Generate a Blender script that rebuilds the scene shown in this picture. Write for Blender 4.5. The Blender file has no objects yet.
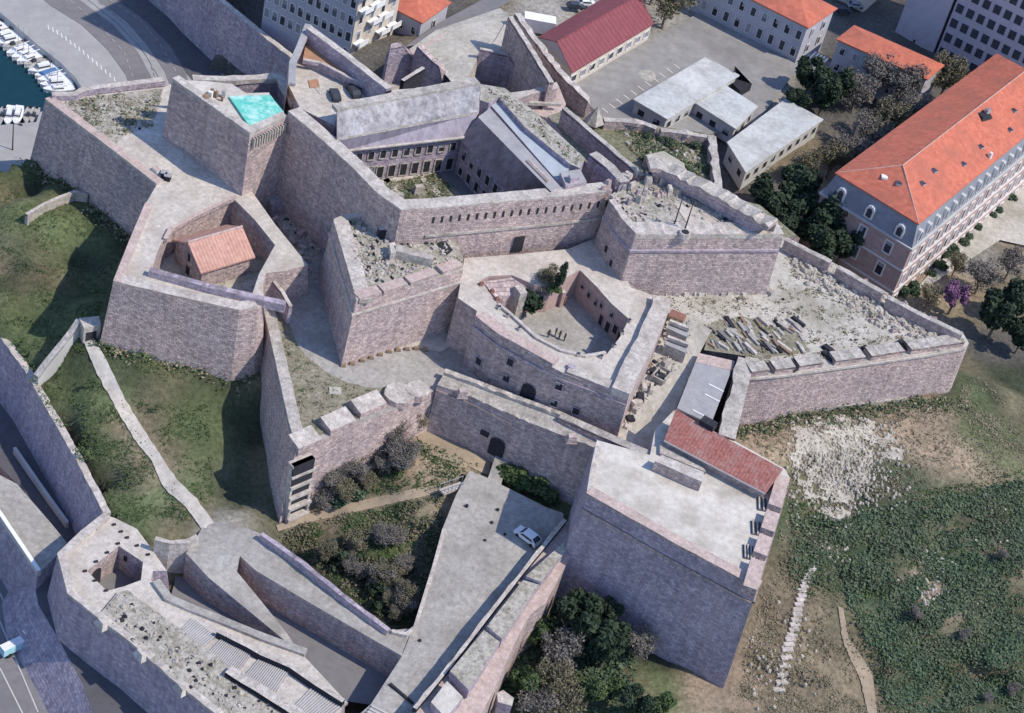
import bpy, math, random
from mathutils import Vector, Matrix, noise
from mathutils.geometry import tessellate_polygon
R = random.Random(7)
sc = bpy.context.scene
C = sc.collection

# ------------------------------------------------------------------ camera
F = 1934.0
PIT = math.radians(40)
NX, NY = -0.2547, 0.9670            # the camera is rolled about 15 degrees
FWD = Vector((0, math.cos(PIT), -math.sin(PIT)))
RT = Vector((1, 0, 0))
UP = Vector((0, math.sin(PIT), math.cos(PIT)))
CAM = Vector((0, 0, 10)) - FWD * 262
cd = bpy.data.cameras.new('camera'); cam = bpy.data.objects.new('camera', cd); C.objects.link(cam)
cx_ = RT * NY - UP * NX
cy_ = RT * NX + UP * NY
m = Matrix((cx_, cy_, -FWD)).transposed().to_4x4(); m.translation = CAM
cam.matrix_world = m
cd.sensor_width = 36; cd.lens = F / 1024 * 36; cd.clip_end = 6000; cd.clip_start = 1
sc.camera = cam

def W(u, v, z=0.0):
    """site survey: plan position of a point seen in the aerial photo, given its height"""
    du, dv = u - 512, v - 356.5
    a = NY * du - NX * dv; b = NX * du + NY * dv
    d = FWD * F + RT * a - UP * b
    t = (z - CAM.z) / d.z
    return CAM + d * t
def WP(pts, z=None):
    return [W(p[0], p[1], p[2] if len(p) > 2 else z) for p in pts]
def hgt(ut, vt, vf, zf):
    """height of the top of a plumb wall whose foot shows at row vf"""
    lo, hi = zf, zf + 60
    for _ in range(40):
        mid = (lo + hi) / 2
        p = W(ut, vt, mid); q = Vector((p.x, p.y, zf)) - CAM
        x, y, d = q.dot(cx_), q.dot(cy_), q.dot(FWD)
        v = 356.5 - F * y / d
        if v < vf: lo = mid
        else: hi = mid
    return lo

# ------------------------------------------------------------------ world & sun
SUN = Vector((1.0, -0.14, 0)).normalized()
EL = math.radians(51)
sunv = Vector((SUN.x * math.cos(EL), SUN.y * math.cos(EL), math.sin(EL)))
w = bpy.data.worlds.new("World"); sc.world = w; w.use_nodes = True
nt = w.node_tree; bg = nt.nodes['Background']
sky = nt.nodes.new('ShaderNodeTexSky'); sky.sky_type = 'NISHITA'; sky.sun_disc = False
sky.sun_elevation = EL; sky.sun_rotation = math.atan2(SUN.x, SUN.y)
sky.air_density = 1.2; sky.dust_density = 0.2; sky.ozone_density = 3.5
tn = nt.nodes.new('ShaderNodeMix'); tn.data_type = 'RGBA'; tn.blend_type = 'MULTIPLY'; tn.inputs[0].default_value = 1; tn.inputs[7].default_value = (1.27, 1.24, 1.40, 1)
nt.links.new(sky.outputs[0], tn.inputs[6]); nt.links.new(tn.outputs[2], bg.inputs[0]); bg.inputs[1].default_value = 0.15
ld = bpy.data.lights.new('sun', 'SUN'); ld.energy = 4.15; ld.angle = math.radians(0.6); ld.color = (1, 0.92, 0.80)
lo = bpy.data.objects.new('sun', ld); C.objects.link(lo)
lo.rotation_euler = sunv.to_track_quat('Z', 'Y').to_euler()
sc.view_settings.view_transform = 'Standard'; sc.view_settings.look = 'None'; sc.view_settings.exposure = 0

# ------------------------------------------------------------------ materials
MATS = {}
def mk(name, c1, c2, s=1.2, c3=None, s3=0.12, k3=0.6, rough=0.9, bump=0.3, course=0.0, streak=0.0, rib=None, attr=False, metal=0.0, speck=0.0, brick=(0.8, 0.36), slab=None, patch=0):
    mt = bpy.data.materials.new(name); mt.use_nodes = True
    n = mt.node_tree.nodes; l = mt.node_tree.links
    bs = n['Principled BSDF']; bs.inputs['Roughness'].default_value = rough; bs.inputs['Metallic'].default_value = metal
    bs.inputs['Specular IOR Level'].default_value = 0.25
    geo = n.new('ShaderNodeNewGeometry')
    def noi(scale, det=4, vec=None, r=0.6):
        t = n.new('ShaderNodeTexNoise'); t.inputs['Scale'].default_value = scale; t.inputs['Detail'].default_value = det
        t.inputs['Roughness'].default_value = r
        l.new(vec or geo.outputs['Position'], t.inputs['Vector']); return t.outputs['Fac']
    def ramp(src, a, b):
        q = n.new('ShaderNodeMapRange'); q.inputs[1].default_value = a; q.inputs[2].default_value = b
        l.new(src, q.inputs[0]); return q.outputs[0]
    def mix(f, A, B, mode='MIX'):
        q = n.new('ShaderNodeMix'); q.data_type = 'RGBA'; q.blend_type = mode
        if isinstance(f, float): q.inputs[0].default_value = f
        else: l.new(f, q.inputs[0])
        for i, X in ((6, A), (7, B)):
            if isinstance(X, tuple): q.inputs[i].default_value = (*X, 1)
            else: l.new(X, q.inputs[i])
        return q.outputs[2]
    fine = noi(s, 6, r=0.7)
    col = mix(ramp(fine, 0.36, 0.64), c1, c2)
    if attr:
        at = n.new('ShaderNodeVertexColor'); at.layer_name = 'tint'
        col = mix(1.0, at.outputs[0], mix(ramp(fine, 0.3, 0.7), (0.55, 0.56, 0.5), (1.5, 1.45, 1.4)), 'MULTIPLY')
    if c3:
        col = mix(ramp(noi(s3, 5, r=0.65), 0.46, 0.66), col, mix(k3, col, c3) if False else c3) if k3 >= 1 else mix(ramp(noi(s3, 5, r=0.65), 0.45, 0.45 + 0.25 / max(k3, .05)), col, c3)
    hsrc = fine
    tv = None
    if course or rib or patch:
        cr = n.new('ShaderNodeVectorMath'); cr.operation = 'CROSS_PRODUCT'
        l.new(geo.outputs['Normal'], cr.inputs[0]); cr.inputs[1].default_value = (0, 0, 1)
        nm = n.new('ShaderNodeVectorMath'); nm.operation = 'NORMALIZE'; l.new(cr.outputs[0], nm.inputs[0])
        dt = n.new('ShaderNodeVectorMath'); dt.operation = 'DOT_PRODUCT'
        l.new(nm.outputs[0], dt.inputs[0]); l.new(geo.outputs['Position'], dt.inputs[1])
        sp = n.new('ShaderNodeSeparateXYZ'); l.new(geo.outputs['Position'], sp.inputs[0])
        cb = n.new('ShaderNodeCombineXYZ'); l.new(dt.outputs['Value'], cb.inputs[0]); l.new(sp.outputs[2], cb.inputs[1])
        tv = cb.outputs[0]
    if course:
        br = n.new('ShaderNodeTexBrick'); l.new(tv, br.inputs['Vector'])
        br.inputs['Scale'].default_value = 1.0; br.inputs['Brick Width'].default_value = brick[0]; br.inputs['Row Height'].default_value = brick[1]
        br.inputs['Mortar Size'].default_value = 0.035; br.inputs['Mortar Smooth'].default_value = 0.6
        br.inputs['Color1'].default_value = (1.2, 1.18, 1.16, 1); br.inputs['Color2'].default_value = (0.70, 0.70, 0.72, 1); br.inputs['Mortar'].default_value = (0.55, 0.53, 0.5, 1)
        col = mix(float(course), col, mix(1.0, col, br.outputs[0], 'MULTIPLY'))
    if patch:
        b2 = n.new('ShaderNodeTexBrick'); l.new(tv, b2.inputs['Vector']); b2.inputs['Scale'].default_value = 1.0; b2.inputs['Brick Width'].default_value = 4.3; b2.inputs['Row Height'].default_value = 2.6
        b2.inputs['Mortar Size'].default_value = 0.0; b2.inputs['Color1'].default_value = (1.14, 1.1, 1.06, 1); b2.inputs['Color2'].default_value = (0.86, 0.86, 0.88, 1)
        nv = n.new('ShaderNodeVectorMath'); nv.operation = 'ADD'
        l.new(tv, nv.inputs[0]); nn_ = n.new('ShaderNodeTexNoise'); nn_.inputs['Scale'].default_value = .8; l.new(geo.outputs['Position'], nn_.inputs['Vector']); l.new(nn_.outputs['Color'], nv.inputs[1]); l.new(nv.outputs[0], b2.inputs['Vector'])
        col = mix(0.45, col, mix(1.0, col, b2.outputs[0], 'MULTIPLY'))
    if slab:
        mp2 = n.new('ShaderNodeMapping'); mp2.inputs['Rotation'].default_value = (0, 0, .55); l.new(geo.outputs['Position'], mp2.inputs[0])
        b3 = n.new('ShaderNodeTexBrick'); l.new(mp2.outputs[0], b3.inputs['Vector']); b3.inputs['Scale'].default_value = 1.0; b3.inputs['Brick Width'].default_value = slab[0]; b3.inputs['Row Height'].default_value = slab[1]
        b3.inputs['Mortar Size'].default_value = 0.02; b3.inputs['Color1'].default_value = (1.05, 1.05, 1.04, 1); b3.inputs['Color2'].default_value = (0.93, 0.93, 0.93, 1); b3.inputs['Mortar'].default_value = (0.8, 0.78, 0.75, 1)
        col = mix(0.75, col, mix(1.0, col, b3.outputs[0], 'MULTIPLY'))
    if rib:
        sx = n.new('ShaderNodeMath'); sx.operation = 'MULTIPLY'; l.new(dt.outputs['Value'], sx.inputs[0]); sx.inputs[1].default_value = 2 * math.pi / rib
        sn = n.new('ShaderNodeMath'); sn.operation = 'SINE'; l.new(sx.outputs[0], sn.inputs[0])
        col = mix(ramp(sn.outputs[0], -1, 1), mix(1.0, col, (0.8, 0.8, 0.8), 'MULTIPLY'), col)
    if streak:
        mp = n.new('ShaderNodeMapping'); mp.inputs['Scale'].default_value = (1.3, 1.3, 0.09); l.new(geo.outputs['Position'], mp.inputs[0])
        f = ramp(noi(1.0, 5, mp.outputs[0], r=.7), 0.42, 0.68)
        col = mix(f, col, mix(float(streak), col, mix(1.0, col, (0.45, 0.43, 0.42), 'MULTIPLY')))
        big = ramp(noi(0.09, 4), 0.3, 0.7)
        col = mix(big, mix(1.0, col, (0.9, 0.91, 0.95), 'MULTIPLY'), mix(1.0, col, (1.1, 1.05, 1.04), 'MULTIPLY'))
    if speck:
        f = ramp(noi(2.6, 4, r=0.85), 0.56, 0.66)
        col = mix(f, col, mix(float(speck), col, (0.03, 0.03, 0.03)))
    l.new(col, bs.inputs['Base Color'])
    if bump:
        b = n.new('ShaderNodeBump'); b.inputs['Strength'].default_value = bump; b.inputs['Distance'].default_value = 0.25
        l.new(hsrc, b.inputs['Height']); l.new(b.outputs[0], bs.inputs['Normal'])
    MATS[name] = mt; return mt
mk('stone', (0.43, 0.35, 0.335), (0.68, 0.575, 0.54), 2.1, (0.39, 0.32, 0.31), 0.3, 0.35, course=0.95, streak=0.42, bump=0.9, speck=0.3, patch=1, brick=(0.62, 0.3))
mk('stone_shade', (0.38, 0.335, 0.39), (0.57, 0.505, 0.56), 1.9, (0.33, 0.295, 0.345), 0.25, 0.35, course=0.85, streak=0.45, bump=0.8, speck=0.25, patch=1, brick=(0.62, 0.34))  # stone again, with the purple-blue of shaded walls put into its colour
mk('stone_pale', (0.38, 0.345, 0.305), (0.62, 0.57, 0.515), 1.9, (0.25, 0.225, 0.19), 0.5, 0.8, course=0.3, bump=0.8, speck=0.45)
mk('coping', (0.42, 0.375, 0.335), (0.66, 0.60, 0.545), 1.8, (0.32, 0.28, 0.24), 0.6, 0.8, bump=0.7, speck=0.4, slab=(1.6, 1.0))
mk('coping_pink', (0.43, 0.33, 0.29), (0.60, 0.48, 0.43), 1.8, (0.34, 0.27, 0.235), 0.6, 0.7, bump=0.6, speck=0.35)
mk('paving', (0.46, 0.415, 0.365), (0.64, 0.585, 0.52), 1.4, (0.38, 0.33, 0.28), 0.22, 0.8, bump=0.5, speck=0.28, slab=(1.3, .8))
mk('paving_white', (0.52, 0.48, 0.42), (0.67, 0.63, 0.565), 1.3, (0.38, 0.335, 0.275), 0.25, 0.85, bump=0.4, speck=0.35, slab=(6, 4))
mk('ramp_paving', (0.30, 0.28, 0.255), (0.44, 0.415, 0.38), 1.4, (0.23, 0.21, 0.18), 0.2, 0.85, bump=0.5, speck=0.25, slab=(5, 3.5))
mk('rough_floor', (0.33, 0.305, 0.25), (0.56, 0.52, 0.455), 1.7, (0.17, 0.155, 0.10), 0.6, 0.75, bump=1.0, speck=0.7)
mk('gravel_floor', (0.42, 0.385, 0.325), (0.60, 0.56, 0.49), 1.3, (0.27, 0.245, 0.18), 0.14, 0.75, bump=0.9, speck=0.35)
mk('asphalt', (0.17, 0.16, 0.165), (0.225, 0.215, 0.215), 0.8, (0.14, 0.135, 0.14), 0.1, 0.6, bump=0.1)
mk('asphalt_shade_dark', (0.09, 0.088, 0.095), (0.125, 0.12, 0.13), 0.8, (0.07, 0.07, 0.08), 0.1, 0.6, bump=0.1)  # dark asphalt; also paints shadow into lane and ditch floors
mk('parking', (0.25, 0.24, 0.225), (0.33, 0.315, 0.295), 0.5, (0.18, 0.165, 0.15), 0.07, 0.8, bump=0.1, speck=0.1)
mk('quay', (0.32, 0.31, 0.30), (0.38, 0.37, 0.355), 0.5, (0.28, 0.27, 0.265), 0.12, 0.6, bump=0.1)
mk('grass_top', (0.20, 0.18, 0.125), (0.36, 0.325, 0.25), 1.6, (0.15, 0.15, 0.085), 0.3, 0.7, bump=1.0, speck=0.5)
mk('grass_court', (0.11, 0.115, 0.06), (0.25, 0.235, 0.15), 1.6, (0.42, 0.38, 0.31), 0.35, 0.8, bump=1.0, speck=0.5)
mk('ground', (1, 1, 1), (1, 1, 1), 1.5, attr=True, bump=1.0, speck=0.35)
mk('track', (0.44, 0.40, 0.35), (0.60, 0.56, 0.50), 1.3, (0.34, 0.30, 0.25), 0.25, 0.7, bump=0.5, speck=0.2)
mk('dirt', (0.30, 0.235, 0.165), (0.40, 0.32, 0.23), 1.2, (0.2, 0.17, 0.1), 0.3, 0.5, bump=0.5)
mk('dirt_orange', (0.36, 0.19, 0.11), (0.46, 0.26, 0.155), 1.2, (0.3, 0.2, 0.14), 0.4, 0.5, bump=0.5)
mk('limestone', (0.43, 0.39, 0.32), (0.62, 0.57, 0.485), 1.8, (0.24, 0.195, 0.135), 0.8, 0.7, bump=1.0, speck=0.5)
mk('tile_red', (0.27, 0.10, 0.085), (0.46, 0.19, 0.155), 2.1, (0.42, 0.31, 0.28), 0.5, 0.7, bump=0.6, rib=0.45, speck=0.35)
mk('tile_orange', (0.44, 0.125, 0.08), (0.60, 0.19, 0.12), 1.1, (0.36, 0.13, 0.09), 0.2, 0.8, bump=0.3, speck=.12)
mk('tile_maroon', (0.235, 0.07, 0.082), (0.285, 0.09, 0.10), 0.8, (0.21, 0.07, 0.085), 0.12, 0.5, bump=0.15, rib=1.1)
mk('tile_pink', (0.50, 0.27, 0.21), (0.66, 0.40, 0.32), 1.8, (0.42, 0.24, 0.2), 0.6, 0.5, bump=0.5, rib=0.5)
mk('roof_grey', (0.33, 0.33, 0.325), (0.41, 0.405, 0.40), 1.0, (0.26, 0.255, 0.25), 0.25, 0.6, bump=0.2, streak=0.3)
mk('roof_slab', (0.33, 0.33, 0.34), (0.46, 0.455, 0.455), 1.1, (0.16, 0.15, 0.16), 0.5, 0.7, bump=0.3, streak=0.8)
mk('roof_bluish', (0.36, 0.40, 0.43), (0.44, 0.48, 0.51), 0.7, (0.32, 0.35, 0.38), 0.3, 0.5, bump=0.1)
mk('roof_white', (0.50, 0.52, 0.49), (0.60, 0.62, 0.585), 0.5, (0.33, 0.33, 0.29), 0.14, 0.85, bump=0.05, streak=0.4, speck=.1)
mk('mansard', (0.20, 0.215, 0.25), (0.27, 0.285, 0.32), 1.2, (0.17, 0.18, 0.2), 0.3, 0.5, bump=0.2)
mk('facade_pink', (0.42, 0.30, 0.27), (0.50, 0.37, 0.335), 1.4, (0.36, 0.27, 0.25), 0.25, 0.5, course=0.3, bump=0.2, brick=(1.0, 0.45))
mk('facade_blue', (0.42, 0.42, 0.47), (0.49, 0.49, 0.53), 0.9, (0.36, 0.36, 0.41), 0.2, 0.5, bump=0.1)
mk('facade_cream', (0.55, 0.5, 0.42), (0.64, 0.58, 0.5), 0.9, (0.46, 0.42, 0.36), 0.2, 0.5, bump=0.1)
mk('facade_lilac', (0.42, 0.38, 0.43), (0.49, 0.445, 0.495), 0.8, (0.37, 0.33, 0.38), 0.1, 0.5, bump=0.1)
mk('lilac_wall', (0.34, 0.315, 0.36), (0.42, 0.385, 0.435), 1.2, (0.27, 0.25, 0.28), 0.3, 0.7, bump=0.2, streak=0.6, speck=.2)
mk('concrete', (0.46, 0.45, 0.43), (0.55, 0.54, 0.515), 1.0, (0.38, 0.36, 0.34), 0.25, 0.6, bump=0.2)
mk('white_paint', (0.74, 0.74, 0.72), (0.82, 0.82, 0.8), 2.0, bump=0, rough=0.5)
mk('boat_white', (0.66, 0.67, 0.68), (0.8, 0.8, 0.8), 1.2, bump=0, rough=0.35)
mk('boat_blue', (0.06, 0.16, 0.33), (0.09, 0.2, 0.38), 2.0, bump=0, rough=0.5)
mk('teal_net', (0.09, 0.47, 0.38), (0.2, 0.6, 0.5), 0.7, (0.55, 0.74, 0.68), 0.35, 1.0, bump=0.4)
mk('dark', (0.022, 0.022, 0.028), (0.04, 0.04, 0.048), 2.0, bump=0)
mk('glass', (0.035, 0.04, 0.055), (0.07, 0.075, 0.09), 2.0, bump=0, rough=0.25)
mk('glass_pale', (0.10, 0.12, 0.15), (0.16, 0.18, 0.21), 2.0, bump=0, rough=0.25)
mk('shutter', (0.24, 0.25, 0.27), (0.32, 0.33, 0.35), 2.0, bump=0)
mk('frame_white', (0.62, 0.60, 0.57), (0.72, 0.70, 0.67), 2.0, bump=0)
mk('metal_grey', (0.3, 0.3, 0.31), (0.38, 0.38, 0.39), 2.0, bump=0, rough=0.5)
mk('wood', (0.20, 0.13, 0.08), (0.33, 0.23, 0.15), 2.5, bump=0.4)
mk('wood_grey', (0.30, 0.28, 0.25), (0.44, 0.42, 0.38), 2.5, bump=0.4)
mk('rust', (0.20, 0.10, 0.08), (0.30, 0.15, 0.12), 2.0, bump=0.3)
mk('car_white', (0.72, 0.73, 0.74), (0.78, 0.79, 0.8), 1.0, bump=0, rough=0.3)
mk('car_dark', (0.04, 0.045, 0.06), (0.06, 0.065, 0.085), 1.0, bump=0, rough=0.3)
mk('car_grey', (0.3, 0.31, 0.33), (0.36, 0.37, 0.39), 1.0, bump=0, rough=0.3)
mk('truck_teal', (0.28, 0.50, 0.55), (0.4, 0.6, 0.64), 1.0, bump=0, rough=0.4)
mk('rubber', (0.02, 0.02, 0.02), (0.035, 0.035, 0.035), 2, bump=0)
mk('bark', (0.14, 0.11, 0.085), (0.23, 0.19, 0.15), 3, bump=0.4)
mk('bare_twig', (0.15, 0.135, 0.12), (0.25, 0.225, 0.2), 0.8, (0.13, 0.13, 0.10), 0.4, 0.5, bump=0)
mk('bare_olive', (0.13, 0.12, 0.075), (0.24, 0.21, 0.14), 0.8, (0.1, 0.1, 0.06), 0.4, 0.5, bump=0)
mk('leaf_dark', (0.022, 0.038, 0.022), (0.055, 0.082, 0.045), 0.7, (0.03, 0.04, 0.03), 0.5, 0.5, bump=0)
mk('leaf_mid', (0.05, 0.085, 0.03), (0.105, 0.145, 0.06), 0.7, (0.04, 0.06, 0.03), 0.5, 0.5, bump=0)
mk('leaf_scrub', (0.05, 0.088, 0.052), (0.125, 0.175, 0.10), 0.6, (0.15, 0.145, 0.09), 0.12, 0.6, bump=0)
mk('leaf_purple', (0.17, 0.08, 0.16), (0.27, 0.14, 0.25), 0.8, bump=0)
mk('dry_grass', (0.22, 0.185, 0.12), (0.36, 0.31, 0.22), 0.6, (0.1, 0.11, 0.06), 0.25, 0.5, bump=0)
wm = mk('water', (0.006, 0.035, 0.05), (0.008, 0.045, 0.06), 0.3, bump=0, rough=0.16)
M = MATS

# ------------------------------------------------------------------ mesh builder
def area2(p):
    return sum(p[i].x * p[(i + 1) % len(p)].y - p[(i + 1) % len(p)].x * p[i].y for i in range(len(p))) / 2
def offset(pts, d, closed=True):
    """outward (for CCW) mitred offset in plan"""
    n = len(pts); out = []
    for i in range(n):
        a = pts[i - 1] if (closed or i > 0) else None
        b = pts[i]; c = pts[(i + 1) % n] if (closed or i < n - 1) else None
        def nrm(p, q):
            t = Vector((q.x - p.x, q.y - p.y)); t.normalize(); return Vector((t.y, -t.x))
        if a is None: k = nrm(b, c)
        elif c is None: k = nrm(a, b)
        else:
            n1, n2 = nrm(a, b), nrm(b, c); k = n1 + n2
            if k.length < 1e-4: k = n1
            k.normalize(); k = k / max(0.45, k.dot(n1))
        out.append(Vector((b.x + k.x * d, b.y + k.y * d, b.z)))
    return out
class MB:
    def __init__(s): s.v = []; s.f = []; s.m = []; s.mats = []
    def mi(s, m):
        if m not in s.mats: s.mats.append(m)
        return s.mats.index(m)
    def face(s, pts, m):
        i = len(s.v); s.v += [tuple(p) for p in pts]; s.f.append(tuple(range(i, i + len(pts)))); s.m.append(s.mi(m)); return s
    def cap(s, rings, m, flip=False):
        base = []; allp = []
        for r in rings: allp += r
        i = len(s.v); s.v += [tuple(p) for p in allp]
        for t in tessellate_polygon([[Vector((p.x, p.y, 0)) for p in r] for r in rings]):
            a, b, c = t
            ar = (allp[b].x - allp[a].x) * (allp[c].y - allp[a].y) - (allp[c].x - allp[a].x) * (allp[b].y - allp[a].y)
            if (ar < 0) != flip: a, c = c, a
            s.f.append((i + a, i + b, i + c)); s.m.append(s.mi(m))
        return s
    def sides(s, top, bot, m, inward=False):
        n = len(top)
        for i in range(n):
            j = (i + 1) % n
            q = [top[i], bot[i], bot[j], top[j]]
            if inward: q.reverse()
            s.face(q, m)
        return s
    def prism(s, pts, zb, mt, ms, batter=0.0, top=True):
        if area2(pts) < 0: pts = pts[::-1]
        h = [p.z - zb for p in pts]
        bot = offset(pts, batter * (sum(h) / len(h))) if batter else [p.copy() for p in pts]
        bot = [Vector((p.x, p.y, zb)) for p in bot]
        s.sides(pts, bot, ms)
        if top: s.cap([pts], mt)
        return s
    def box(s, c, sx, sy, sz, m, rz=0.0, mt=None, taper=0.0):
        """c = centre of the base"""
        co, si = math.cos(rz), math.sin(rz)
        def P(x, y, z): return Vector((c[0] + x * co - y * si, c[1] + x * si + y * co, c[2] + z))
        b = [P(x * sx / 2, y * sy / 2, 0) for x, y in ((-1, -1), (1, -1), (1, 1), (-1, 1))]
        t = [P(x * (sx / 2 - taper), y * (sy / 2 - taper), sz) for x, y in ((-1, -1), (1, -1), (1, 1), (-1, 1))]
        s.sides(t, b, m); s.face(t, mt or m); s.face(b[::-1], m); return s
    def tube(s, path, r0, r1, m, n=6):
        rings = []
        for i, p in enumerate(path):
            p = Vector(p); q = Vector(path[min(i + 1, len(path) - 1)]) - Vector(path[max(i - 1, 0)])
            q.normalize(); a = q.orthogonal().normalized(); b = q.cross(a)
            r = r0 + (r1 - r0) * i / max(1, len(path) - 1)
            rings.append([p + a * math.cos(t * 2 * math.pi / n) * r + b * math.sin(t * 2 * math.pi / n) * r for t in range(n)])
        for A, B in zip(rings, rings[1:]):
            for i in range(n): s.face([A[i], A[(i + 1) % n], B[(i + 1) % n], B[i]], m)
        s.face(rings[-1], m); s.face(rings[0][::-1], m)
        return s
    def build(s, name, parent=None, smooth=False, loc=None):
        o0 = Vector((0, 0, 0))
        if parent is not None and loc is None:
            p = parent; 
            while p is not None: o0 = o0 + p.location; p = p.parent
        me = bpy.data.meshes.new(name)
        base = loc if loc is not None else (o0 if parent is not None else Vector((0, 0, 0)))
        me.from_pydata([(a - base.x, b - base.y, c - base.z) for a, b, c in s.v], [], s.f)
        for m in s.mats: me.materials.append(M[m])
        for p, mi in zip(me.polygons, s.m): p.material_index = mi; p.use_smooth = smooth
        o = bpy.data.objects.new(name, me); C.objects.link(o)
        if parent is not None: o.parent = parent
        elif loc is not None: o.location = loc
        return o
def tag(o, label=None, cat=None, group=None, kind=None):
    if label: o['label'] = label
    if cat: o['category'] = cat
    if group: o['group'] = group
    if kind: o['kind'] = kind
    return o
def thing(name, label, cat, loc, group=None, rz=0):
    o = bpy.data.objects.new(name, None); C.objects.link(o); o.location = Vector(loc); o.rotation_euler.z = rz
    o.empty_display_size = 0.5
    return tag(o, label, cat, group)
def solo(mb, name, label, cat, group=None, kind=None):
    pts = mb.v; c = Vector((sum(p[0] for p in pts) / len(pts), sum(p[1] for p in pts) / len(pts), min(p[2] for p in pts)))
    return tag(mb.build(name, None, loc=c), label, cat, group, kind)
def copy_tree(o, parent=None):
    c = o.copy(); C.objects.link(c); c.parent = parent
    for ch in o.children: copy_tree(ch, c)
    return c
def cen(pts, z=0):
    return Vector((sum(p.x for p in pts) / len(pts), sum(p.y for p in pts) / len(pts), z))
def rock(mb, c, s, m='limestone', lo=.5):
    n = 7; rz = R.uniform(0, 6); 
    base = [Vector((c[0] + s * math.cos(rz + k * 6.283 / n) * R.uniform(.7, 1.1), c[1] + s * math.sin(rz + k * 6.283 / n) * R.uniform(.6, 1.0), c[2] - .15)) for k in range(n)]
    mid = [p * 1 + Vector((0, 0, s * R.uniform(.5, .9))) for p in base]
    top = [Vector((c[0] + (p.x - c[0]) * .55, c[1] + (p.y - c[1]) * .55, c[2] + s * R.uniform(.8, 1.1))) for p in base]
    mb.sides(mid, base, m); mb.sides(top, mid, m); mb.face(top, m)
def rough_band(mb, path, w, z0, dz, m, mside=None, amp=0.10, step=1.6, side=1, gaps=0.0):
    """strip of worn masonry along an open path; w wide towards the left of the path (side=1)"""
    amp *= 1.5; step *= .7; pts = []
    for a, b in zip(path, path[1:]):
        n = max(1, int((b - a).length / step))
        for i in range(n): pts.append(a.lerp(b, i / n))
    pts.append(path[-1])
    inn = offset(pts, -w * side, closed=False)
    z = lambda p, k: (p.z if z0 is None else z0)
    T = []; B = []
    for i, (p, q) in enumerate(zip(pts, inn)):
        j1 = 0 if i in (0, len(pts) - 1) else R.uniform(-amp, amp); 
        zt = (p.z if z0 is None else z0) + dz
        T.append((Vector((p.x, p.y, zt + j1 * 0.7)), Vector((q.x + j1, q.y - j1, zt + j1 * 0.7))))
        zb = (p.z if z0 is None else z0) - 0.3
        B.append((Vector((p.x, p.y, zb)), Vector((q.x + j1, q.y - j1, zb))))
    ms = mside or m
    def q4(a, b, c, d, mm): mb.face([a, b, c, d] if side == 1 else [d, c, b, a], mm)
    for i in range(len(T) - 1):
        q4(T[i][0], T[i + 1][0], T[i + 1][1], T[i][1], m)
        q4(B[i][0], B[i + 1][0], T[i + 1][0], T[i][0], ms)
        q4(T[i][1], T[i + 1][1], B[i + 1][1], B[i][1], ms)
    q4(T[0][0], T[0][1], B[0][1], B[0][0], ms); q4(T[-1][1], T[-1][0], B[-1][0], B[-1][1], ms)
    return mb
def ccw(pts): return pts if area2(pts) > 0 else pts[::-1]

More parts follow.
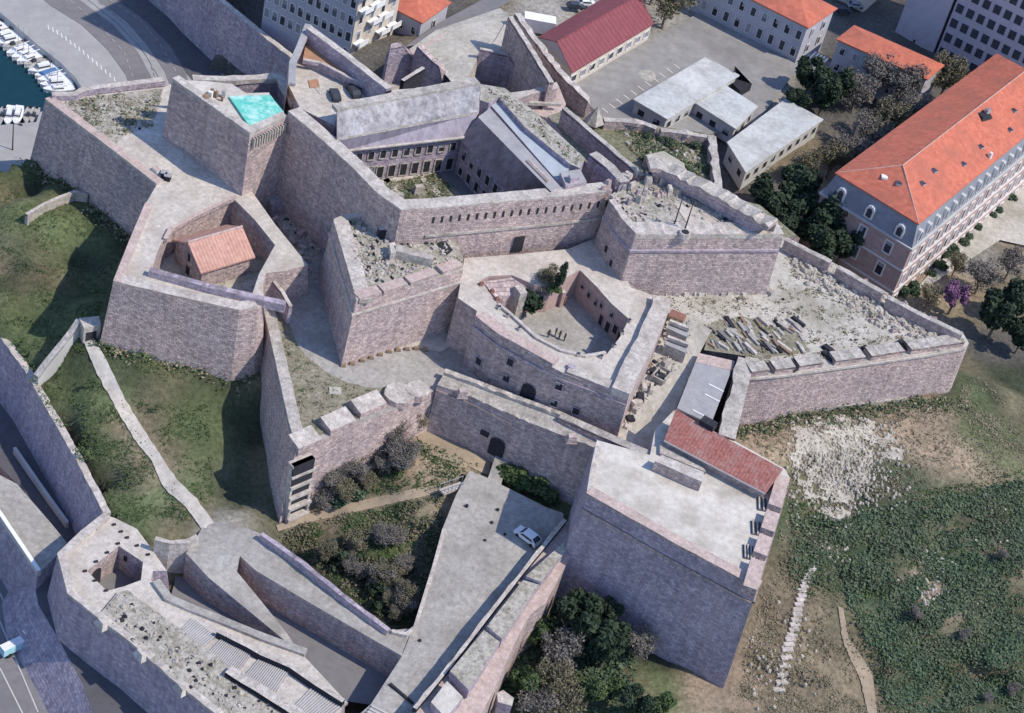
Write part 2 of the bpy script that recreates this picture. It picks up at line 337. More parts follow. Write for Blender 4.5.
def cordon(parent, ring, z, depth, batter, m='coping'):
    """projecting string course a little under the top of a scarp; ring is the open part of the outline to dress"""
    mb = MB(); o = offset(ring, depth * batter + 0.22, closed=False); i = offset(ring, depth * batter - 0.3, closed=False)
    for k in range(len(ring) - 1):
        a, b, c, d = o[k], o[k + 1], i[k + 1], i[k]
        zt, zb = z - depth + 0.16, z - depth - 0.16
        V = lambda p, zz: Vector((p.x, p.y, zz))
        mb.face([V(a, zt), V(b, zt), V(c, zt), V(d, zt)], m); mb.face([V(a, zb), V(b, zb), V(b, zt), V(a, zt)], m)
        mb.face([V(d, zb), V(c, zb), V(b, zb), V(a, zb)], m)
    return mb.build('cordon', parent)
def windows(parent, p0, p1, items, m_frame='frame_white', m_pane='glass', name='window', out=1, arch=False, depth=0.12, fw=0.22, sub=True):
    """items: (fraction along wall, sill height, width, height); wall runs p0 -> p1, outside on its right"""
    d = Vector((p1.x - p0.x, p1.y - p0.y)); L = d.length; d /= L; nrm = Vector((d.y, -d.x)) * out
    for s_, z, ww, hh in items:
        c = Vector((p0.x + d.x * L * s_, p0.y + d.y * L * s_))
        def P(a, o, zz): return Vector((c.x + d.x * a + nrm.x * o, c.y + d.y * a + nrm.y * o, zz))
        def slab(mb, a0, a1, z0, z1, o0, o1, m):
            r0 = [P(a0, o0, z0), P(a1, o0, z0), P(a1, o0, z1), P(a0, o0, z1)]; r1 = [P(a0, o1, z0), P(a1, o1, z0), P(a1, o1, z1), P(a0, o1, z1)]
            mb.face(r1, m)
            for i in range(4): mb.face([r0[i], r0[(i + 1) % 4], r1[(i + 1) % 4], r1[i]], m)
        mb = MB()
        if m_frame:
            slab(mb, -ww / 2 - fw, -ww / 2, z - fw, z + hh + fw, -.05, depth, m_frame); slab(mb, ww / 2, ww / 2 + fw, z - fw, z + hh + fw, -.05, depth, m_frame)
            slab(mb, -ww / 2, ww / 2, z + hh, z + hh + fw, -.05, depth, m_frame); slab(mb, -ww / 2, ww / 2, z - fw, z, -.05, depth + .05, m_frame)
            fr = mb.build(name, parent)
            mp_ = m_pane if m_pane != 'glass' else R.choice(['glass', 'glass', 'dark', 'glass_pale', 'shutter'])
            g = MB(); slab(g, -ww / 2, ww / 2, z, z + hh, -.05, 0.04, mp_)
            if mp_ != m_pane or R.random() < .3: slab(g, -ww / 2, ww / 2 * R.choice([1, .1]), z + hh * R.choice([.5, .7]), z + hh, -.05, 0.045, 'shutter')
            g.build('pane', fr)
        else:
            slab(mb, -ww / 2, ww / 2, z, z + hh * (0.72 if arch else 1), -.05, 0.05, m_pane)
            if arch:
                pts = [P(ww / 2 * math.cos(t * math.pi / 6), 0.05, z + hh * 0.72 + hh * 0.28 * math.sin(t * math.pi / 6)) for t in range(7)]
                mb.face(pts, m_pane)
            mb.build(name, parent)

def windows_px(parent, p0, p1, items, off=0.0, **k):
    """windows surveyed on the photo: (u, v of the centre, width, height)"""
    d = Vector((p1.x - p0.x, p1.y - p0.y, 0)); L = d.length; d /= L; n = Vector((d.y, -d.x, 0)) * k.get('out', 1); its = []
    o = p0 + n * off
    for u, v, ww, hh in items:
        ray = W(u, v, 0) - CAM; t = (o - CAM).dot(n) / ray.dot(n); q = CAM + ray * t
        its.append(((q - o).dot(d) / L, q.z - hh / 2, ww, hh))
    windows(parent, p0 + n * off, p1 + n * off, its, **k)
# ================================================================== TERRAIN
#   u, v, z, tint
G1 = (0.098, 0.122, 0.058); G2 = (0.06, 0.088, 0.05); DRY = (0.20, 0.165, 0.115); BRN = (0.27, 0.21, 0.155); SHADE = (0.05, 0.06, 0.035); PAV = (0.30, 0.285, 0.26); DK = (0.10, 0.095, 0.09)  # one dark tint paints wall and tree shade into the ground colour
CTRL = [
 (735,692,0,BRN),(800,705,-.5,DRY),(860,700,-.6,DRY),(930,700,-1,G2),(1010,705,-1,G2),(780,640,1.5,DRY),(830,660,1,DRY),(800,600,3,DRY),(860,600,3,G2),(900,640,2,G2),(1010,630,3,G2),(960,570,4.5,G2),
 (800,540,5,G2),(850,520,6,G2),(900,540,5.5,G2),(1010,540,6,DRY),(930,590,4,BRN),(960,500,7,G2),(790,500,6,G1),(760,440,8.5,BRN),(800,410,9.5,DRY),(860,410,9.5,DRY),(900,440,8.5,BRN),(950,460,8.5,BRN),(930,405,9.6,BRN),(900,480,7.5,G2),
 (985,430,9,G1),(1015,450,8,G1),(1000,400,7,SHADE),(1015,380,5,SHADE),(975,395,9,G1),(1000,500,7,DRY),(1040,540,6,DRY),(870,560,4.6,G2),(975,540,5.5,DRY),(1060,700,-1,G2),(1100,560,5,G2),(720,760,-3,G1),(900,800,-4,G2),
 (560,650,-2,SHADE),(610,620,-1,SHADE),(650,650,-.5,SHADE),(520,700,-3,SHADE),(600,700,-1.5,G1),(660,690,-.5,G1),(700,690,0,BRN),(540,730,-3.5,G1),
 (1000,350,5,DK),(900,300,5,DRY),(930,280,5,BRN),(960,250,5,PAV),(1010,220,5,BRN),(940,310,5,DRY),(1000,300,5,DRY),(1040,260,5,DRY),(880,150,6,DK),(800,200,7,DK),(830,180,6.5,BRN),(850,240,6,DK),
 (620,90,8,PAV),(700,50,8,PAV),(760,80,8,PAV),(660,60,8,PAV),(830,100,7,DK),(900,60,6,DK),(860,20,6,DK),(870,110,6,DK),(600,20,8.5,PAV),(540,20,9,PAV),(700,-40,7,PAV),(560,-30,8,PAV),(780,150,7.5,DRY),
 (480,20,9,DRY),(440,50,9,BRN),(500,40,10,BRN),(400,60,8,DK),(380,20,7,DK),(440,15,7,DK),(300,10,6,DK),(260,-30,5,DK),(400,-40,6,DK),
 (20,330,3,G1),(50,250,6,G1),(20,200,7,G1),(60,190,7,G1),(100,240,6.5,G1),(90,310,6.5,G1),(120,240,6.5,SHADE),(60,220,7,G1),(-40,250,4,G1),(10,270,5,DRY),(40,290,5.8,G1),(20,255,7.3,G1),(35,262,7.3,G1),(8,300,6.0,G1),(25,196,3.6,SHADE),(8,205,4,SHADE),(60,270,6.6,G1),(75,290,4.2,G1),(85,265,4.6,SHADE),(15,330,3.6,G1),
 (60,340,4,G1),(92,332,6.8,G1),(35,372,2,G1),(100,400,4,G1),(60,400,1.5,G1),(150,460,2.5,DRY),(100,500,1,G1),(190,500,2.4,G1),(210,420,3.5,G1),(160,360,6.5,G1),(240,372,6,SHADE),(240,500,1.2,SHADE),(280,518,1.0,SHADE),(250,430,2.5,SHADE),(130,430,2.8,DRY),(150,520,1.4,G1),(190,440,3,G1),(105,450,1.6,G1),
 (110,510,1.3,G1),(170,530,1.8,G1),(212,525,2.5,PAV),(240,520,2.2,PAV),(33,152,7,SHADE),(20,168,6.5,G1),(0,175,6,G1),(98,342,7,SHADE),(150,352,7,SHADE),(200,360,6.8,SHADE),(250,366,6.4,SHADE),(70,182,7,SHADE),(120,225,7,SHADE),(190,330,7,SHADE),(60,150,7,SHADE),
 (300,525,1.2,DRY),(350,505,2.5,DRY),(340,480,3,G1),(420,445,5.2,BRN),(440,470,5,BRN),(430,490,4.2,DRY),(420,600,0.6,SHADE),(300,550,-.2,SHADE),(350,580,-.2,SHADE),(380,540,1.5,G1),(395,625,0,SHADE),(480,455,5.2,BRN),(540,500,4.6,G1),(560,505,4.5,G1),(450,450,5.3,BRN),(330,520,1.5,DRY),(500,470,5,G1),
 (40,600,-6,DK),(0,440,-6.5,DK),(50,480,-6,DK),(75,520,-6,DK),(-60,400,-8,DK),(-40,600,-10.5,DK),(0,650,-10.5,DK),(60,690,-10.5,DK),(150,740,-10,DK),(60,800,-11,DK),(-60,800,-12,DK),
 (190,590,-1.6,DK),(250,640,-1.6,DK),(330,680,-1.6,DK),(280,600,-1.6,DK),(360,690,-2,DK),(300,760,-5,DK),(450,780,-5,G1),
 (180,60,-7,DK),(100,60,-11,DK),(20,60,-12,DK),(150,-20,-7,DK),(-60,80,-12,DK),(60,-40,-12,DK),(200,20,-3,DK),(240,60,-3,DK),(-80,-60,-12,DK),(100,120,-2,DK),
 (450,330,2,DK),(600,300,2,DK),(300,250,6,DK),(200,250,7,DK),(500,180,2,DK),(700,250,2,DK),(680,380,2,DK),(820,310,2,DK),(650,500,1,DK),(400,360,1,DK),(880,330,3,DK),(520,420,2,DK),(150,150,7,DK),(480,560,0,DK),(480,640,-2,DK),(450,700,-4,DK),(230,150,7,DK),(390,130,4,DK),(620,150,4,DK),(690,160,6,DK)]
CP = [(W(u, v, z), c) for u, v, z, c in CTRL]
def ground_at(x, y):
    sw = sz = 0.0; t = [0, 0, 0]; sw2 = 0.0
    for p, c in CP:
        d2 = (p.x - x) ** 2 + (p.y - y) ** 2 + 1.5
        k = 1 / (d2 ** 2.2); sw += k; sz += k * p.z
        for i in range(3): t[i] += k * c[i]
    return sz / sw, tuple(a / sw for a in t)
def gline(half, step, far):
    a = []; x = 0
    while x < half: a.append(x); x += step
    while x < far: a.append(x); x *= 1.25
    a.append(far)
    return [-q for q in a[:0:-1]] + a
CUTS = [([(-400,-200,-5.7),(200,-200,-5.7),(218,0,8),(288,60,8),(270,90,8),(165,95,8),(85,102,8),(48,106,8),(36,140,7),(30,154,7),(0,163,6.5),(-100,178,6.5),(-400,200,6.5)], -12.5),
  ([(-300,-100,3),(-60,248,3.0),(-20,308,2.4),(0,338,2.1),(25,372,1.8),(50,416,1.7),(78,465,1.6),(104,515,1.5),(112,530,2),(80,560,2),(80,600,2),(130,640,2),(260,752,2),(260,900,2),(-300,900,2)], -12),
  ([(104,518,2),(150,552,2),(170,575,2),(190,560,2.6),(205,535,2.6),(236,530,2.6),(262,540,3.4),(392,634,3.4),(405,640,3.4),(330,780,2),(260,752,2),(60,600,2),(60,556,2)], -4)]
CUTS = [([W(*p) for p in c], z) for c, z in CUTS]
def inpoly(P, x, y):
    c = False; j = len(P) - 1
    for i in range(len(P)):
        if (P[i].y > y) != (P[j].y > y) and x < (P[j].x - P[i].x) * (y - P[i].y) / (P[j].y - P[i].y) + P[i].x: c = not c
        j = i
    return c
gx = gline(118, 1.5, 2500); gy = [y + 10 for y in gline(140, 1.5, 2500)]
verts = []; cols = []
for y in gy:
    for x in gx:
        far = max(abs(x) - 118, abs(y - 10) - 140, 0)
        z, t = ground_at(x, y)
        if far > 0: z = z + (-2 - z) * min(1, far / 150)
        wob = noise.noise(Vector((x * .09, y * .09, 0)))
        z += (noise.noise(Vector((x * .25, y * .25, 3))) * 0.35 + wob * .3) * (1 if far == 0 else 0)
        k = 1 + 0.55 * wob + 0.35 * noise.noise(Vector((x * .3, y * .3, 9)))
        wn = noise.noise(Vector((x * .13 + 9, y * .13, 5)))
        if t[1] > t[0] * 0.95:                                         # green zones break up into dry patches
            f = max(0, min(1, (wn - 0.05) * 2.5)); t = tuple(a + (b - a) * f for a, b in zip(t, (0.15, 0.135, 0.085)))
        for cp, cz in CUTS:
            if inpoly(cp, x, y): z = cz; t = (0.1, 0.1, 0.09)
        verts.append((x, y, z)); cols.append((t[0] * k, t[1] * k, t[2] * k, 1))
nx = len(gx)
faces = [(j * nx + i, j * nx + i + 1, (j + 1) * nx + i + 1, (j + 1) * nx + i) for j in range(len(gy) - 1) for i in range(nx - 1)]
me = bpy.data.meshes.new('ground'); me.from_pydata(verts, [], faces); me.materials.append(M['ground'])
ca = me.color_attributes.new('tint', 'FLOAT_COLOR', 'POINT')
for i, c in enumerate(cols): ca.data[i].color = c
for p in me.polygons: p.use_smooth = True
g = bpy.data.objects.new('ground', me); C.objects.link(g); tag(g, 'sloping ground of green scrub, dry grass and bare earth around the fort', 'ground', kind='structure')
# quick height lookup for draping
import bisect
def gz(x, y):
    i = max(0, min(nx - 2, bisect.bisect(gx, x) - 1)); j = max(0, min(len(gy) - 2, bisect.bisect(gy, y) - 1))
    fx = (x - gx[i]) / (gx[i + 1] - gx[i]); fy = (y - gy[j]) / (gy[j + 1] - gy[j])
    a = verts[j * nx + i][2]; b = verts[j * nx + i + 1][2]; c = verts[(j + 1) * nx + i][2]; d = verts[(j + 1) * nx + i + 1][2]
    return (a * (1 - fx) + b * fx) * (1 - fy) + (c * (1 - fx) + d * fx) * fy
def on_ground(u, v):
    """where the line of sight to a photo point meets the terrain"""
    z = 3.0
    for _ in range(25):
        p = W(u, v, z); z = z * .4 + gz(p.x, p.y) * .6
    p = W(u, v, z); return p
def drape(pts_uv, m, name, label, cat, lift=0.12, kind='structure', res=1.2, ragged=0.0):
    """sheet following the terrain inside a plan polygon"""
    P = [on_ground(*q) for q in pts_uv]; P = ccw(P)
    mb = MB(); 
    x0 = min(p.x for p in P); x1 = max(p.x for p in P); y0 = min(p.y for p in P); y1 = max(p.y for p in P)
    def inside(x, y):
        c = False; j = len(P) - 1
        for i in range(len(P)):
            if (P[i].y > y) != (P[j].y > y) and x < (P[j].x - P[i].x) * (y - P[i].y) / (P[j].y - P[i].y) + P[i].x: c = not c
            j = i
        return c
    res = 0.6
    i = x0
    idx = {}
    def vid(a, b):
        if (a, b) not in idx:
            x = x0 + a * res; y = y0 + b * res
            # up to 0.25 m lateral irregularity so the rim is not a staircase
            x += noise.noise(Vector((x * 1.1, y * 1.1, 2))) * .5; y += noise.noise(Vector((x * 1.1, y * 1.1, 7))) * .5
            idx[(a, b)] = len(mb.v); mb.v.append((x, y, gz(x, y) + lift))
        return idx[(a, b)]
    k = mb.mi(m)
    for a in range(int((x1 - x0) / res) + 1):
        for b in range(int((y1 - y0) / res) + 1):
            x = x0 + (a + .5) * res; y = y0 + (b + .5) * res
            if inside(x, y):
                if ragged:
                    dm = min(((Vector((x, y)) - P[q_].xy) - (P[(q_ + 1) % len(P)] - P[q_]).xy * max(0, min(1, (Vector((x, y)) - P[q_].xy).dot((P[(q_ + 1) % len(P)] - P[q_]).xy) / (P[(q_ + 1) % len(P)] - P[q_]).xy.length_squared))).length for q_ in range(len(P)))
                    if noise.noise(Vector((x * .55, y * .55, 4))) * 1.6 + .15 > dm / ragged: continue
                mb.f.append((vid(a, b), vid(a + 1, b), vid(a + 1, b + 1), vid(a, b + 1))); mb.m.append(k)
    o = mb.build(name, None, smooth=True, loc=cen(P, 0)); return tag(o, label, cat, kind=kind)

def resample(P, n):
    L = [0]
    for a, b in zip(P, P[1:]): L.append(L[-1] + math.dist(a, b))
    out = []
    for k in range(n):
        d = L[-1] * k / (n - 1); i = 0
        while i < len(P) - 2 and L[i + 1] < d: i += 1
        f = (d - L[i]) / (L[i + 1] - L[i]); out.append((P[i][0] + (P[i+1][0] - P[i][0]) * f, P[i][1] + (P[i+1][1] - P[i][1]) * f))
    return out
def ribbon(left, right, m, name, label, cat, lift=.14, wob=.12):
    n = 90; A = [on_ground(*q) for q in resample(left, n)]; B = [on_ground(*q) for q in resample(right, n)]; mb = MB(); k = mb.mi(m); K = 4
    for i, (a, b) in enumerate(zip(A, B)):
        for j in range(K + 1):
            p = a.lerp(b, j / K); e = noise.noise(Vector((i * .31, j * 5, 1))) * wob if j in (0, K) else 0; mb.v.append((p.x + e, p.y + e, gz(p.x, p.y) + lift))
    for i in range(n - 1):
        for j in range(K):
            q = i * (K + 1) + j; mb.f.append((q, q + 1, q + K + 2, q + K + 1)); mb.m.append(k)
    p3 = [Vector(v) for v in mb.v[:3]]; nn = (p3[1] - p3[0]).cross(Vector(mb.v[K + 1]) - p3[0])
    if nn.z < 0: mb.f = [f[::-1] for f in mb.f]
    o = mb.build(name, None, smooth=True, loc=cen(A, 0)); return tag(o, label, cat, kind='structure')
ribbon([(82,338),(97,375),(110,398),(122,420),(138,445),(152,462),(163,488),(186,508),(203,532)],[(93,337),(106,360),(118,385),(128,405),(150,440),(175,478),(197,500),(216,526)], 'track', 'path', 'pale footpath running down the meadow from the little gate', 'path')
ribbon([(276,526),(300,517),(340,506),(380,497),(420,488),(436,486)],[(278,532),(300,525),(340,516),(380,507),(420,498),(438,493)], 'dirt', 'path', 'narrow earth path crossing the garden under the bastion', 'path')
ribbon([(838,607),(842,640),(848,655),(860,680),(868,716)],[(843,609),(848,638),(858,652),(872,674),(877,716)], 'dirt', 'path', 'thin trodden earth track in the lower right meadow', 'path')
#drape([(82,338),(93,337),(104,358),(118,385),(128,405),(150,440),(175,478),(197,500),(213,525),(203,530),(186,505),(163,488),(152,462),(138,445),(122,420),(110,398),(97,375)], 'paving', 'path', 'pale footpath running down the meadow from the little gate', 'path')
drape([(786,425),(830,415),(860,418),(885,428),(905,455),(895,470),(862,462),(872,490),(850,503),(848,530),(838,545),(832,520),(806,497),(790,470)], 'limestone', 'quarry_ground', 'bleached white rocky clearing below the ravelin wall', 'rocky ground', ragged=6.0)
#drape([(276,523),(300,514),(340,503),(380,494),(420,486),(436,484),(438,494),(400,503),(350,514),(300,524),(280,530)], 'dirt', 'path', 'narrow earth path crossing the garden under the bastion', 'path')
#drape([(838,607),(846,612),(858,650),(872,672),(876,713),(868,713),(862,680),(848,655),(838,628)], 'dirt', 'path', 'thin trodden earth track in the lower right meadow', 'path')
drape([(414,434),(430,428),(478,446),(495,456),(487,473),(452,466),(432,455)], 'dirt', 'bare_earth', 'brown bare earth at the foot of the gate curtain wall', 'earth')

# ================================================================== FORT
def ringz(pts, z=None): return ccw(WP(pts, z))
def opensub(ring_uv, z, want):
    """open outline, ordered so that the solid lies on its left"""
    return WP(want, z)

# ---- lower terrace (grassy south-west bastion + lower court road)
t = thing('bastion', 'grass-topped bastion with merlons and a crumbling ladder-like corner above the ditch', 'bastion', W(300, 430, 1))
ring = [(263,305,12.5),(275,361,12.5),(288,421,12.5),(296,449,12.5),(343,428,12.5),(390,409,12.5),(437,386,12.5),(470,398,12.5),(515,418,13.2),(594,449,14.3),(640,470,14.3),(700,440,14.3),(690,400,12.5),(690,330,12.5),(560,300,12.5),(450,240,12.5),(330,210,12.5),(280,170,12.5),(262,190,12.5),(300,262,12.5),(285,300,12.5)]
P = ccw(WP(ring))
mb = MB(); P2 = [Vector((p.x, p.y, 12)) for p in P]
mb.prism(P2, 0, 'paving', 'stone', 0.10, top=False); mb.build('scarp_wall', t)
mb = MB(); mb.cap([P2], 'ramp_paving'); mb.build('terreplein', t)
gr = MB(); gr.cap([ccw(WP([(267,306,12.06),(292,420,12.06),(300,444,12.06),(345,424,12.06),(395,402,12.06),(400,388,12.06),(372,388,12.06),(345,382,12.06),(325,371,12.06),(307,357,12.06),(298,345,12.06),(290,325,12.06),(282,308,12.06)]))], 'grass_top'); gr.build('grass_patch', t)
sl = MB(); rough_band(sl, WP([(262,304),(275,361),(288,421),(296,449)], 12.2), 1.5, None, 0.25, 'stone_pale', 'coping', .07); sl.build('parapet', t)
for a, b, zt in (((299,449),(322,439),12.7),((331,431),(356,420),12.9),((361,414),(387,403),12.9)):
    A = W(*a, zt); B = W(*b, zt); d = (B - A); nn = Vector((-d.y, d.x, 0)).normalized() * 2.3
    q = MB(); q.prism([A, B, B + nn + Vector((0, 0, .5)), A + nn + Vector((0, 0, .5))], 11.5, 'coping', 'stone'); q.build('merlon', t)
for u, v, r in ((399,394,2.0),(418,390,1.6)):
    c = W(u, v, 12.6); q = MB()
    pts = [Vector((c.x + r * math.cos(k * .524) * (1 + R.uniform(-.06, .06)), c.y + r * math.sin(k * .524), 12.8 + R.uniform(-.1, .15))) for k in range(12)]
    q.prism(pts, 11.8, 'coping', 'stone', .05); q.build('gun_mount', t)
sb = MB(); rough_band(sb, WP([(297,450),(343,429),(390,410),(437,387)], 11.6), 0.9, None, 0.2, 'coping', 'coping', .05, side=1); sb.build('ledge', t)
q = MB(); q.box(W(335, 391, 12.05), 1.5, 1.2, .18, 'white_paint', .3, mt='gravel_floor'); q.build('hatch', t)
# broken quoins like a ladder at the corner
qd = MB()
A = W(293, 450, 12.4); dW = (W(310, 443, 12.4) - A); dW.z = 0; dW.normalize(); dN = Vector((dW.y, -dW.x, 0))
mb_ = MB(); c = A + dN * .95 + dW * 1.1; mb_.box((c.x, c.y, 1.0), 3.2, .7, 9.8, 'dark', math.atan2(dW.y, dW.x)); mb_.build('gap_shade', t)  # black box added to paint the dark gaps between the bars
for k in range(6):
    z = 10.4 - k * 1.75; c = A + dN * (0.55 + .1 * (12 - z)) + dW * 1.1
    qd.box((c.x, c.y, z), 3.4, 1.1, .4, 'coping', math.atan2(dW.y, dW.x))
    for s_ in (-1.5, 1.5):
        e = c + dW * s_; qd.box((e.x, e.y, z - 1.3), .35, .7, 1.3, 'coping', math.atan2(dW.y, dW.x))
qd.build('broken_quoin', t)

# ---- moat corridor clutter (shade between chapel bastion and cavalier)
q = MB(); P = ringz([(262,186),(286,176),(294,196),(272,205)], 14.2); q.prism(P, 11.9, 'roof_slab', 'stone_shade'); solo(q, 'shed', 'small dark flat-roofed shed in the shaded corridor beneath the main wall', 'shed')
for i in range(22):
    c = W(R.uniform(272, 312), R.uniform(212, 262), 12.0); q = MB(); q.box((0, 0, 0), R.uniform(.4, 2.2), R.uniform(.4, .8), R.uniform(.2, .9), R.choice(['stone_pale', 'wood_grey', 'stone']), R.uniform(0, 3), taper=.05)
    q.v = [(a + c.x, b + c.y, d + c.z) for a, b, d in q.v]
    solo(q, 'rubble_block', 'loose stone or timber lump in the shaded corridor by the chapel bastion', 'rubble', 'rubble lying in the shaded corridor')

# ---- chapel bastion with NW terrace
t = thing('bastion', 'pale-paved western bastion holding a sunken yard with a tile-roofed chapel', 'bastion', W(190, 240, 5))
ZC = 17.0
outer = [(45,101,ZC),(100,143,ZC),(156,186,ZC),(146,203,ZC),(129,243,ZC),(113,283,ZC),(180,299,ZC),(239,312,ZC),(258,309,ZC),(264,304,ZC),(263,285,ZC),(266,273,ZC),(284,271,ZC),(308,265,ZC),(275,224,ZC),(248,186,ZC),(246,150,ZC),(170,84,ZC),(165,87,ZC)]
O_ = WP(outer); 
sgn = area2(O_)
hole = WP([(232,197,ZC),(200,214,ZC),(168,231,ZC),(158,250,ZC),(150,275,ZC),(207,291,ZC),(250,301,ZC),(259,274,ZC),(275,245,ZC),(255,220,ZC)])
Oc = ccw(O_); Hc = hole if area2(hole) < 0 else hole[::-1]
mb = MB(); bot = offset(Oc, 0.13 * 10); bot = [Vector((p.x, p.y, 3)) for p in bot]
mb.sides(Oc, bot, 'stone'); mb.build('scarp_wall', t)
mb = MB(); mb.cap([Oc, Hc], 'paving'); mb.build('terreplein', t)
mb = MB(); hb = [Vector((p.x, p.y, 12.4)) for p in Hc]; mb.sides(Hc, hb, 'stone'); mb.build('yard_wall', t)
mb = MB(); mb.cap([ccw(hb)], 'gravel_floor'); mb.build('yard_floor', t)
mb = MB(); rough_band(mb, WP([(45,101),(100,143),(156,186)], ZC), 1.3, None, .45, 'coping_pink', 'coping', .06)
mb.build('parapet', t); mb = MB(); rough_band(mb, WP([(145,205),(129,243),(113,283)], ZC), 1.1, None, .45, 'coping_pink', 'coping', .05)
mb.build('parapet', t); mb = MB(); rough_band(mb, WP([(113,283),(180,299),(239,312),(258,309)], ZC), 1.6, None, .35, 'coping', 'coping_pink', .05); mb.build('parapet', t)
mb = MB(); rough_band(mb, WP([(148,277),(207,293.5),(262,306),(284,311)], ZC), .9, None, 1.0, 'stone_shade', 'stone_shade', .06); mb.build('yard_parapet', t)
mb = MB(); rough_band(mb, WP([(234,197),(200,213),(168,230),(163,240)], ZC), .5, None, .35, 'coping_pink', 'stone', .04); mb.build('kerb', t)
mb = MB(); mb.cap([ccw(WP([(62,104,ZC+.05),(88,97,ZC+.05),(163,88,ZC+.05),(158,110,ZC+.05),(152,125,ZC+.05),(128,128,ZC+.05),(112,150,ZC+.05),(90,130,ZC+.05)]))], 'rough_floor'); mb.build('dry_patch', t)
q = MB(); rough_band(q, WP([(52,101),(76,101),(86,95.5),(165,86)], ZC), 1.0, None, .9, 'coping', 'stone_shade', .08); solo(q, 'wall', 'low stone wall closing the north-west terrace beside the boulevard', 'wall')
# pit ramp walls next to the yard

# little objects on the terrace
q = MB(); q.box(W(156.5,172,ZC), 1.3, .8, .6, 'white_paint', -.7, mt='coping_pink'); solo(q, 'crate', 'small white crate with a pinkish lid on the western terrace', 'crate')
for u, v in ((164,177),(167.5,180)):
    q = MB(); c = W(u, v, ZC); q.box(c, .8, .8, .8, 'dark'); q.box((c.x, c.y, c.z + .8), .9, .9, .12, 'metal_grey')
    solo(q, 'bin', 'dark square bin by the parapet gap of the western terrace', 'bin', 'dark bins on the western terrace')

RW = [(263,272,15.5),(272,281,15.5),(281,293,15.2),(289,307,15.0)]
# chapel
t = thing('chapel', 'small chapel with a pink tiled gable roof down in the sunken yard', 'chapel', W(205, 265, 12.5))
r0 = W(189, 242.5, 17.9); r1 = W(241, 227.5, 17.9)
e0 = W(204.6, 272, 15.6); e1 = W(254.6, 254.6, 15.6)
d = (r1 - r0); d.z = 0; d.normalize()
n_ = Vector((d.y, -d.x, 0)); wd = (e0 - r0).dot(n_); 
L = (r1 - r0).length
def CH(a, b, z): return Vector((r0.x + d.x * a + n_.x * b, r0.y + d.y * a + n_.y * b, z))
mb = MB(); wl = wd - .4
mb.prism([CH(.3, -wl, 15.5), CH(.3, wl, 15.5), CH(L - .3, wl, 15.5), CH(L - .3, -wl, 15.5)], 12.3, 'stone', 'stone')
for a, fl in ((.3, 0), (L - .3, 1)):
    q = [CH(a, -wl, 15.5), CH(a, wl, 15.5), CH(a, 0, 17.75)]; mb.face(q if not fl else q[::-1], 'stone')
mb.build('wall', t)
mb = MB()
for s_ in (1, -1):
    a, b, c_, e = CH(-.2, 0, 18.0), CH(L + .2, 0, 18.0), CH(L + .2, s_ * wd, 15.6), CH(-.2, s_ * wd, 15.6)
    k = Vector((0, 0, -.25))
    mb.face([a, e, c_, b] if s_ == 1 else [a, b, c_, e], 'tile_pink'); mb.face([e, e + k, c_ + k, c_], 'tile_pink'); mb.face([a, a + k, e + k, e], 'tile_pink'); mb.face([b, c_, c_ + k, b + k], 'tile_pink')
mb.build('roof', t)
mb = MB(); mb.tube([CH(-.2, 0, 18.05), CH(L + .2, 0, 18.05)], .16, .16, 'coping_pink'); mb.build('ridge_tiles', t)
windows(t, CH(.3, wl, 0), CH(.3, -wl, 0), [(.5, 14.6, .5, 1.2)], None, 'dark', 'window', out=-1); windows(t, CH(.3, wl, 0), CH(.3, -wl, 0), [(.5, 12.4, .8, 1.3)], None, 'dark', 'door', out=-1)

# ---- tower
t = thing('tower', 'tall square stone tower with a turquoise covered roof terrace', 'tower', W(243, 195, 15))
ZT = hgt(249.5, 136.5, 194, ZC)
up = [(172,81),(209,107),(249.5,136.5),(287,119),(269,92.5),(246,93),(232,84),(205,81),(185,80)]
P = ccw(WP(up, ZT)); 
mb = MB(); mb.prism(P, 11, 'paving', 'stone', .035, top=False); mb.build('scarp_wall', t)
mb = MB(); mb.cap([P], 'paving_white'); mb.build('roof_terrace', t)
mb = MB(); mb.cap([ccw(WP([(229,96),(270,95),(284,112),(250,127)], ZT + .35))], 'teal_net')
mb.prism(ringz([(229,96),(270,95),(284,112),(250,127)], ZT + .34), ZT, 'teal_net', 'teal_net', top=False); mb.build('cover', t)
mb = MB(); rough_band(mb, WP([(172,81),(209,107),(249.5,136.5)], ZT), 1.2, None, .5, 'coping', 'coping', .08); mb.build('parapet', t); mb = MB(); rough_band(mb, WP([(250,136),(287,119)], ZT), 1.1, None, .6, 'coping', 'coping', .06); mb.build('parapet', t)
A = W(251, 136, ZT); B = W(286, 119.5, ZT); dd = (B - A).normalized(); nn = Vector((dd.y, -dd.x, 0))
for k in range(13):
    c = A + dd * ((B - A).length * (k + .8) / 13.6) + nn * .3; q = MB(); q.box((c.x, c.y, ZT - 1.9), .22, .4, 1.5, 'stone_pale', math.atan2(dd.y, dd.x)); q.build('corbel', t)
for i in range(9):
    c = W(R.uniform(205, 226), R.uniform(94, 101), ZT); q = MB(); q.box(c, R.uniform(.3, .8), R.uniform(.3, .6), R.uniform(.4, 1.2), R.choice(['dark', 'wood', 'metal_grey', 'white_paint']), R.uniform(0, 3))
    solo(q, 'crate', 'dark work crate or gear on the tower roof beside the turquoise cover', 'crate', 'work gear on the tower roof')

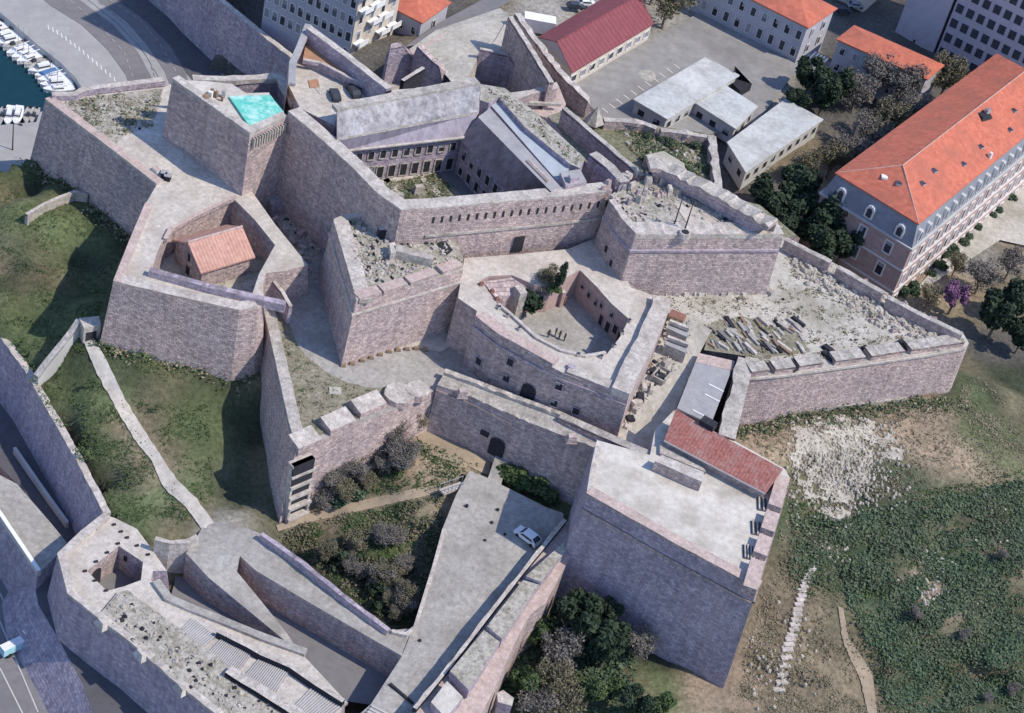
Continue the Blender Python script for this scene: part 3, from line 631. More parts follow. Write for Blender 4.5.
# rounded parapet wall behind the tower
q = MB(); rough_band(q, WP([(192,77),(225,78),(250,77),(282,75),(292,92),(300,106)], ZT - 1), 1.3, None, .4, 'coping', 'coping', .08, side=-1)
P = WP([(192,77),(225,78),(250,77),(282,75),(292,92),(300,106)], ZT - 1); B2 = offset(P, 1.0, closed=False)
for a, b, c, e in zip(P, P[1:], B2, B2[1:]):
    V = lambda p, z: Vector((p.x, p.y, z)); q.face([V(a, 10), V(b, 10), b, a], 'stone_shade')
    q.face([V(e, 10), V(c, 10), V(c, ZT - 1), V(e, ZT - 1)], 'stone_shade')
solo(q, 'wall', 'pale-topped curving wall behind the turquoise covered tower', 'wall')
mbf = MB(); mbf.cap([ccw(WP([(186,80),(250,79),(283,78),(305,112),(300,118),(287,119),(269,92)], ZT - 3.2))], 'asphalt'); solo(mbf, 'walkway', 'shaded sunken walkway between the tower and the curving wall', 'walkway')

# ---- citadel main enclosure wall
ZW = 27.8
t = thing('citadel_wall', 'high stone enclosure wall of the citadel with a row of gun slits', 'fortress wall', W(440, 250, 18))
path = [(288,112),(330,148),(352,168),(377,194),(401,210.5),(430,209),(500,203),(560,197.5),(612,191.5)]
P = WP(path, ZW); In = offset(P, -2.0, closed=False)
mb = MB(); Bo = [Vector((p.x, p.y, 11)) for p in offset(P, .5, closed=False)]
for i in range(len(P) - 1):
    mb.face([Bo[i], Bo[i + 1], P[i + 1], P[i]], 'stone'); V = lambda p: Vector((p.x, p.y, 17))
    mb.face([In[i], In[i + 1], V(In[i + 1]), V(In[i])], 'stone_shade')
mb.build('scarp_wall', t)
mb = MB(); rough_band(mb, P, 2.0, None, .2, 'coping', 'coping', .05); mb.build('coping', t)
cordon(t, P[5:], ZW, 4.4, .03, 'stone_pale')
A, B = P[5], P[8]
for i0 in (5, 6, 7):
    L_ = (P[i0 + 1] - P[i0]).length; n_s = int(L_ / 1.25)
    windows_px(t, P[i0], P[i0 + 1], [(P_u, P_v, .3, 1.0) for P_u, P_v in [(path[i0][0] + (path[i0+1][0] - path[i0][0]) * (k + .5) / n_s - 1, path[i0][1] + (path[i0+1][1] - path[i0][1]) * (k + .5) / n_s + 11.5) for k in range(n_s)]], off=.07, m_frame=None, m_pane='dark', name='gun_slit')
windows_px(t, P[6], P[7], [(518.5, 244, 1.5, 2.6)], off=.42, m_frame=None, m_pane='dark', name='door')
# sloping door reveal projects beyond the batter
# ---- inner courtyard
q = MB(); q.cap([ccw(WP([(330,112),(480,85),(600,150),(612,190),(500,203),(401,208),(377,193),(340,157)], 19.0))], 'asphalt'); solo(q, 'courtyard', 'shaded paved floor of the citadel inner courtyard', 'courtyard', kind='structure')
q = MB(); q.cap([ccw(WP([(373,186,19.15),(435,172.5,19.15),(466,198,19.15),(404,203,19.15),(385,197,19.15)]))], 'grass_court'); solo(q, 'lawn', 'patchy sunlit lawn with paths in the inner courtyard', 'lawn', kind='structure')
for (u0, v0, u1, v1) in ((372,184,435,171),(420,176,446,200),(385,178,400,196)):
    a = W(u0, v0, 19.2); b = W(u1, v1, 19.2); dd = (b - a).normalized(); nn = Vector((-dd.y, dd.x, 0)) * .5
    q = MB(); q.prism([a - nn, b - nn, b + nn, a + nn], 19.0, 'paving', 'paving'); solo(q, 'path', 'light gravel walk in the citadel courtyard lawn', 'path', 'gravel walks of the courtyard lawn', kind='structure')
q = MB(); c = W(390, 174, 19.1); q.box(c, 1.8, .9, 2.3, 'white_paint', .35); q.box((c.x, c.y - .5, c.z), 1.0, .2, 1.8, 'dark', .35); solo(q, 'kiosk', 'bright white sentry kiosk in front of the north barrack', 'kiosk')
for (u, v) in ((398,201),(418,193)):
    q = MB(); c = W(u, v, 19.1); q.box(c, 1.5, 1.0, 1.3, 'stone_pale', .5, taper=.15); solo(q, 'stone_block', 'pale stone plinth on the courtyard lawn behind the enclosure wall', 'stone block', 'plinths on the courtyard lawn')

# ---- north barrack
t = thing('barrack', 'two-storey north barrack with a broad weathered grey roof slab', 'barrack', W(400, 178, 19))
g0 = W(343, 152, 25.2); g1 = W(466, 138, 25.2); dn = (g1 - g0); dn.z = 0; LN = dn.length; dn.normalize(); nb = Vector((-dn.y, dn.x, 0))
zr = 28.2; k0 = W(337, 139, zr); k1 = W(479, 112, zr); h0 = W(337, 112, 30.5); h1 = W(480, 85, 30.5)
def V3(p, z): return Vector((p.x, p.y, z))
mb = MB(); w0 = g0 + nb * .6; w1 = g1 + nb * .6
mb.prism([V3(w0, 25.2), V3(w1, 25.2), V3(h1, 25.2), V3(h0, 25.2)], 18.5, 'stone_shade', 'stone_shade'); mb.build('wall', t)
mb = MB(); mb.face([V3(g0, 25.3), V3(g1, 25.3), k1, k0], 'lilac_wall'); mb.face([V3(w0, 25.1), V3(g0, 25.3), k0, V3(h0, 25.1)], 'stone_shade'); mb.build('lower_roof', t)
mb = MB(); mb.face([k0 + Vector((0, 0, .12)), k1 + Vector((0, 0, .12)), h1, h0], 'roof_slab')
for a, b in ((k0, k1), (k1, h1), (h1, h0), (h0, k0)):
    mb.face([V3(a, a.z - .35), V3(b, b.z - .35), b + Vector((0, 0, .12)) if b in (k0, k1) else b, a + Vector((0, 0, .12)) if a in (k0, k1) else a], 'coping')
mb.face([V3(h1, 18), V3(h0, 18), h0, h1], 'stone_shade'); mb.face([V3(k1, 18), V3(h1, 18), h1, k1], 'stone_shade'); mb.build('roof', t)
mb = MB(); mb.tube([V3(g0, 25.35), V3(g1, 25.35)], .22, .22, 'coping'); mb.build('cornice', t)
mb = MB(); a0 = h0 + Vector((0, 0, .05)); a1 = h1 + Vector((0, 0, .05)); rough_band(mb, [a0, a1], 1.5, None, .3, 'stone_pale', 'stone_pale', .1, side=1); mb.build('ridge_wall', t)
windows(t, w0, w1, [((k + .6) / 10.4, 22.9, .8, 1.3) for k in range(10)], 'stone_pale', 'dark', 'window', fw=.18)
windows(t, w0, w1, [((k + .6) / 10.4, 19.5, .95, 1.9) for k in range(1, 10) if k not in (2,)], 'stone_pale', 'dark', 'window', fw=.18)
windows(t, w0, w1, [(2.6 / 10.4, 19.1, 1.5, 2.4)], 'stone_pale', 'dark', 'door', fw=.2)

# ---- east barrack
t = thing('barrack', 'east barrack wing with a smooth lilac upper wall and narrow red ridge', 'barrack', W(520, 190, 19))
a0 = W(478, 117, 28.2); a1 = W(551, 191.5, 28.2); dE = a1 - a0; LE = dE.length; dE.normalize(); nE = Vector((dE.y, -dE.x, 0))   # outward: towards the court
if nE.x > 0: nE = -nE
mb = MB(); lw = Vector((0, 0, 0))
A_, B_ = a0, a1; a0b = V3(a0 + nE * 2.4, 24.9); a1b = V3(a1 + nE * 2.4, 24.9)  # leans outward to catch sky light; lilac lightens the shaded stone
bk0 = W(490, 108, 28.2); bk1 = W(560, 186, 28.2)
mb.face([a0b, a1b, a1, a0][::-1], 'lilac_wall'); mb.face([a0b, a1b, a1, a0], 'lilac_wall')
mb.build('upper_wall', t)
mb = MB(); w0 = V3(a0 + nE * 2.1, 24.8); w1 = V3(a1 + nE * 2.1, 24.8)
mb.prism([w0, w1, V3(bk1, 24.6), V3(bk0, 24.6)], 18.5, 'stone_shade', 'stone_shade'); mb.build('wall', t)
mb = MB(); mb.prism([a0, a1, bk1, bk0], 24.5, 'roof_grey', 'stone_shade'); mb.build('roof', t)
mb = MB(); s0 = a0.lerp(a1, .62) - nE * .9; s1 = a0.lerp(a1, .9) - nE * .9; mb.tube([V3(s0, 28.25), V3(s1, 28.25)], .35, .35, 'coping_pink'); mb.build('ridge_tiles', t)
windows(t, w0, w1, [((k + .7) / 9, z0, .85, 1.5) for k in range(8) for z0 in (22.2, 19.6)], 'stone_pale', 'dark', 'window', out=(1 if Vector((w1 - w0).yx).x * 0 == 0 and nE.dot(Vector(((w1 - w0).y, -(w1 - w0).x, 0))) > 0 else -1), fw=.18)
# bluish terrace east of it
q = MB(); q.prism(ringz([(489,103),(499,97),(525,127),(570,164),(568,174),(560,184)], 27.4), 17, 'roof_bluish', 'stone_shade'); solo(q, 'terrace', 'smooth pale blue flat roof strip east of the lilac barrack wing', 'flat roof')
q = MB(); q.prism(ringz([(480,84),(505,88),(535,112),(585,158),(580,168),(570,164),(525,127),(499,97),(489,103),(480,100)], 28.2), 15, 'rough_floor', 'stone_shade'); solo(q, 'rampart', 'weedy stone rampart curving past the blue flat roof', 'rampart')
q = MB(); q.prism(ringz([(560,172),(580,169),(587,182),(566,186)], 28.6), 19, 'roof_grey', 'stone_shade'); q.prism(ringz([(569,174),(577,173),(580,177),(571,179)], 29.4), 28.6, 'roof_grey', 'stone_shade'); solo(q, 'roof_hut', 'small grey flat-topped hut behind the slit wall', 'hut')
q = MB(); q.prism(ringz([(548,116),(560,112),(596,160),(590,166),(574,150)], 24.0), 14, 'grass_top', 'stone_shade'); solo(q, 'rampart', 'grass-covered rampart strip between two stone walls', 'rampart')
def runwall(label, uvz, width, zb, mtop='coping', mside='stone', name='wall', side=1, cat='wall', dz=.15, amp=.08, batter=0.0, group=None):
    P = WP(uvz); q = MB(); 
    for i in range(len(P) - 1):
        for off_, fl in ((0, 0), (-width * side, 1)):
            E = offset(P, off_, closed=False); bt = offset(P, (batter * (P[i].z - zb) if not fl else 0) * side + off_, closed=False)
            a, b = E[i], E[i + 1]; c, e = V3(bt[i + 1], zb), V3(bt[i], zb)
            f = [e, c, b, a]
            if (side == -1) != bool(fl): f.reverse()
            q.face(f, mside)
    E = offset(P, -width * side, closed=False)
    for k in (0, -1): q.face([V3(P[k], zb), P[k], E[k], V3(E[k], zb)], mside)
    rough_band(q, P, width, None, dz, mtop, mside, amp, side=side)
    return solo(q, name, label, cat, group)
runwall('curved dark retaining wall by the end of the chapel yard', RW, .5, 11.8, 'coping', 'stone_shade', side=1)
runwall('long wall with a dark inner face slanting down to the rubble bastion', [(562,109,27),(590,133,27),(614,154,27),(640,176,28)], .8, 15, 'stone_pale', 'stone')
runwall('short wall beside the dark triangular pit behind the slit wall', [(589,155,28),(606,168,28),(620,183,28.5)], 1.5, 15, 'stone_pale', 'stone_shade')
q = MB(); q.cap([ccw(WP([(560,110),(600,150),(640,178),(625,186),(612,190),(586,188),(584,168),(560,140)], 22.0))], 'asphalt_shade_dark'); solo(q, 'pit_floor', 'dark shaded floor of the pit behind the slit wall', 'ground', kind='structure')

# ---- right (east) bastion
t = thing('bastion', 'eastern stone bastion with a rubble-strewn top and two thin poles', 'bastion', W(700, 290, 16))
ZR = hgt(635, 237, 288, 18.5)
rg = [(608,203),(621,222),(635,236.8),(710,236.8),(783,236.6),(782,231),(748,214),(718,204),(697,191),(673,174),(655,173),(634,184),(616,193)]
P = ccw(WP(rg, ZR))
mb = MB(); mb.prism(P, 12, 'rough_floor', 'stone', .045, top=False); mb.build('scarp_wall', t)
mb = MB(); mb.cap([P], 'rough_floor'); mb.build('terreplein', t)
cordon(t, WP([(608,203),(621,222),(635,236.8),(783,236.6)], ZR), ZR, 2.3, .045, 'stone_shade')
mb = MB(); rough_band(mb, WP([(635,237),(660,237),(700,237),(740,237),(783,236.8)], ZR), 2.6, None, .5, 'coping', 'coping', .12, step=.8); mb.build('parapet', t)
mb = MB(); rough_band(mb, WP([(608,203),(621,222),(635,237)], ZR), 1.0, None, .6, 'coping', 'stone', .1, step=.9); mb.build('parapet', t)
mb = MB(); bp = WP([(655,180),(663,183),(675,191),(697,200),(718,213),(748,232)], ZR + .1)
tp = WP([(650,170),(662,171),(676,178),(699,190),(722,202),(768,229)], ZR + 2.4)
for i in range(len(bp) - 1):
    mb.face([bp[i], bp[i + 1], tp[i + 1], tp[i]], 'stone_shade')
mb.build('inner_wall', t)
mb = MB(); rough_band(mb, tp, 2.6, None, .3, 'stone_pale', 'stone', .35, step=.9); mb.build('broken_parapet', t)
mb = MB(); bk = offset(tp, -2.5, closed=False)
for i in range(len(tp) - 1): mb.face([V3(bk[i], 12), V3(bk[i + 1], 12), bk[i + 1], bk[i]][::-1], 'stone')
mb.build('outer_wall', t)
q = MB(); q.cap([ccw(WP([(674,203),(700,208),(722,226),(735,233),(700,233),(690,228)], ZR + .06))], 'paving'); q.build('paved_patch', t)
lw0 = W(609.5, 206, ZR); lw1 = W(634, 237, ZR)
windows(t, V3(offset([lw0, lw1], .45, closed=False)[0], 0), V3(offset([lw0, lw1], .45, closed=False)[1], 0), [(.35, ZR - 6, .5, .9), (.62, ZR - 7, .5, .9)], None, 'dark', 'gun_slit')
for lab, (u, v), h in (('taller thin flagpole standing on the rubble-topped eastern bastion', (684, 232), 5.6), ('shorter thin pole left of the flagpole on the eastern bastion', (673.5, 227), 4.8)):
    c = W(u, v, ZR); q = MB(); q.tube([c, c + Vector((0, 0, h))], .11, .06, 'dark', 8); q.box((c.x, c.y, c.z), .6, .6, .25, 'concrete'); solo(q, 'flagpole', lab, 'flagpole')
c = W(684, 236, ZR + .2); q = MB(); q.tube([c, c + Vector((0, 0, .7))], .9, .8, 'coping', 10); q.tube([c + Vector((0, 0, .7)), c + Vector((0, 0, .78))], .55, .5, 'dark', 10); solo(q, 'well_head', 'round stone ring with a dark mouth at the eastern bastion edge', 'well head')
for (cu, cv, rr) in ((622,195,2.6),(645,186,3.0),(664,186,2.4)):
    for k in range(12):
        a = k * .5236 + R.uniform(-.2, .2); c = W(cu, cv, ZR); q = MB(); q.box((c.x + rr * math.cos(a), c.y + rr * math.sin(a) * .7, c.z), R.uniform(.7, 1.5), R.uniform(.5, .9), R.uniform(.4, 1.3), R.choice(['stone_pale', 'coping', 'stone']), a, taper=.12)
        solo(q, 'rubble_block', 'broken masonry lump among the ruins on the eastern bastion top', 'rubble', 'masonry lumps on the eastern bastion')

# ---- gate building with its courtyard
t = thing('gatehouse', 'citadel gatehouse with pale roof terrace wrapped round a sunken paved court', 'gatehouse', W(540, 400, 12.5))
ZG = 20.0
og = [(464.5,258),(458,298),(477,311),(475,319),(499,338),(525,352),(552,367),(565,374),(595,385),(628,399),(640,370),(652,350),(668,313),(669,303),(645,292),(632,288),(600,236),(568,249),(520,254)]
hg = [(481,280),(489,276),(512,275),(535,285),(552,285),(580,270),(597,287),(611,303),(629,319),(620,337),(607,354),(585,357),(560,351),(535,338),(516,320),(498,305)]
O_ = ccw(WP(og, ZG)); H_ = WP(hg, ZG); H_ = H_ if area2(H_) < 0 else H_[::-1]
ZF = 15.2
mb = MB(); bo = [V3(p, 11.9) for p in offset(O_, .25)]; mb.sides(O_, bo, 'stone'); mb.build('wall', t)
mb = MB(); mb.cap([O_, H_], 'paving'); mb.build('roof_terrace', t)
mb = MB(); hb = [V3(p, ZF) for p in H_]; mb.sides(H_, hb, 'facade_pink'); mb.build('court_wall', t)
mb = MB(); mb.cap([ccw(hb)], 'ramp_paving'); mb.build('court_floor', t)
mb = MB(); rough_band(mb, WP([(475,319),(499,338),(525,352),(552,367)], ZG), 1.7, None, .55, 'coping_pink', 'stone', .05); mb.build('parapet', t); mb = MB(); rough_band(mb, WP([(566,374),(595,385),(628,399)], ZG), 1.7, None, .4, 'coping', 'stone', .04)
mb.build('parapet', t)
mb = MB(); rough_band(mb, WP([(628,399),(641,370),(653,349),(668,313),(669,304)], ZG), 2.4, None, .9, 'coping', 'coping', .05); mb.build('side_parapet', t)
cordon(t, WP([(475,319),(499,338),(525,352),(552,367),(565,374),(595,385),(628,399)], ZG), ZG, 1.1, .03, 'stone_shade')
inner = [(607,354),(585,357),(560,351),(535,338),(516,320),(498,305)]
mb = MB(); rough_band(mb, WP([(606,355),(585,358.5),(560,352.5),(535,339.5),(515,321),(497,306)], ZG), .45, None, .35, 'coping', 'coping', .03, side=-1); mb.build('court_kerb', t)
fa = offset(WP([(475,319),(628,399)], ZG), .25, closed=False)
f0 = V3(offset(WP([(475,319),(565,374)], ZG), .18, closed=False)[0], 0); f1 = V3(offset(WP([(475,319),(565,374)], ZG), .18, closed=False)[1], 0)
f1 = W(564, 374, 20); f0 = W(475, 319, 20)
e0_ = W(499, 338, 20); e1_ = W(552, 367, 20)
windows_px(t, W(475,319,20), W(499,338,20), [(479,361,.9,1.1)], off=.2, m_frame='stone_shade', m_pane='dark', name='window', fw=.1)
windows_px(t, W(499,338,20), W(525,352,20), [(510.5,362,.9,1.1),(506.5,378,.9,1.1)], off=.2, m_frame='stone_shade', m_pane='dark', name='window', fw=.1)
windows_px(t, W(525,352,20), W(552,367,20), [(528,393,2.1,3.0)], off=.26, m_frame=None, m_pane='dark', name='gateway', arch=True)
windows_px(t, W(565,374,20), W(595,385,20), [(559,386.6,.9,1.1),(554,403,.9,1.1),(576,411,.9,1.1)], off=.2, m_frame='stone_shade', m_pane='dark', name='window', fw=.1)
a_, b_ = W(584, 274, 20), W(628, 319, 20)
x0, x1 = (W(611, 303, 20), W(629, 319, 20)); ys0, ys1 = (W(580, 270, 20), W(597, 287, 20)); ym0, ym1 = (W(597, 287, 20), W(611, 303, 20))
def side_of(p, q):
    c = W(560, 320, 20); d = q - p; return 1 if Vector((d.y, -d.x, 0)).dot(c - p) > 0 else -1
for (p, q, it) in ((ys0, ys1, [(.35, 17.8, .6, .9), (.75, 17.4, .6, 1.1)]), (ym0, ym1, [(.2, 17.3, .6, 1.1), (.75, 15.4, .8, 1.7), (.55, 17.9, .6, .9)]), (x0, x1, [(.18, 15.4, .8, 1.7), (.2, 18.1, .6, .9), (.55, 16.2, .8, 1.4), (.85, 15.4, .8, 1.7)])):
    windows(t, p, q, it, 'facade_pink', 'dark', 'window', out=side_of(p, q), fw=.1)
# small chimneys/vents along the court rim
for i, (u, v) in enumerate(((499,309),(507,317),(519,330),(578,356),(601,358),(614,347),(622,334),(629,322))):
    q = MB(); q.box(W(u, v, ZG), .5, .5, .5, 'stone_pale', .4 + i, mt='dark', taper=.06); q.build('vent', t)
q = MB(); q.tube([W(571, 368.5, ZG), W(571, 368.5, ZG) + Vector((0, 0, .5))], .6, .5, 'stone_shade', 10); q.build('vent', t)
# curved stair in the court
t2 = thing('staircase', 'curved outdoor stone staircase with striped treads in the gatehouse court', 'staircase', W(500, 300, ZF))
c0 = W(500, 283, ZG)
for k in range(12):
    f = k / 11; A = W(496 + 22 * f, 300 - 14 * f, ZF); zt = ZF + .4 + 4.2 * f
    a = WP([(497 + 21 * f, 299 - 14 * f), (503 + 21 * f, 307 - 14 * f)], zt); dd = (a[1] - a[0]); s_ = Vector((-dd.y, dd.x, 0)).normalized() * .55
    q = MB(); q.prism([a[0] - s_, a[1] - s_, a[1] + s_, a[0] + s_], ZF, 'coping', 'stone_pale'); q.build('step', t2)
# curved lilac roof piece left of the stair
q = MB(); q.prism(ringz([(483,281.5,19.6),(512,277.5,19.6),(527,287,19.2),(503,299,18.4),(495,297,18.6)], None), ZF, 'stone', 'stone'); solo(q, 'shelter', 'lean-to shelter with a reddish lilac roof in the gatehouse court', 'shelter')
q = MB(); 
for (u, v) in ((481,285),(492,292),(497,300)):
    q = MB(); q.box(W(u, v, ZG), .55, .55, .5, 'rust', .5, taper=.1); solo(q, 'chimney_pot', 'rusty red flue on the corner of the gatehouse court', 'flue', 'rusty flues by the gatehouse stair')
c = W(556, 300, ZF); q = MB(); q.box(c, 3.2, .5, 2.6, 'facade_pink', -1.0, mt='coping'); solo(q, 'wall', 'small pale screen wall under the cypress in the gatehouse court', 'wall')
q = MB(); q.box(W(561, 300, ZF), 2.2, .25, 1.4, 'rust', -1.0, mt='rust'); solo(q, 'fence', 'rusty red fence panel beside the screen wall in the court', 'fence')

# people in the court
def person_mesh():
    mb = MB()
    for s_ in (-.1, .1): mb.tube([(s_, 0, 0), (s_ * .9, .02, .45), (s_ * .8, 0, .86)], .06, .09, 'car_dark', 6)
    mb.tube([(0, 0, .82), (0, 0, 1.1), (0, 0, 1.38), (0, 0, 1.48)], .16, .18, 'car_dark', 8)
    for s_ in (-.22, .22): mb.tube([(s_, 0, 1.4), (s_ * 1.25, .03, 1.12), (s_ * 1.2, .1, .85)], .055, .04, 'wood', 6)
    mb.tube([(0, 0, 1.45), (0, 0, 1.56)], .06, .06, 'wood', 6)
    mb.tube([(0, 0, 1.53), (0, .01, 1.6), (0, .01, 1.7), (0, 0, 1.76)], .085, .09, 'wood', 8)
    return mb
for i, (u, v) in enumerate(((548,337.5),(555,336),(559,338.5),(564,341))):
    mb = person_mesh(); c = W(u, v, ZF + .01)
    o = mb.build('person', None); o.location = c; o.rotation_euler.z = R.uniform(0, 6); o.scale = (.85, .85, .85)
    tag(o, 'tiny dark-clothed person standing in the small group in the gatehouse court', 'person', 'visitors gathered in the gatehouse court')

# ---- cavalier (between chapel and gatehouse)
t = thing('bastion', 'central high bastion with rough rubble floor and pink merlons facing the road', 'bastion', W(355, 355, 12))
ZV = hgt(356, 302, 361, 12.0)
rg = [(333,222),(356,302),(410,286),(463,270),(463,258),(452,232),(440,214),(401,211),(380,200)]
P = ccw(WP(rg, ZV))
mb = MB(); mb.prism(P, 11.8, 'rough_floor', 'stone', .07, top=False); mb.build('scarp_wall', t)
mb = MB(); mb.cap([P], 'rough_floor'); mb.build('terreplein', t)
cordon(t, WP([(333,222),(356,302),(463,270)], ZV), ZV, 1.9, .07, 'coping')
mb = MB(); rough_band(mb, WP([(333,222),(345,262),(356,301.5)], ZV), 2.0, None, .35, 'coping', 'coping', .06); mb.build('parapet', t)
mb = MB(); rough_band(mb, WP([(333,221),(345,216),(362,213)], ZV), 1.0, None, .35, 'coping', 'coping', .1, side=-1); mb.build('parapet', t)
for a, b in (((360,299),(382,292)),((384,291.5),(408,284)),((411,283),(437,274)),((443,272),(463,265))):
    A = W(*a, ZV + .5); B = W(*b, ZV + .5); dd = B - A; nn = Vector((-dd.y, dd.x, 0)).normalized() * 1.5
    q = MB(); q.prism([A, B, B + nn, A + nn], ZV - .3, 'coping_pink', 'stone'); q.build('merlon', t)
q = MB(); q.prism(ringz([(394,246,ZV+1.3),(398,244,ZV+1.3),(434,255,ZV+1.3),(433,260,ZV+1.3),(396,251,ZV+1.3)], None), ZV, 'stone_pale', 'stone_pale'); q.build('traverse', t)
q = MB(); q.prism(ringz([(389,243),(395,242),(396,252),(391,253)], ZV + 1.3), ZV, 'coping', 'stone_pale'); q.build('traverse_end', t)
q = MB(); q.cap([ccw(WP([(427,231,ZV+.07),(437,230,ZV+.07),(453,250,ZV+.07),(446,256,ZV+.07)]))], 'dark'); q.build('pit', t)
for lab, u0, v0, w_ in (('left', 378, 228, 9), ('right', 415, 232, 8)):
    q = MB(); q.box(W(u0 + w_ / 2, v0 + 9, ZV), 1.5, .8, 1.5, 'dark', .4, mt='coping'); q.build('doorway', t)
for i in range(60):
    f = R.random(); side_ = R.random()
    u, v = ((338 + 22 * f + R.uniform(3, 12), 226 + 68 * f) if side_ < .5 else (R.uniform(352, 450), R.uniform(240, 280)))
    if v > 298 - (u - 356) * .3: continue
    q = MB(); rock(q, W(u, v, ZV), R.uniform(.12, .4), R.choice(['wood', 'stone_pale', 'stone', 'dark', 'limestone'])); solo(q, 'loose_stone', 'small loose stone on the floor of the central bastion', 'stone', 'loose stones on the central bastion')
# ---- low wall of bollard stones below the cavalier
A = WP([(343,366),(352,364),(362,361),(371,358),(380,355),(389,352),(398,350.5),(407,349.5),(416,349),(425,350)], 12.05)
for c in A:
    q = MB(); q.box(c, .7, .5, .35, 'wood', .3, taper=.06); solo(q, 'planter', 'low brown planter in the curved row beneath the central bastion', 'planter', 'low planters lining the road')
q = MB(); q.cap([ccw(WP([(345,362),(445,322),(452,345),(440,352),(412,347),(380,353)], 12.05))], 'gravel_floor'); solo(q, 'verge', 'pale gravel verge between the planters and the central bastion', 'verge', kind='structure')
rampS = MB(); rampS.prism(ringz([(443,325,12.1),(452,350,12.1),(462,325,18.5),(455,305,18.5)], None), 11.9, 'paving', 'stone'); 

# ---- gate curtain wall in front
t = thing('curtain_wall', 'curtain wall with an arched gate reached by the small bridge', 'fortress wall', W(505, 450, 5))
top = WP([(437,386,12.9),(470,398,13.0),(515,418,13.4),(555,434,14.0),(594,449,14.6)])
inn = WP([(443,375,12.9),(478,388,13.0),(515,402,13.4),(558,418,14.0),(598,437,14.6)])
bot = [V3(p, 2) for p in offset(top, .9, closed=False)]
mb = MB()
for i in range(4):
    mb.face([bot[i], bot[i + 1], top[i + 1], top[i]], 'stone'); mb.face([V3(inn[i + 1], 11.5), V3(inn[i], 11.5), inn[i], inn[i + 1]], 'stone')
mb.face([V3(top[0], 2), top[0], inn[0], V3(inn[0], 2)], 'stone')
mb.build('scarp_wall', t)
mb = MB()
for i in range(4): mb.face([top[i], top[i + 1], inn[i + 1], inn[i]], 'stone_pale')
rough_band(mb, top, .7, None, .25, 'stone_pale', 'stone', .12, step=.9); mb.build('coping', t)
cordon(t, top[:3], 13.2, 1.0, .07, 'stone'); 
mb = MB(); iv = [p.copy() for p in inn]; rough_band(mb, iv, .8, None, .55, 'stone_pale', 'stone_pale', .15, step=.8); mb.build('inner_parapet', t)
g0, g1 = bot[1], bot[3]
a, b = offset([top[1], top[2]], .55, closed=False)
windows(t, a, b, [(.82, 6.2, 2.2, 3.2)], None, 'dark', 'gateway', arch=True)
windows(t, a, b, [(.50, 8.6, 1.2, .8)], None, 'dark', 'opening')
A = W(437, 386, 12.9)
for (u, v) in ((462,396),(571,441)):
    q = MB(); q.box(W(u, v, 13.0 if u < 500 else 14.2), 1.5, 1.2, 1.0, 'stone', .3, taper=.25); q.build('merlon_stub', t)
runwall('rounded ridge wall running from the gate curtain to the white terrace', [(558,418,14.6),(590,432,15.4),(630,450,16.2),(656,461,16.4)], 1.2, 11.5, 'stone_pale', 'stone', side=1)

# ---- south bastion with white terrace
t = thing('bastion', 'large southern bastion with white roof terrace and tall shaded walls', 'bastion', W(735, 686, 0))
ZP = hgt(757, 590, 681, 0.0)
print('levels', ZT, ZR, ZV, ZP)
rg = [(586,495),(670,543),(757,590),(773,535),(790,478),(785,469),(733,440),(700,425),(676,408),(655,430),(650,455),(597,440),(594,449)]
P = ccw(WP(rg, ZP))
mb = MB(); mb.prism(P, -3, 'paving_white', 'stone_shade', .045, top=False); mb.build('scarp_wall', t)
mb = MB(); mb.cap([P], 'paving_white'); mb.build('roof_terrace', t)
cordon(t, WP([(586,495),(670,543),(757,590)], ZP), ZP, 2.2, .045, 'stone')
cordon(t, WP([(757,590),(790,478)], ZP), ZP, 2.2, .045, 'stone')
mb = MB(); rough_band(mb, WP([(586,495),(628,519),(670,543),(720,570),(757,590)], ZP), 1.5, None, .35, 'coping_pink', 'stone', .06); mb.build('parapet', t)
mb = MB(); rough_band(mb, WP([(595,447),(590,470),(586,495)], ZP), .7, None, .3, 'coping', 'stone', .06); mb.build('parapet', t)
for a, b in (((757,590),(765,562)),((767,556),(773,538)),((774.5,532),(780,514)),((781.5,508),(790,478))):
    A = W(*a, ZP + 1.2); B = W(*b, ZP + 1.2); dd = B - A; nn = Vector((-dd.y, dd.x, 0)).normalized() * 1.7
    q = MB(); q.prism([A, B, B + nn, A + nn], ZP - .2, 'coping_pink', 'stone'); q.build('merlon', t)
q = MB(); q.prism(ringz([(655,461),(662,455),(704,472),(702,482)], ZP + 1.7), ZP, 'coping', 'stone'); q.build('stair_enclosure', t)
q = MB(); q.prism(ringz([(660,441),(700,460),(706,472),(660,453)], ZP + .5), ZP, 'stone_pale', 'stone'); q.build('light_well', t)
for (u, v, n_s) in ((762,505,3),(756,529,3),(748,553,4)):
    c = W(u + 1, v, ZP); q = MB(); q.box(c, 1.5, 2.3, .12, 'asphalt_shade_dark', .1)
    for k in range(n_s): q.box((c.x - .55 + k * 1.1 / (n_s - 1), c.y, c.z + .12), .16, 2.2, .22, 'coping', .1)
    solo(q, 'drain_grate', {505: 'slatted grate nearest the red roof corner on the white terrace', 529: 'middle slatted grate beside the pink merlons of the white terrace', 553: 'slatted grate nearest the tip of the white terrace'}[v], 'grate')
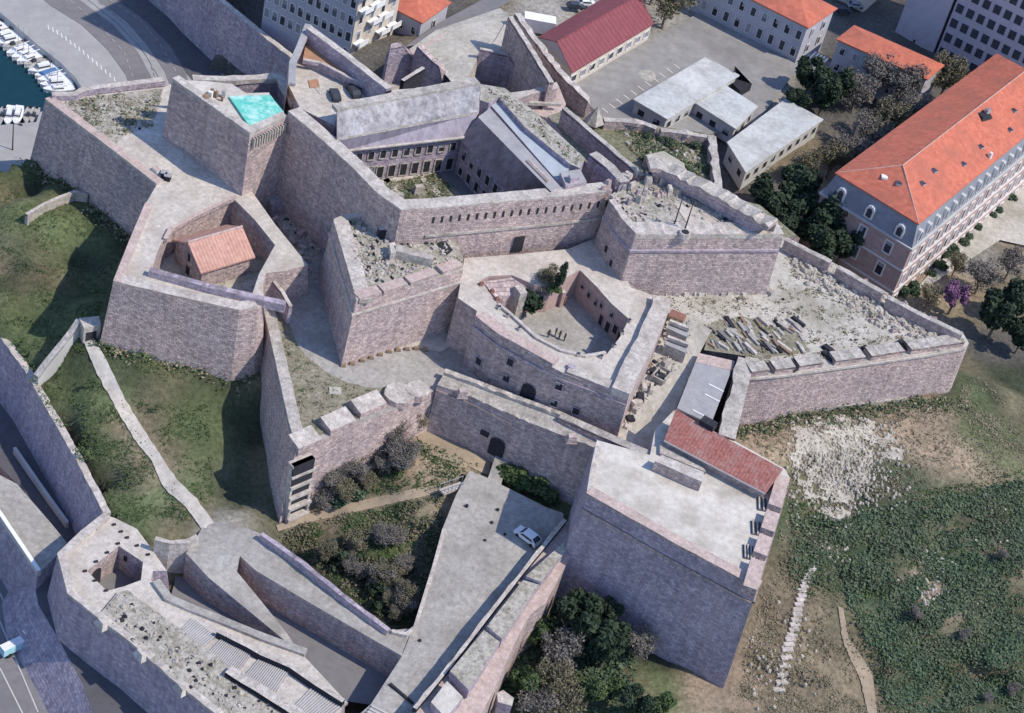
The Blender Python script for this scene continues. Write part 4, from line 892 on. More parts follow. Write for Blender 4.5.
# ---- buildings by the white terrace
t = thing('shed_building', 'long low building with a rust-red tiled roof beside the white terrace', 'building', W(720, 455, 12))
rr = WP([(664,441,ZP+1.2),(676,409,ZP+2.6),(700,424,ZP+2.6),(733,442,ZP+2.6),(783,469,ZP+2.6),(765,494,ZP+1.2)])
mb = MB(); mb.cap([ccw(rr)], 'tile_red'); k = Vector((0, 0, -.2))
for a, b in zip(rr, rr[1:] + rr[:1]): mb.face([a, b, b + k, a + k], 'tile_red')
mb.build('roof', t)
mb = MB(); q_ = [V3(p, ZP + 1.05 if i in (0, 5) else ZP + 2.4) for i, p in enumerate(offset(ccw(rr), -.3))]; 
cc = ccw(rr); ins = offset(cc, -.3)
q_ = [V3(p, o.z - .2) for p, o in zip(ins, cc)]; mb.prism(q_, 7, 'stone', 'stone'); mb.build('wall', t)
mb = MB(); mb.tube([W(664, 441, ZP + 1.25), W(765, 494, ZP + 1.25)], .12, .12, 'metal_grey'); mb.build('gutter', t)
t = thing('shed_building', 'oblong building with a flat grey metal roof and pinkish upper end', 'building', W(705, 390, 12))
zg = 17.5; gr_ = ccw(WP([(677,408),(699,353),(735,361),(711,424)], zg))
mb = MB(); mb.prism(gr_, zg - .25, 'roof_grey', 'roof_grey'); mb.build('roof', t)
mb = MB(); mb.prism([V3(p, zg - .2) for p in offset(gr_, -.3)], 11, 'stone', 'stone'); mb.build('wall', t)
mb = MB(); mb.prism(ringz([(695.5,362),(699,353),(735,361),(732,370.5)], zg + .06), zg + .01, 'coping_pink', 'coping_pink'); mb.build('patch', t)
for (u, v) in ((716,388),(712,398),(700,414)):
    q = MB(); q.box(W(u, v, zg), 2.2, .25, .08, 'frame_white', -.35); q.build('roof_batten', t)
q = MB(); q.box(W(707, 427, ZP + 2.3), 2.0, 1.3, 1.0, 'dark', -.4, mt='dark'); solo(q, 'vent_box', 'black ventilation box at the joint of the grey and red roofs', 'vent')

# alley ground & small enclosures
q = MB(); q.cap([ccw(WP([(690,318,18.2),(668,318,17.6),(650,360,16),(630,400,14.5),(612,432,13.2),(604,440,12.8),(660,458,13.4),(664,442,13.6),(676,408,15),(696,360,16.6),(712,330,18)]))], 'gravel_floor'); solo(q, 'alley', 'stony sloping alley between the gatehouse and the grey-roofed building', 'alley', kind='structure')
for lab, z_, (a, b) in (('upper of two stone bays stepping down beside the gatehouse corner', 18.6, ((669,322),(689,330))), ('lower of two stone bays stepping down beside the gatehouse corner', 18.2, ((667,338),(688,346)))):
    q = MB(); P = ringz([a, b, (b[0] - 2, b[1] + 7), (a[0] - 2, a[1] + 6)], z_); q.prism(P, 15, 'roof_grey', 'stone_pale'); 
    P = WP([a, b], z_ + .5); rough_band(q, P, .5, None, .2, 'coping', 'coping', .04); solo(q, 'stone_bay', lab, 'stone bay')
q = MB(); q.box(W(677, 317, 18), 2.3, 1.8, .35, 'wood', -.2, taper=.1, mt='rust'); solo(q, 'tile_stack', 'low stack of rust-red tiles by the stepped stone bays', 'tile stack')
for i, (u, v) in enumerate(((661,378),(654,372),(644,388),(636,405),(640,398),(651,390),(646,365),(666,365),(630,420),(626,428),(634,412))):
    zz = 12.8 + (440 - v) * .045; q = MB(); q.box(W(u, v, zz), R.uniform(.7, 1.8), R.uniform(.5, 1.2), R.uniform(.3, .8), R.choice(['stone_pale', 'wood', 'coping', 'dark']), R.uniform(0, 3), taper=.08)
    solo(q, 'rubble_block', 'lump of building debris lying in the stony alley', 'rubble', 'debris lumps in the alley')
q = MB(); c = W(661, 377, 15.6); 
for s_ in (-1, 1): q.box((c.x + s_ * .9, c.y, c.z), .25, 2.4, .7, 'stone_pale', -.35); 
for s_ in (-1, 1): q.box((c.x + s_ * .4, c.y + s_ * 1.2, c.z), 1.8, .25, .7, 'stone_pale', -.35)
solo(q, 'planter', 'rectangular pale stone basin standing in the alley', 'basin')

# ---- ravelin
t = thing('ravelin', 'broad eastern outwork with a dusty yard behind a low embrasured wall', 'outwork', W(860, 400, 9))
ZN = 17.4
rg = [(748,376),(780,374.5),(850,365),(923,354.5),(966,347),(969,343),(963,333),(925,315),(886,293),(860,279),(836,264),(787,238),(770,230),(640,230),(655,300),(668,318),(700,335),(712,345),(745,353)]
P = ccw(WP(rg, ZN))
bb = [V3(p, 6) for p in offset(P, .06 * 9)]
mb = MB(); mb.sides(P, bb, 'stone'); mb.build('scarp_wall', t)
mb = MB(); mb.cap([P], 'gravel_floor'); mb.build('terreplein', t)
fr = WP([(748,377),(780,374.5),(850,365),(923,354.5),(966,347)], ZN)
cordon(t, fr, ZN, .25, .13, 'coping')
for a, b in (((752,372),(770,370)),((776,369.5),(796,367)),((800,366),(824,362.5)),((836,361),(866,357)),((872,356),(905,351)),((912,350),(965,342))):
    A = W(*a, ZN + .9); B = W(*b, ZN + .9); dd = B - A; nn = Vector((-dd.y, dd.x, 0)).normalized() * 1.9
    q = MB(); q.prism([A, B, B + nn, A + nn], ZN - .3, 'stone_pale', 'stone', top=False); rough_band(q, [A, B], 1.9, None, .02, 'stone_pale', 'stone', .12, step=.8); q.build('merlon', t)
for (u, v) in ((789,366),(829,358),(830,352),(869,353),(905,347)):
    q = MB(); q.box(W(u, v, ZN), 1.0, 2.6, .5, 'dark', .9, taper=.1); q.build('embrasure', t)
lm = MB(); rough_band(lm, offset(WP([(745,418),(780,415),(850,406),(905,400)], 9.4), .3, closed=False), 1.2, None, .5, 'stone_pale', 'stone_pale', .15, step=.8); lm.build('plinth', t)
runwall('long thin back wall of the dusty ravelin yard next to the big barrack', [(787,238,19.3),(810,250,19.3),(832,261,19.3)], .9, 6, 'stone_pale', 'stone', side=-1)
runwall('middle length of the ravelin back wall below the big barrack corner', [(839,266,19.3),(862,279,19.3),(885,292,19.3)], .9, 6, 'stone_pale', 'stone', side=-1)
runwall('right-hand length of the ravelin back wall ending at the sharp tip', [(889,296,19.3),(925,315,19.2),(963,333,19)], .9, 6, 'stone_pale', 'stone', side=-1)
runwall('pale flank wall with loose stones joining ravelin and south bastion', [(754,362,18.2),(746,395,17.6),(735,440,17.2)], 2.2, 6, 'stone_pale', 'stone', side=-1, amp=.15)
# rubble blocks
for i in range(28):
    u = 660 + i * 4.1 + R.uniform(-1, 1); q = MB(); c = W(u, 292.5 + R.uniform(-1.5, 2), ZN + .0); q.box(c, R.uniform(.7, 1.3), R.uniform(.7, 1.2), R.uniform(.4, .8), R.choice(['limestone', 'coping', 'stone_pale']), R.uniform(0, 3), taper=.1)
    solo(q, 'stone_block', 'white cut stone in the row at the foot of the eastern bastion', 'stone block', 'cut stones lined along the eastern bastion')
for i in range(210):
    f = R.random(); u = 790 + f * 150 + R.uniform(-8, 8); v = 258 + f * 80 + R.uniform(-8, 14)
    q = MB(); rock(q, W(u, v, ZN), R.uniform(.22, .6), R.choice(['limestone', 'gravel_floor', 'stone_pale'])); solo(q, 'rubble_block', 'pale boulder in the spoil heap along the ravelin back wall', 'rubble', 'boulders heaped along the ravelin back wall')
for i in range(75):
    u = R.uniform(712, 802); v = R.uniform(320, 353); c = W(u, v, ZN)
    q = MB(); L_ = R.uniform(1.0, 2.6); q.box(c, R.uniform(.2, .55), L_, R.uniform(.15, .4), R.choice(['wood', 'wood_grey', 'wood_grey', 'coping', 'dark', 'asphalt', 'gravel_floor']), .75 + R.uniform(-.35, .35))
    solo(q, 'plank', 'weathered beam or slab stacked with others in the ravelin yard', 'plank', 'beams and slabs stored in the ravelin yard')
gm = MB(); gm.cap([ccw(WP([(704,350,ZN+.05),(712,322,ZN+.05),(742,316,ZN+.05),(800,335,ZN+.05),(810,352,ZN+.05),(760,358,ZN+.05)]))], 'grass_top'); tag(gm.build('weed_patch', None), 'weedy olive patch under the stored beams in the ravelin yard', 'weeds', kind='structure')
# ---- outer covered way (north-east), grassy enclosure
q = MB(); q.prism(ringz([(560,95),(580,100),(603,118),(640,120),(658,126),(685,130),(714,134),(721,195),(760,205),(800,238),(700,230),(600,190)], 14.5), 5, 'grass_court', 'stone'); solo(q, 'covered_way', 'grassy outer enclosure between dark thin walls and the eastern bastion', 'enclosure')
runwall('stony parapet wall along the top left of the grassy enclosure', [(603,118,15.9),(625,119,15.9),(645,121.5,15.9),(658,127,15.9)], 1.1, 8, 'stone_pale', 'stone', side=-1, amp=.2)
runwall('stony parapet wall along the top right of the grassy enclosure', [(660,128,15.9),(685,131,15.9),(714,136,15.9)], 1.1, 8, 'stone_pale', 'stone', side=-1, amp=.2)
runwall('rubbly wall on the right side of the grassy enclosure', [(716,137,15.9),(719,165,15.9),(723,192,15.9)], 1.3, 8, 'stone_pale', 'stone', side=-1, amp=.2)
runwall('stone wall turning from the enclosure corner behind the bastion', [(724,192,16.5),(760,211,16.5),(783,228,17)], 1.6, 8, 'stone_pale', 'stone', side=-1, amp=.2)
q = MB(); q.prism(ringz([(645,155),(664,151),(684,163),(686,172),(660,166)], 16.5), 14, 'gravel_floor', 'stone'); solo(q, 'mound', 'low rocky ledge in the middle of the grassy enclosure', 'rock ledge')
c = W(594, 122, 15.5); q = MB(); pts = [Vector((c.x + 1.6 * math.cos(k), c.y + 1.6 * math.sin(k), 15.5)) for k in range(6)]; q.v = []; 
for k in range(6): q.face([pts[k], pts[(k + 1) % 6], Vector((c.x, c.y, 18.5))], 'stone_pale')
solo(q, 'turret_roof', 'small dark pointed turret at the left end of the enclosure wall', 'turret')

# ---- north works
Z1 = 22.0
runwall('long shaded wall of the northern work ending in a sharp corner', [(508,17,Z1),(520,36,Z1),(536,62,Z1),(549,83,Z1)], .8, 10, 'coping', 'stone', side=1)
q = MB(); q.prism(ringz([(480,50),(506,56),(537,86),(549,84),(512,20),(506,22),(494,42)], 16.2), 6, 'gravel_floor', 'stone_shade'); solo(q, 'terrace', 'triangular terrace inside the northern work', 'terrace')
runwall('thin wall on top of the large shaded facing of the northern work', [(480,50,17.6),(507,56,17.4)], .6, 12, 'coping', 'stone_shade', side=1)
q = MB(); A = WP([(480,50.5),(506,57),(537,87),(506,91),(469,76)], 18.1)
P5 = [W(480,50.5,17.2), W(506,57,17.2), W(537,87,16.4), W(506,92,11), W(469,76,12)]
q.face([P5[4], P5[3], P5[2], P5[1], P5[0]], 'stone_shade'); q.face([P5[0], V3(P5[0], 8), V3(P5[4], 8), P5[4]], 'stone_shade'); q.face([V3(P5[4], 8), V3(P5[3], 8), P5[3], P5[4]], 'stone_shade'); solo(q, 'glacis', 'large shaded sloping facing of the northern work', 'sloped facing')
q = MB(); q.prism(ringz([(510,100),(548,84),(558,84),(566,104),(556,120),(540,116)], 17.0), 8, 'coping_pink', 'stone'); q.prism(ringz([(500,94),(530,90),(549,84),(557,82),(558,88),(531,94),(512,101)], 20), 8, 'coping', 'stone'); solo(q, 'traverse', 'sunlit pinkish masonry block south of the northern work', 'masonry block')
q = MB(); q.box(W(543, 105, 18), 5.5, .5, .5, 'coping', .38); solo(q, 'kerb', 'thin stone kerb lying across the pink masonry block', 'kerb')
runwall('outer parapet wall descending from the northern work to the enclosure', [(514,14,18),(540,50,18),(562,78,18),(588,102,17.5),(592,110,16)], 1.1, 7, 'coping', 'stone', side=1, amp=.15)
runwall('dark-faced retaining wall beside the parking yard', [(566,78,16),(580,92,16),(588,100,16)], 1.5, 7, 'coping', 'stone', side=-1)
# ruined walls north
runwall('ruined wall with a jagged broken top north of the grey roof', [(386,56,20),(390,49,21.5),(403.5,46,21.5),(412,59,19),(417,47,22),(425,55,21.5),(439,67,21),(442,82,19)], .9, 10, 'stone', 'stone_shade', side=1, amp=.15)
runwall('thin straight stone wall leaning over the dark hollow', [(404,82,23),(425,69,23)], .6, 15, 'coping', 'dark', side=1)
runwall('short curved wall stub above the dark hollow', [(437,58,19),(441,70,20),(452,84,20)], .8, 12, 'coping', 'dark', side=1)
q = MB(); q.cap([ccw(WP([(390,60,14),(445,75,14),(470,88,16),(400,98,16),(385,85,15)]))], 'gravel_floor'); solo(q, 'bank', 'shaded earth bank below the ruined jagged wall', 'bank', kind='structure')
q = MB(); q.prism(ringz([(408,50,15),(436,30,15),(500,8,15),(510,16,16),(494,42,16),(480,52,16),(468,78,16),(450,84,16),(440,66,15)], None), 6, 'gravel_floor', 'stone_pale', .2); solo(q, 'glacis', 'sunlit dirt slope rising north-east behind the jagged ruin', 'slope', kind='structure')

# ---- north-west triangular bastion
ZI = 30.5
t = thing('bastion', 'pointed north-western bastion with an orange earth strip and parked cars', 'bastion', W(300, 90, 10))
rg = [(305,24.5),(289,63),(288,84),(300,108),(337,127),(400,105),(480,87),(470,84),(392,90),(312,28)]
P = ccw(WP(rg, 27.2)); 
Pz = ccw(WP([(305,24.5,ZI),(288,84,27.6),(303,108,27.6),(337,127,27.6),(400,112,27.6),(480,86,27.6),(470,84,27.6),(392,90,27.6)]))
mb = MB(); mb.prism([V3(p, 27.2) for p in P], 4, 'paving', 'stone', .03, top=False); mb.build('scarp_wall', t)
mb = MB(); mb.cap([[V3(p, 27.2) for p in P]], 'paving'); mb.build('terreplein', t)
mb = MB(); mb.prism(ringz([(307,38),(303,58),(318,64),(381,93),(392,92),(350,60)], 28.4), 27, 'dirt_orange', 'stone_shade'); mb.build('earth_strip', t)
mb = MB(); rough_band(mb, WP([(303,60),(321,63),(350,78),(381,93)], 28.5), .5, None, .3, 'coping', 'stone_shade', .04, side=-1); mb.build('kerb', t)
mb = MB(); ow = WP([(312,27),(350,55),(392,88)], ZI); iw = offset(ow, -1.0, closed=False)
sd = 1 if (iw[1] - W(340, 70, ZI)).length < (ow[1] - W(340, 70, ZI)).length else -1
rough_band(mb, ow, 1.1, None, .15, 'coping', 'stone_shade', .05, side=sd)
for E in (ow, offset(ow, -1.1 * sd, closed=False)):
    for i in range(2): mb.face([V3(E[i], 27), V3(E[i + 1], 27), E[i + 1], E[i]], 'stone_shade')
mb.build('parapet', t)
mb = MB(); ow = WP([(305,24.5),(297,45),(289,63),(288,84)], ZI - 1); rough_band(mb, ow, 1.0, None, .2, 'roof_grey', 'stone', .05, side=1); 
for i in range(3): mb.face([V3(ow[i], 20), V3(ow[i + 1], 20), ow[i + 1], ow[i]], 'stone')
mb.build('parapet', t)
mb = MB(); mb.cap([ccw(WP([(313,86),(345,79),(350,86),(320,94)], 27.26))], 'gravel_floor'); mb.cap([ccw(WP([(308,80),(318,79),(320,87),(310,88)], 27.3))], 'dirt_orange'); mb.build('worn_patch', t)

# ---- bottom-left works : SW bastion
t = thing('bastion', 'south-western bastion with a square sunken yard beside the long stairs', 'bastion', W(60, 600, -5))
ZS = hgt(67, 595.5, 638, -5.5)
rg = [(104,515),(80,534),(57,556),(67,595.5),(99,621),(131,645),(181,689),(260,752),(330,740),(345,700),(303,655),(262,640),(218,622),(190,611),(165,600),(151,580),(153,571),(167,571),(151,548),(137,529),(115,518)]
hs = [(119,546),(87,571),(107,591),(125,586),(141,580),(143,562)]
O_ = ccw(WP(rg, ZS)); H_ = WP(hs, ZS); H_ = H_ if area2(H_) < 0 else H_[::-1]
mb = MB(); mb.sides(O_, [V3(p, -8) for p in offset(O_, 1.1)], 'stone_shade'); mb.build('scarp_wall', t)
mb = MB(); mb.cap([O_, H_], 'paving'); mb.build('terreplein', t)
hb = [V3(p, ZS - 4) for p in H_]; mb = MB(); mb.sides(H_, hb, 'stone'); mb.cap([ccw(hb)], 'asphalt'); mb.build('sunken_yard', t)
x0, x1 = W(87, 571, ZS), W(119, 546, ZS)
windows(t, x0, x1, [(.3, ZS - 4, 1.8, 3.0)], None, 'dark', 'doorway', out=1, arch=True)
x0, x1 = W(119, 546, ZS), W(143, 562, ZS)
windows(t, x0, x1, [(.3, ZS - 1.8, .5, .9)], None, 'dark', 'window', out=1); windows(t, x0, x1, [(.66, ZS - 4, 1.8, 2.8)], None, 'stone_shade', 'blind_arch', out=1, arch=True)
mb = MB(); rough_band(mb, WP([(104,515),(80,534),(57,556),(67,595.5)], ZS), 1.0, None, .5, 'coping', 'coping', .04); mb.build('parapet', t); mb = MB(); rough_band(mb, WP([(67,595.5),(99,621),(131,645),(181,689),(260,752)], ZS), .9, None, .4, 'coping', 'coping', .1); mb.build('parapet', t)
mb = MB(); mb.prism(ringz([(118,592),(128,590),(215,655),(300,725),(270,745),(180,684),(128,640),(98,616)], ZS + .35), ZS, 'rough_floor', 'coping'); mb.build('rough_strip', t)
mb = MB(); rough_band(mb, WP([(304,657),(262,642),(218,624),(190,613),(165,602),(152,584)], ZS), 1.0, None, .45, 'ramp_paving', 'coping', .05, side=-1); mb.build('side_wall', t)
for i, (u, v) in enumerate(((103,625),(142,656),(182,690))):
    c = W(u, v, ZS - .2); q = MB(); q.box(c, 1.8, 1.5, .9, 'coping', -.7, taper=.35); q.build('corner_stone', t)
for i, (u, v) in enumerate(((85,571.5),(96,562),(107,553),(118,544),(95,581),(106,591),(121,532),(127,538),(137,546),(148,555),(114,525),(95,530))):
    q = MB(); q.box(W(u, v, ZS), .45, .25, .2, 'dark', .6); solo(q, 'bollard', 'small dark block set in the paving round the square sunken yard', 'bollard', 'dark blocks round the sunken yard')
for i in range(46):
    f = R.random(); u = 115 + 115 * f + R.uniform(-14, 14); v = 605 + 92 * f + R.uniform(-6, 6); q = MB(); rock(q, W(u, v, ZS + .35), R.uniform(.15, .4), R.choice(['dark', 'limestone', 'stone_pale'])); solo(q, 'loose_stone', 'loose stone on the rough strip of the south-western bastion', 'stone', 'loose stones on the rough strip')
# stairs
t = thing('staircase', 'long broad stone stairway of shallow flights running down beside the rough strip', 'staircase', W(260, 670, ZS))
def flight(a, b, c, d, z0, n, dz, name='flight'):
    mb = MB(); A, B, C_, D = WP([a, b, c, d], z0)
    for k in range(n):
        f0, f1 = k / n, (k + 1) / n; zt = z0 + .22 - (k % 2) * .10 
        p = [A.lerp(B, f0), A.lerp(B, f0 + .55 / n * 1.9 if False else f1), D.lerp(C_, f1), D.lerp(C_, f0)]
        mb.prism([V3(x, zt) for x in p], z0 - .3, 'ramp_paving' if k % 2 else 'concrete', 'stone_shade')
    mb.build(name, t)
flight((181,630),(200,651),(217,637),(193,619), ZS, 26, .12)
flight((206,656),(236,676),(255,651),(221,640), ZS, 34, .12)
flight((245,676),(275,694),(293,668),(262,656), ZS, 30, .12)
flight((292,709),(316,727),(348,703),(313,687), ZS, 26, .12)
runwall('low curved kerb wall with its shadow painted as dark sides above the stair flights', [(219,629.5,ZS+.9),(250,645,ZS+.9),(262,652,ZS+.9),(292,665,ZS+.9),(318,683,ZS+.9),(345,700,ZS+.9)], .6, -2, 'coping', 'dark', side=-1, amp=.04)  # black sides paint the inner shadow of this low wall
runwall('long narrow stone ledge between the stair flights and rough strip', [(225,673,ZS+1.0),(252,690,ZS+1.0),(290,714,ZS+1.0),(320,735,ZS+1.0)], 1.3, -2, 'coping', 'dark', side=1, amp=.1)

# main approach road, wedge ramp and big ramp platform
t = thing('approach_road', 'pale approach road on a walled causeway above the sunken passage', 'causeway', W(300, 590, -2))
rg = [(203,526,2.7),(225,520,2.6),(262,534,3.2),(300,560,3.4),(350,600,3.4),(392,630,3.4),(418,628,3.4),(420,660,3.3),(402,656,3.4),(360,632,3.4),(300,597,3.4),(255,570,3.4),(240,556,3.4),(236.5,571,3.1),(262,602,1.8),(286,632,.4),(300,653,-.6),(244,607,1.6),(208,577,3.0),(186,553,3.2),(195,540,2.9)]
P = ccw(WP(rg)); mb = MB(); mb.prism(P, -2.4, 'ramp_paving', 'stone', 0, top=False); mb.build('retaining_wall', t)
mb = MB(); mb.cap([P], 'ramp_paving'); mb.build('roadway', t)
runwall('shaded garden wall dividing the causeway from the bushy triangle', [(263,533,4.0),(300,559,4.3),(350,599,4.3),(390,629,4.1)], .6, -1, 'stone_shade', 'stone_shade', side=-1, amp=.12)
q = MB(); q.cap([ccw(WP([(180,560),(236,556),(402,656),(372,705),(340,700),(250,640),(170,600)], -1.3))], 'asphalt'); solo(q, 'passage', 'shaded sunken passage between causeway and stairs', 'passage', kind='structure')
q = MB(); rough_band(q, WP([(244,573),(262,592),(278,604),(291,618)], -.6), .9, None, .5, 'coping', 'coping', .25, step=.7); solo(q, 'ledge', 'thin broken white ledge inside the sunken passage', 'ledge')
t = thing('ramp_platform', 'wide pale concrete ramp leading up to the arched gate', 'ramp', W(460, 600, 0))
rg = [(469.5,470.5,6.3),(488,478,6.3),(497,451,6.5),(511,452,6.5),(501,484.5,6.3),(548,508,6.1),(563,513,6),(565,527,5.8),(510,591,4.9),(485,625,4.3),(450,672,3.6),(413,714,3.0),(350,770,2.2),(330,740,2.2),(371,704,3.0),(402,656,3.42),(413,628,3.6),(432,567,4.8),(442,530,5.5),(456,495,6)]
P = ccw(WP(rg)); mb = MB(); mb.prism(P, -3, 'ramp_paving', 'stone', 0, top=False); mb.build('retaining_wall', t)
mb = MB(); mb.cap([P], 'ramp_paving'); mb.build('deck', t)
mb = MB(); rough_band(mb, WP([(442,530,5.5),(432,567,4.8),(413,628,3.7),(405,634,3.6),(392,631,3.5)]), .45, None, .35, 'coping', 'coping', .03, side=1); mb.build('kerb', t)
fl = thing('staircase', 'short run of broad treads at the foot of the concrete ramp', 'staircase', W(380, 705, 3)); t_keep = t; t = fl
flight((372,706),(350,735),(385,760),(404,722), 3.0, 20, .1); 
q = MB(); rough_band(q, WP([(389,685,3.3),(412,705,3.1)]), .3, None, .25, 'dark', 'dark', .02); solo(q, 'drain', 'narrow dark drain slot across the foot of the concrete ramp', 'drain')
for (u, v) in ((467,505),(498,509),(492,522),(505,534),(420,640),(485,540)):
    q = MB(); c = W(u, v, 3.2 + (640 - v) * .018 + .55); q.tube([c - Vector((0,0,.6)), c + Vector((0, 0, .03))], .22, .2, 'dark', 8); solo(q, 'manhole', 'small dark round cover let into the concrete ramp', 'manhole', 'round covers on the concrete ramp')
# footbridge & thin rails
q = MB(); A = WP([(439,489),(462,481)], 5.7); B = WP([(444,494),(463,487)], 5.7); q.prism([A[0], A[1], B[1], B[0]], 5.4, 'coping', 'coping'); 
for k in range(6):
    for Q in (A, B):
        p = Q[0].lerp(Q[1], k / 5); q.tube([p, p + Vector((0, 0, .9))], .04, .04, 'metal_grey')
for Q in (A, B): q.tube([Q[0] + Vector((0, 0, .9)), Q[1] + Vector((0, 0, .9))], .04, .04, 'metal_grey')
solo(q, 'footbridge', 'tiny grey-railed footbridge joining garden path and ramp', 'footbridge')
# ramp outer parapet
t = thing('parapet_wall', 'thick battlement of grey weathered blocks and pink slope along the ramp', 'parapet', W(500, 620, 0))
L0 = WP([(566,522,7.0),(526,571,6.4),(486,622,5.8),(451,668,5.2),(416,711,4.8),(380,752,4.4)]); R0 = WP([(588,524,7.0),(546,602,6.2),(530,615,6),(516,640,5.6),(494,690,5),(480,716,4.6),(450,765,4.2)])
poly = L0 + R0[::-1]; P = ccw(poly); mb = MB(); mb.prism(P, -6, 'coping_pink', 'stone', .0, top=False); mb.build('wall', t)
mb = MB(); mb.cap([P], 'coping_pink'); mb.build('sloping_top', t)
for i, (a, b, c, d, z) in enumerate((((565,541),(574,541),(541,582),(526,576),7.6),((523,580),(540,585),(502,639),(487,626),7.2),((484,630),(500,642),(469,690),(450,671),6.7))):
    q = MB(); q.prism(ringz([a, b, c, d], z), z - 1.6, 'rough_floor', 'stone_shade'); q.build('merlon', t)
q = MB(); q.prism(ringz([(447,681),(463,697),(446,718),(431,702)], 6.3), 4, 'paving_white', 'stone_shade'); q.build('merlon', t)
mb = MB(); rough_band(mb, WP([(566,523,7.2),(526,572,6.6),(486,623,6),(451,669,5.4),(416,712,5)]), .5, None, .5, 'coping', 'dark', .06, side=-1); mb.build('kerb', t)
q = MB(); q.prism(ringz([(497,693),(503,690),(514,698),(512,706),(498,702)], 3.0), -3, 'coping', 'stone_shade'); solo(q, 'pillar_stub', 'pale stone stub among bushes outside the ramp parapet', 'stone stub')

# ---- left meadow wall, gate hut, ramped walls
t = thing('boundary_wall', 'long tall battered boundary wall with a pale crumbly coping beside the road', 'wall', W(50, 450, -7))
top = WP([(-60,248,3.2),(-20,308,2.6),(0,338,2.3),(25,372,2.0),(50,416,1.9),(78,465,1.8),(104,515,1.7)])
bo = [V3(p, -7.5) for p in offset(top, 1.5, closed=False)]; mb = MB()
for i in range(len(top) - 1): mb.face([bo[i], bo[i + 1], top[i + 1], top[i]], 'stone_shade')
mb.build('facing', t)
mb = MB(); rough_band(mb, top, .9, None, .2, 'coping', 'coping', .12, step=.9); mb.build('coping', t)
t = thing('gate_hut', 'small square gate lodge where the meadow path meets the scarp', 'lodge', W(90, 335, 6.5))
P = ringz([(79,318),(99,316),(101,325),(84,328)], 9.3); mb = MB(); mb.prism(P, 6, 'coping', 'stone_pale'); mb.build('wall', t)
a, b = W(84, 328, 9.3), W(101, 325, 9.3); windows(t, a, b, [(.45, 6.7, 1.4, 1.7)], None, 'dark', 'doorway')
runwall('curved pale wall running from the gate lodge down into the meadow', [(81,322,9),(72,335,7.6),(60,350,6.2),(50,362,5),(38,378,3.4)], .8, 0, 'coping', 'concrete', side=-1, amp=.05)
runwall('thin pale kerb wall crossing the grassy slope below the west scarp', [(25,214,8.3),(42,204,8.3),(60,196,8.2),(74,191,8.2),(88,194,8)], .5, 5, 'coping', 'stone_pale', side=-1, amp=.05)
runwall('small curved parapet wall closing the meadow beside the causeway', [(156,537,4.2),(170,541,4.2),(186,540,4.2),(196,535,4.2)], .6, -2, 'coping', 'coping', side=-1, amp=.05)
# roads bottom left
q = MB(); q.prism(ringz([(-60,405),(-30,440),(0,475),(17,484),(50,522),(68,544),(37,575),(0,519),(-60,430)], -3.4), -10.8, 'ramp_paving', 'stone_shade', .22); solo(q, 'viaduct_road', 'light upper roadway on a tall battered wall left of the south-western bastion', 'elevated road', kind='structure')
q = MB(); rough_band(q, WP([(-60,432,-3.4),(0,520,-3.4),(37,575,-3.4)]), .5, None, .7, 'white_paint', 'concrete', .02); solo(q, 'parapet_wall', 'white parapet on the outer edge of the light upper roadway', 'parapet')
q = MB(); q.prism(ringz([(-60,330),(0,385),(33,430),(60,480),(110,540),(95,570),(50,522),(17,484),(-60,405)], -6.4), -11, 'asphalt_shade_dark', 'stone_shade'); solo(q, 'road', 'dark shaded lane squeezed under the boundary wall', 'road', kind='structure')
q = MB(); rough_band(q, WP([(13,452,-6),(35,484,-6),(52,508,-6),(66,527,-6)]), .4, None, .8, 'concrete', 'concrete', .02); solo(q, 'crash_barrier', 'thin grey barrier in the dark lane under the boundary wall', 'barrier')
q = MB(); q.prism(ringz([(34,580,-5.3),(48,558,-5.3),(75,590,-5.3),(160,650,-5.3),(270,760,-5.3),(115,765,-5.3),(92,713,-5.3),(82,683,-5.3),(60,642,-5.3),(38,604,-5.3)], None), -11, 'asphalt_shade_dark', 'stone_shade', .75); solo(q, 'ditch_bank', 'shaded ditch and bluish sloping bank under the south-western bastion', 'bank', kind='structure')  # dark top puts the bastion's shadow into the ditch colour
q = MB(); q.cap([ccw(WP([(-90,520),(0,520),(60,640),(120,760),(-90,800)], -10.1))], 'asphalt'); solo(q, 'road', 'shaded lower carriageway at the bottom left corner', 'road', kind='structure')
for (a, b) in (((0,593),(46,700)),((0,668),(24,716)),((-5,610),(38,712))):
    A = W(*a, -10.08); B = W(*b, -10.08); dd = (B - A).normalized(); nn = Vector((-dd.y, dd.x, 0)) * .08; q = MB(); q.prism([A - nn, B - nn, B + nn, A + nn], -10.09, 'concrete', 'concrete'); solo(q, 'road_marking', 'thin white lane line on the shaded lower carriageway', 'road marking', 'lane lines of the lower carriageway', kind='structure')

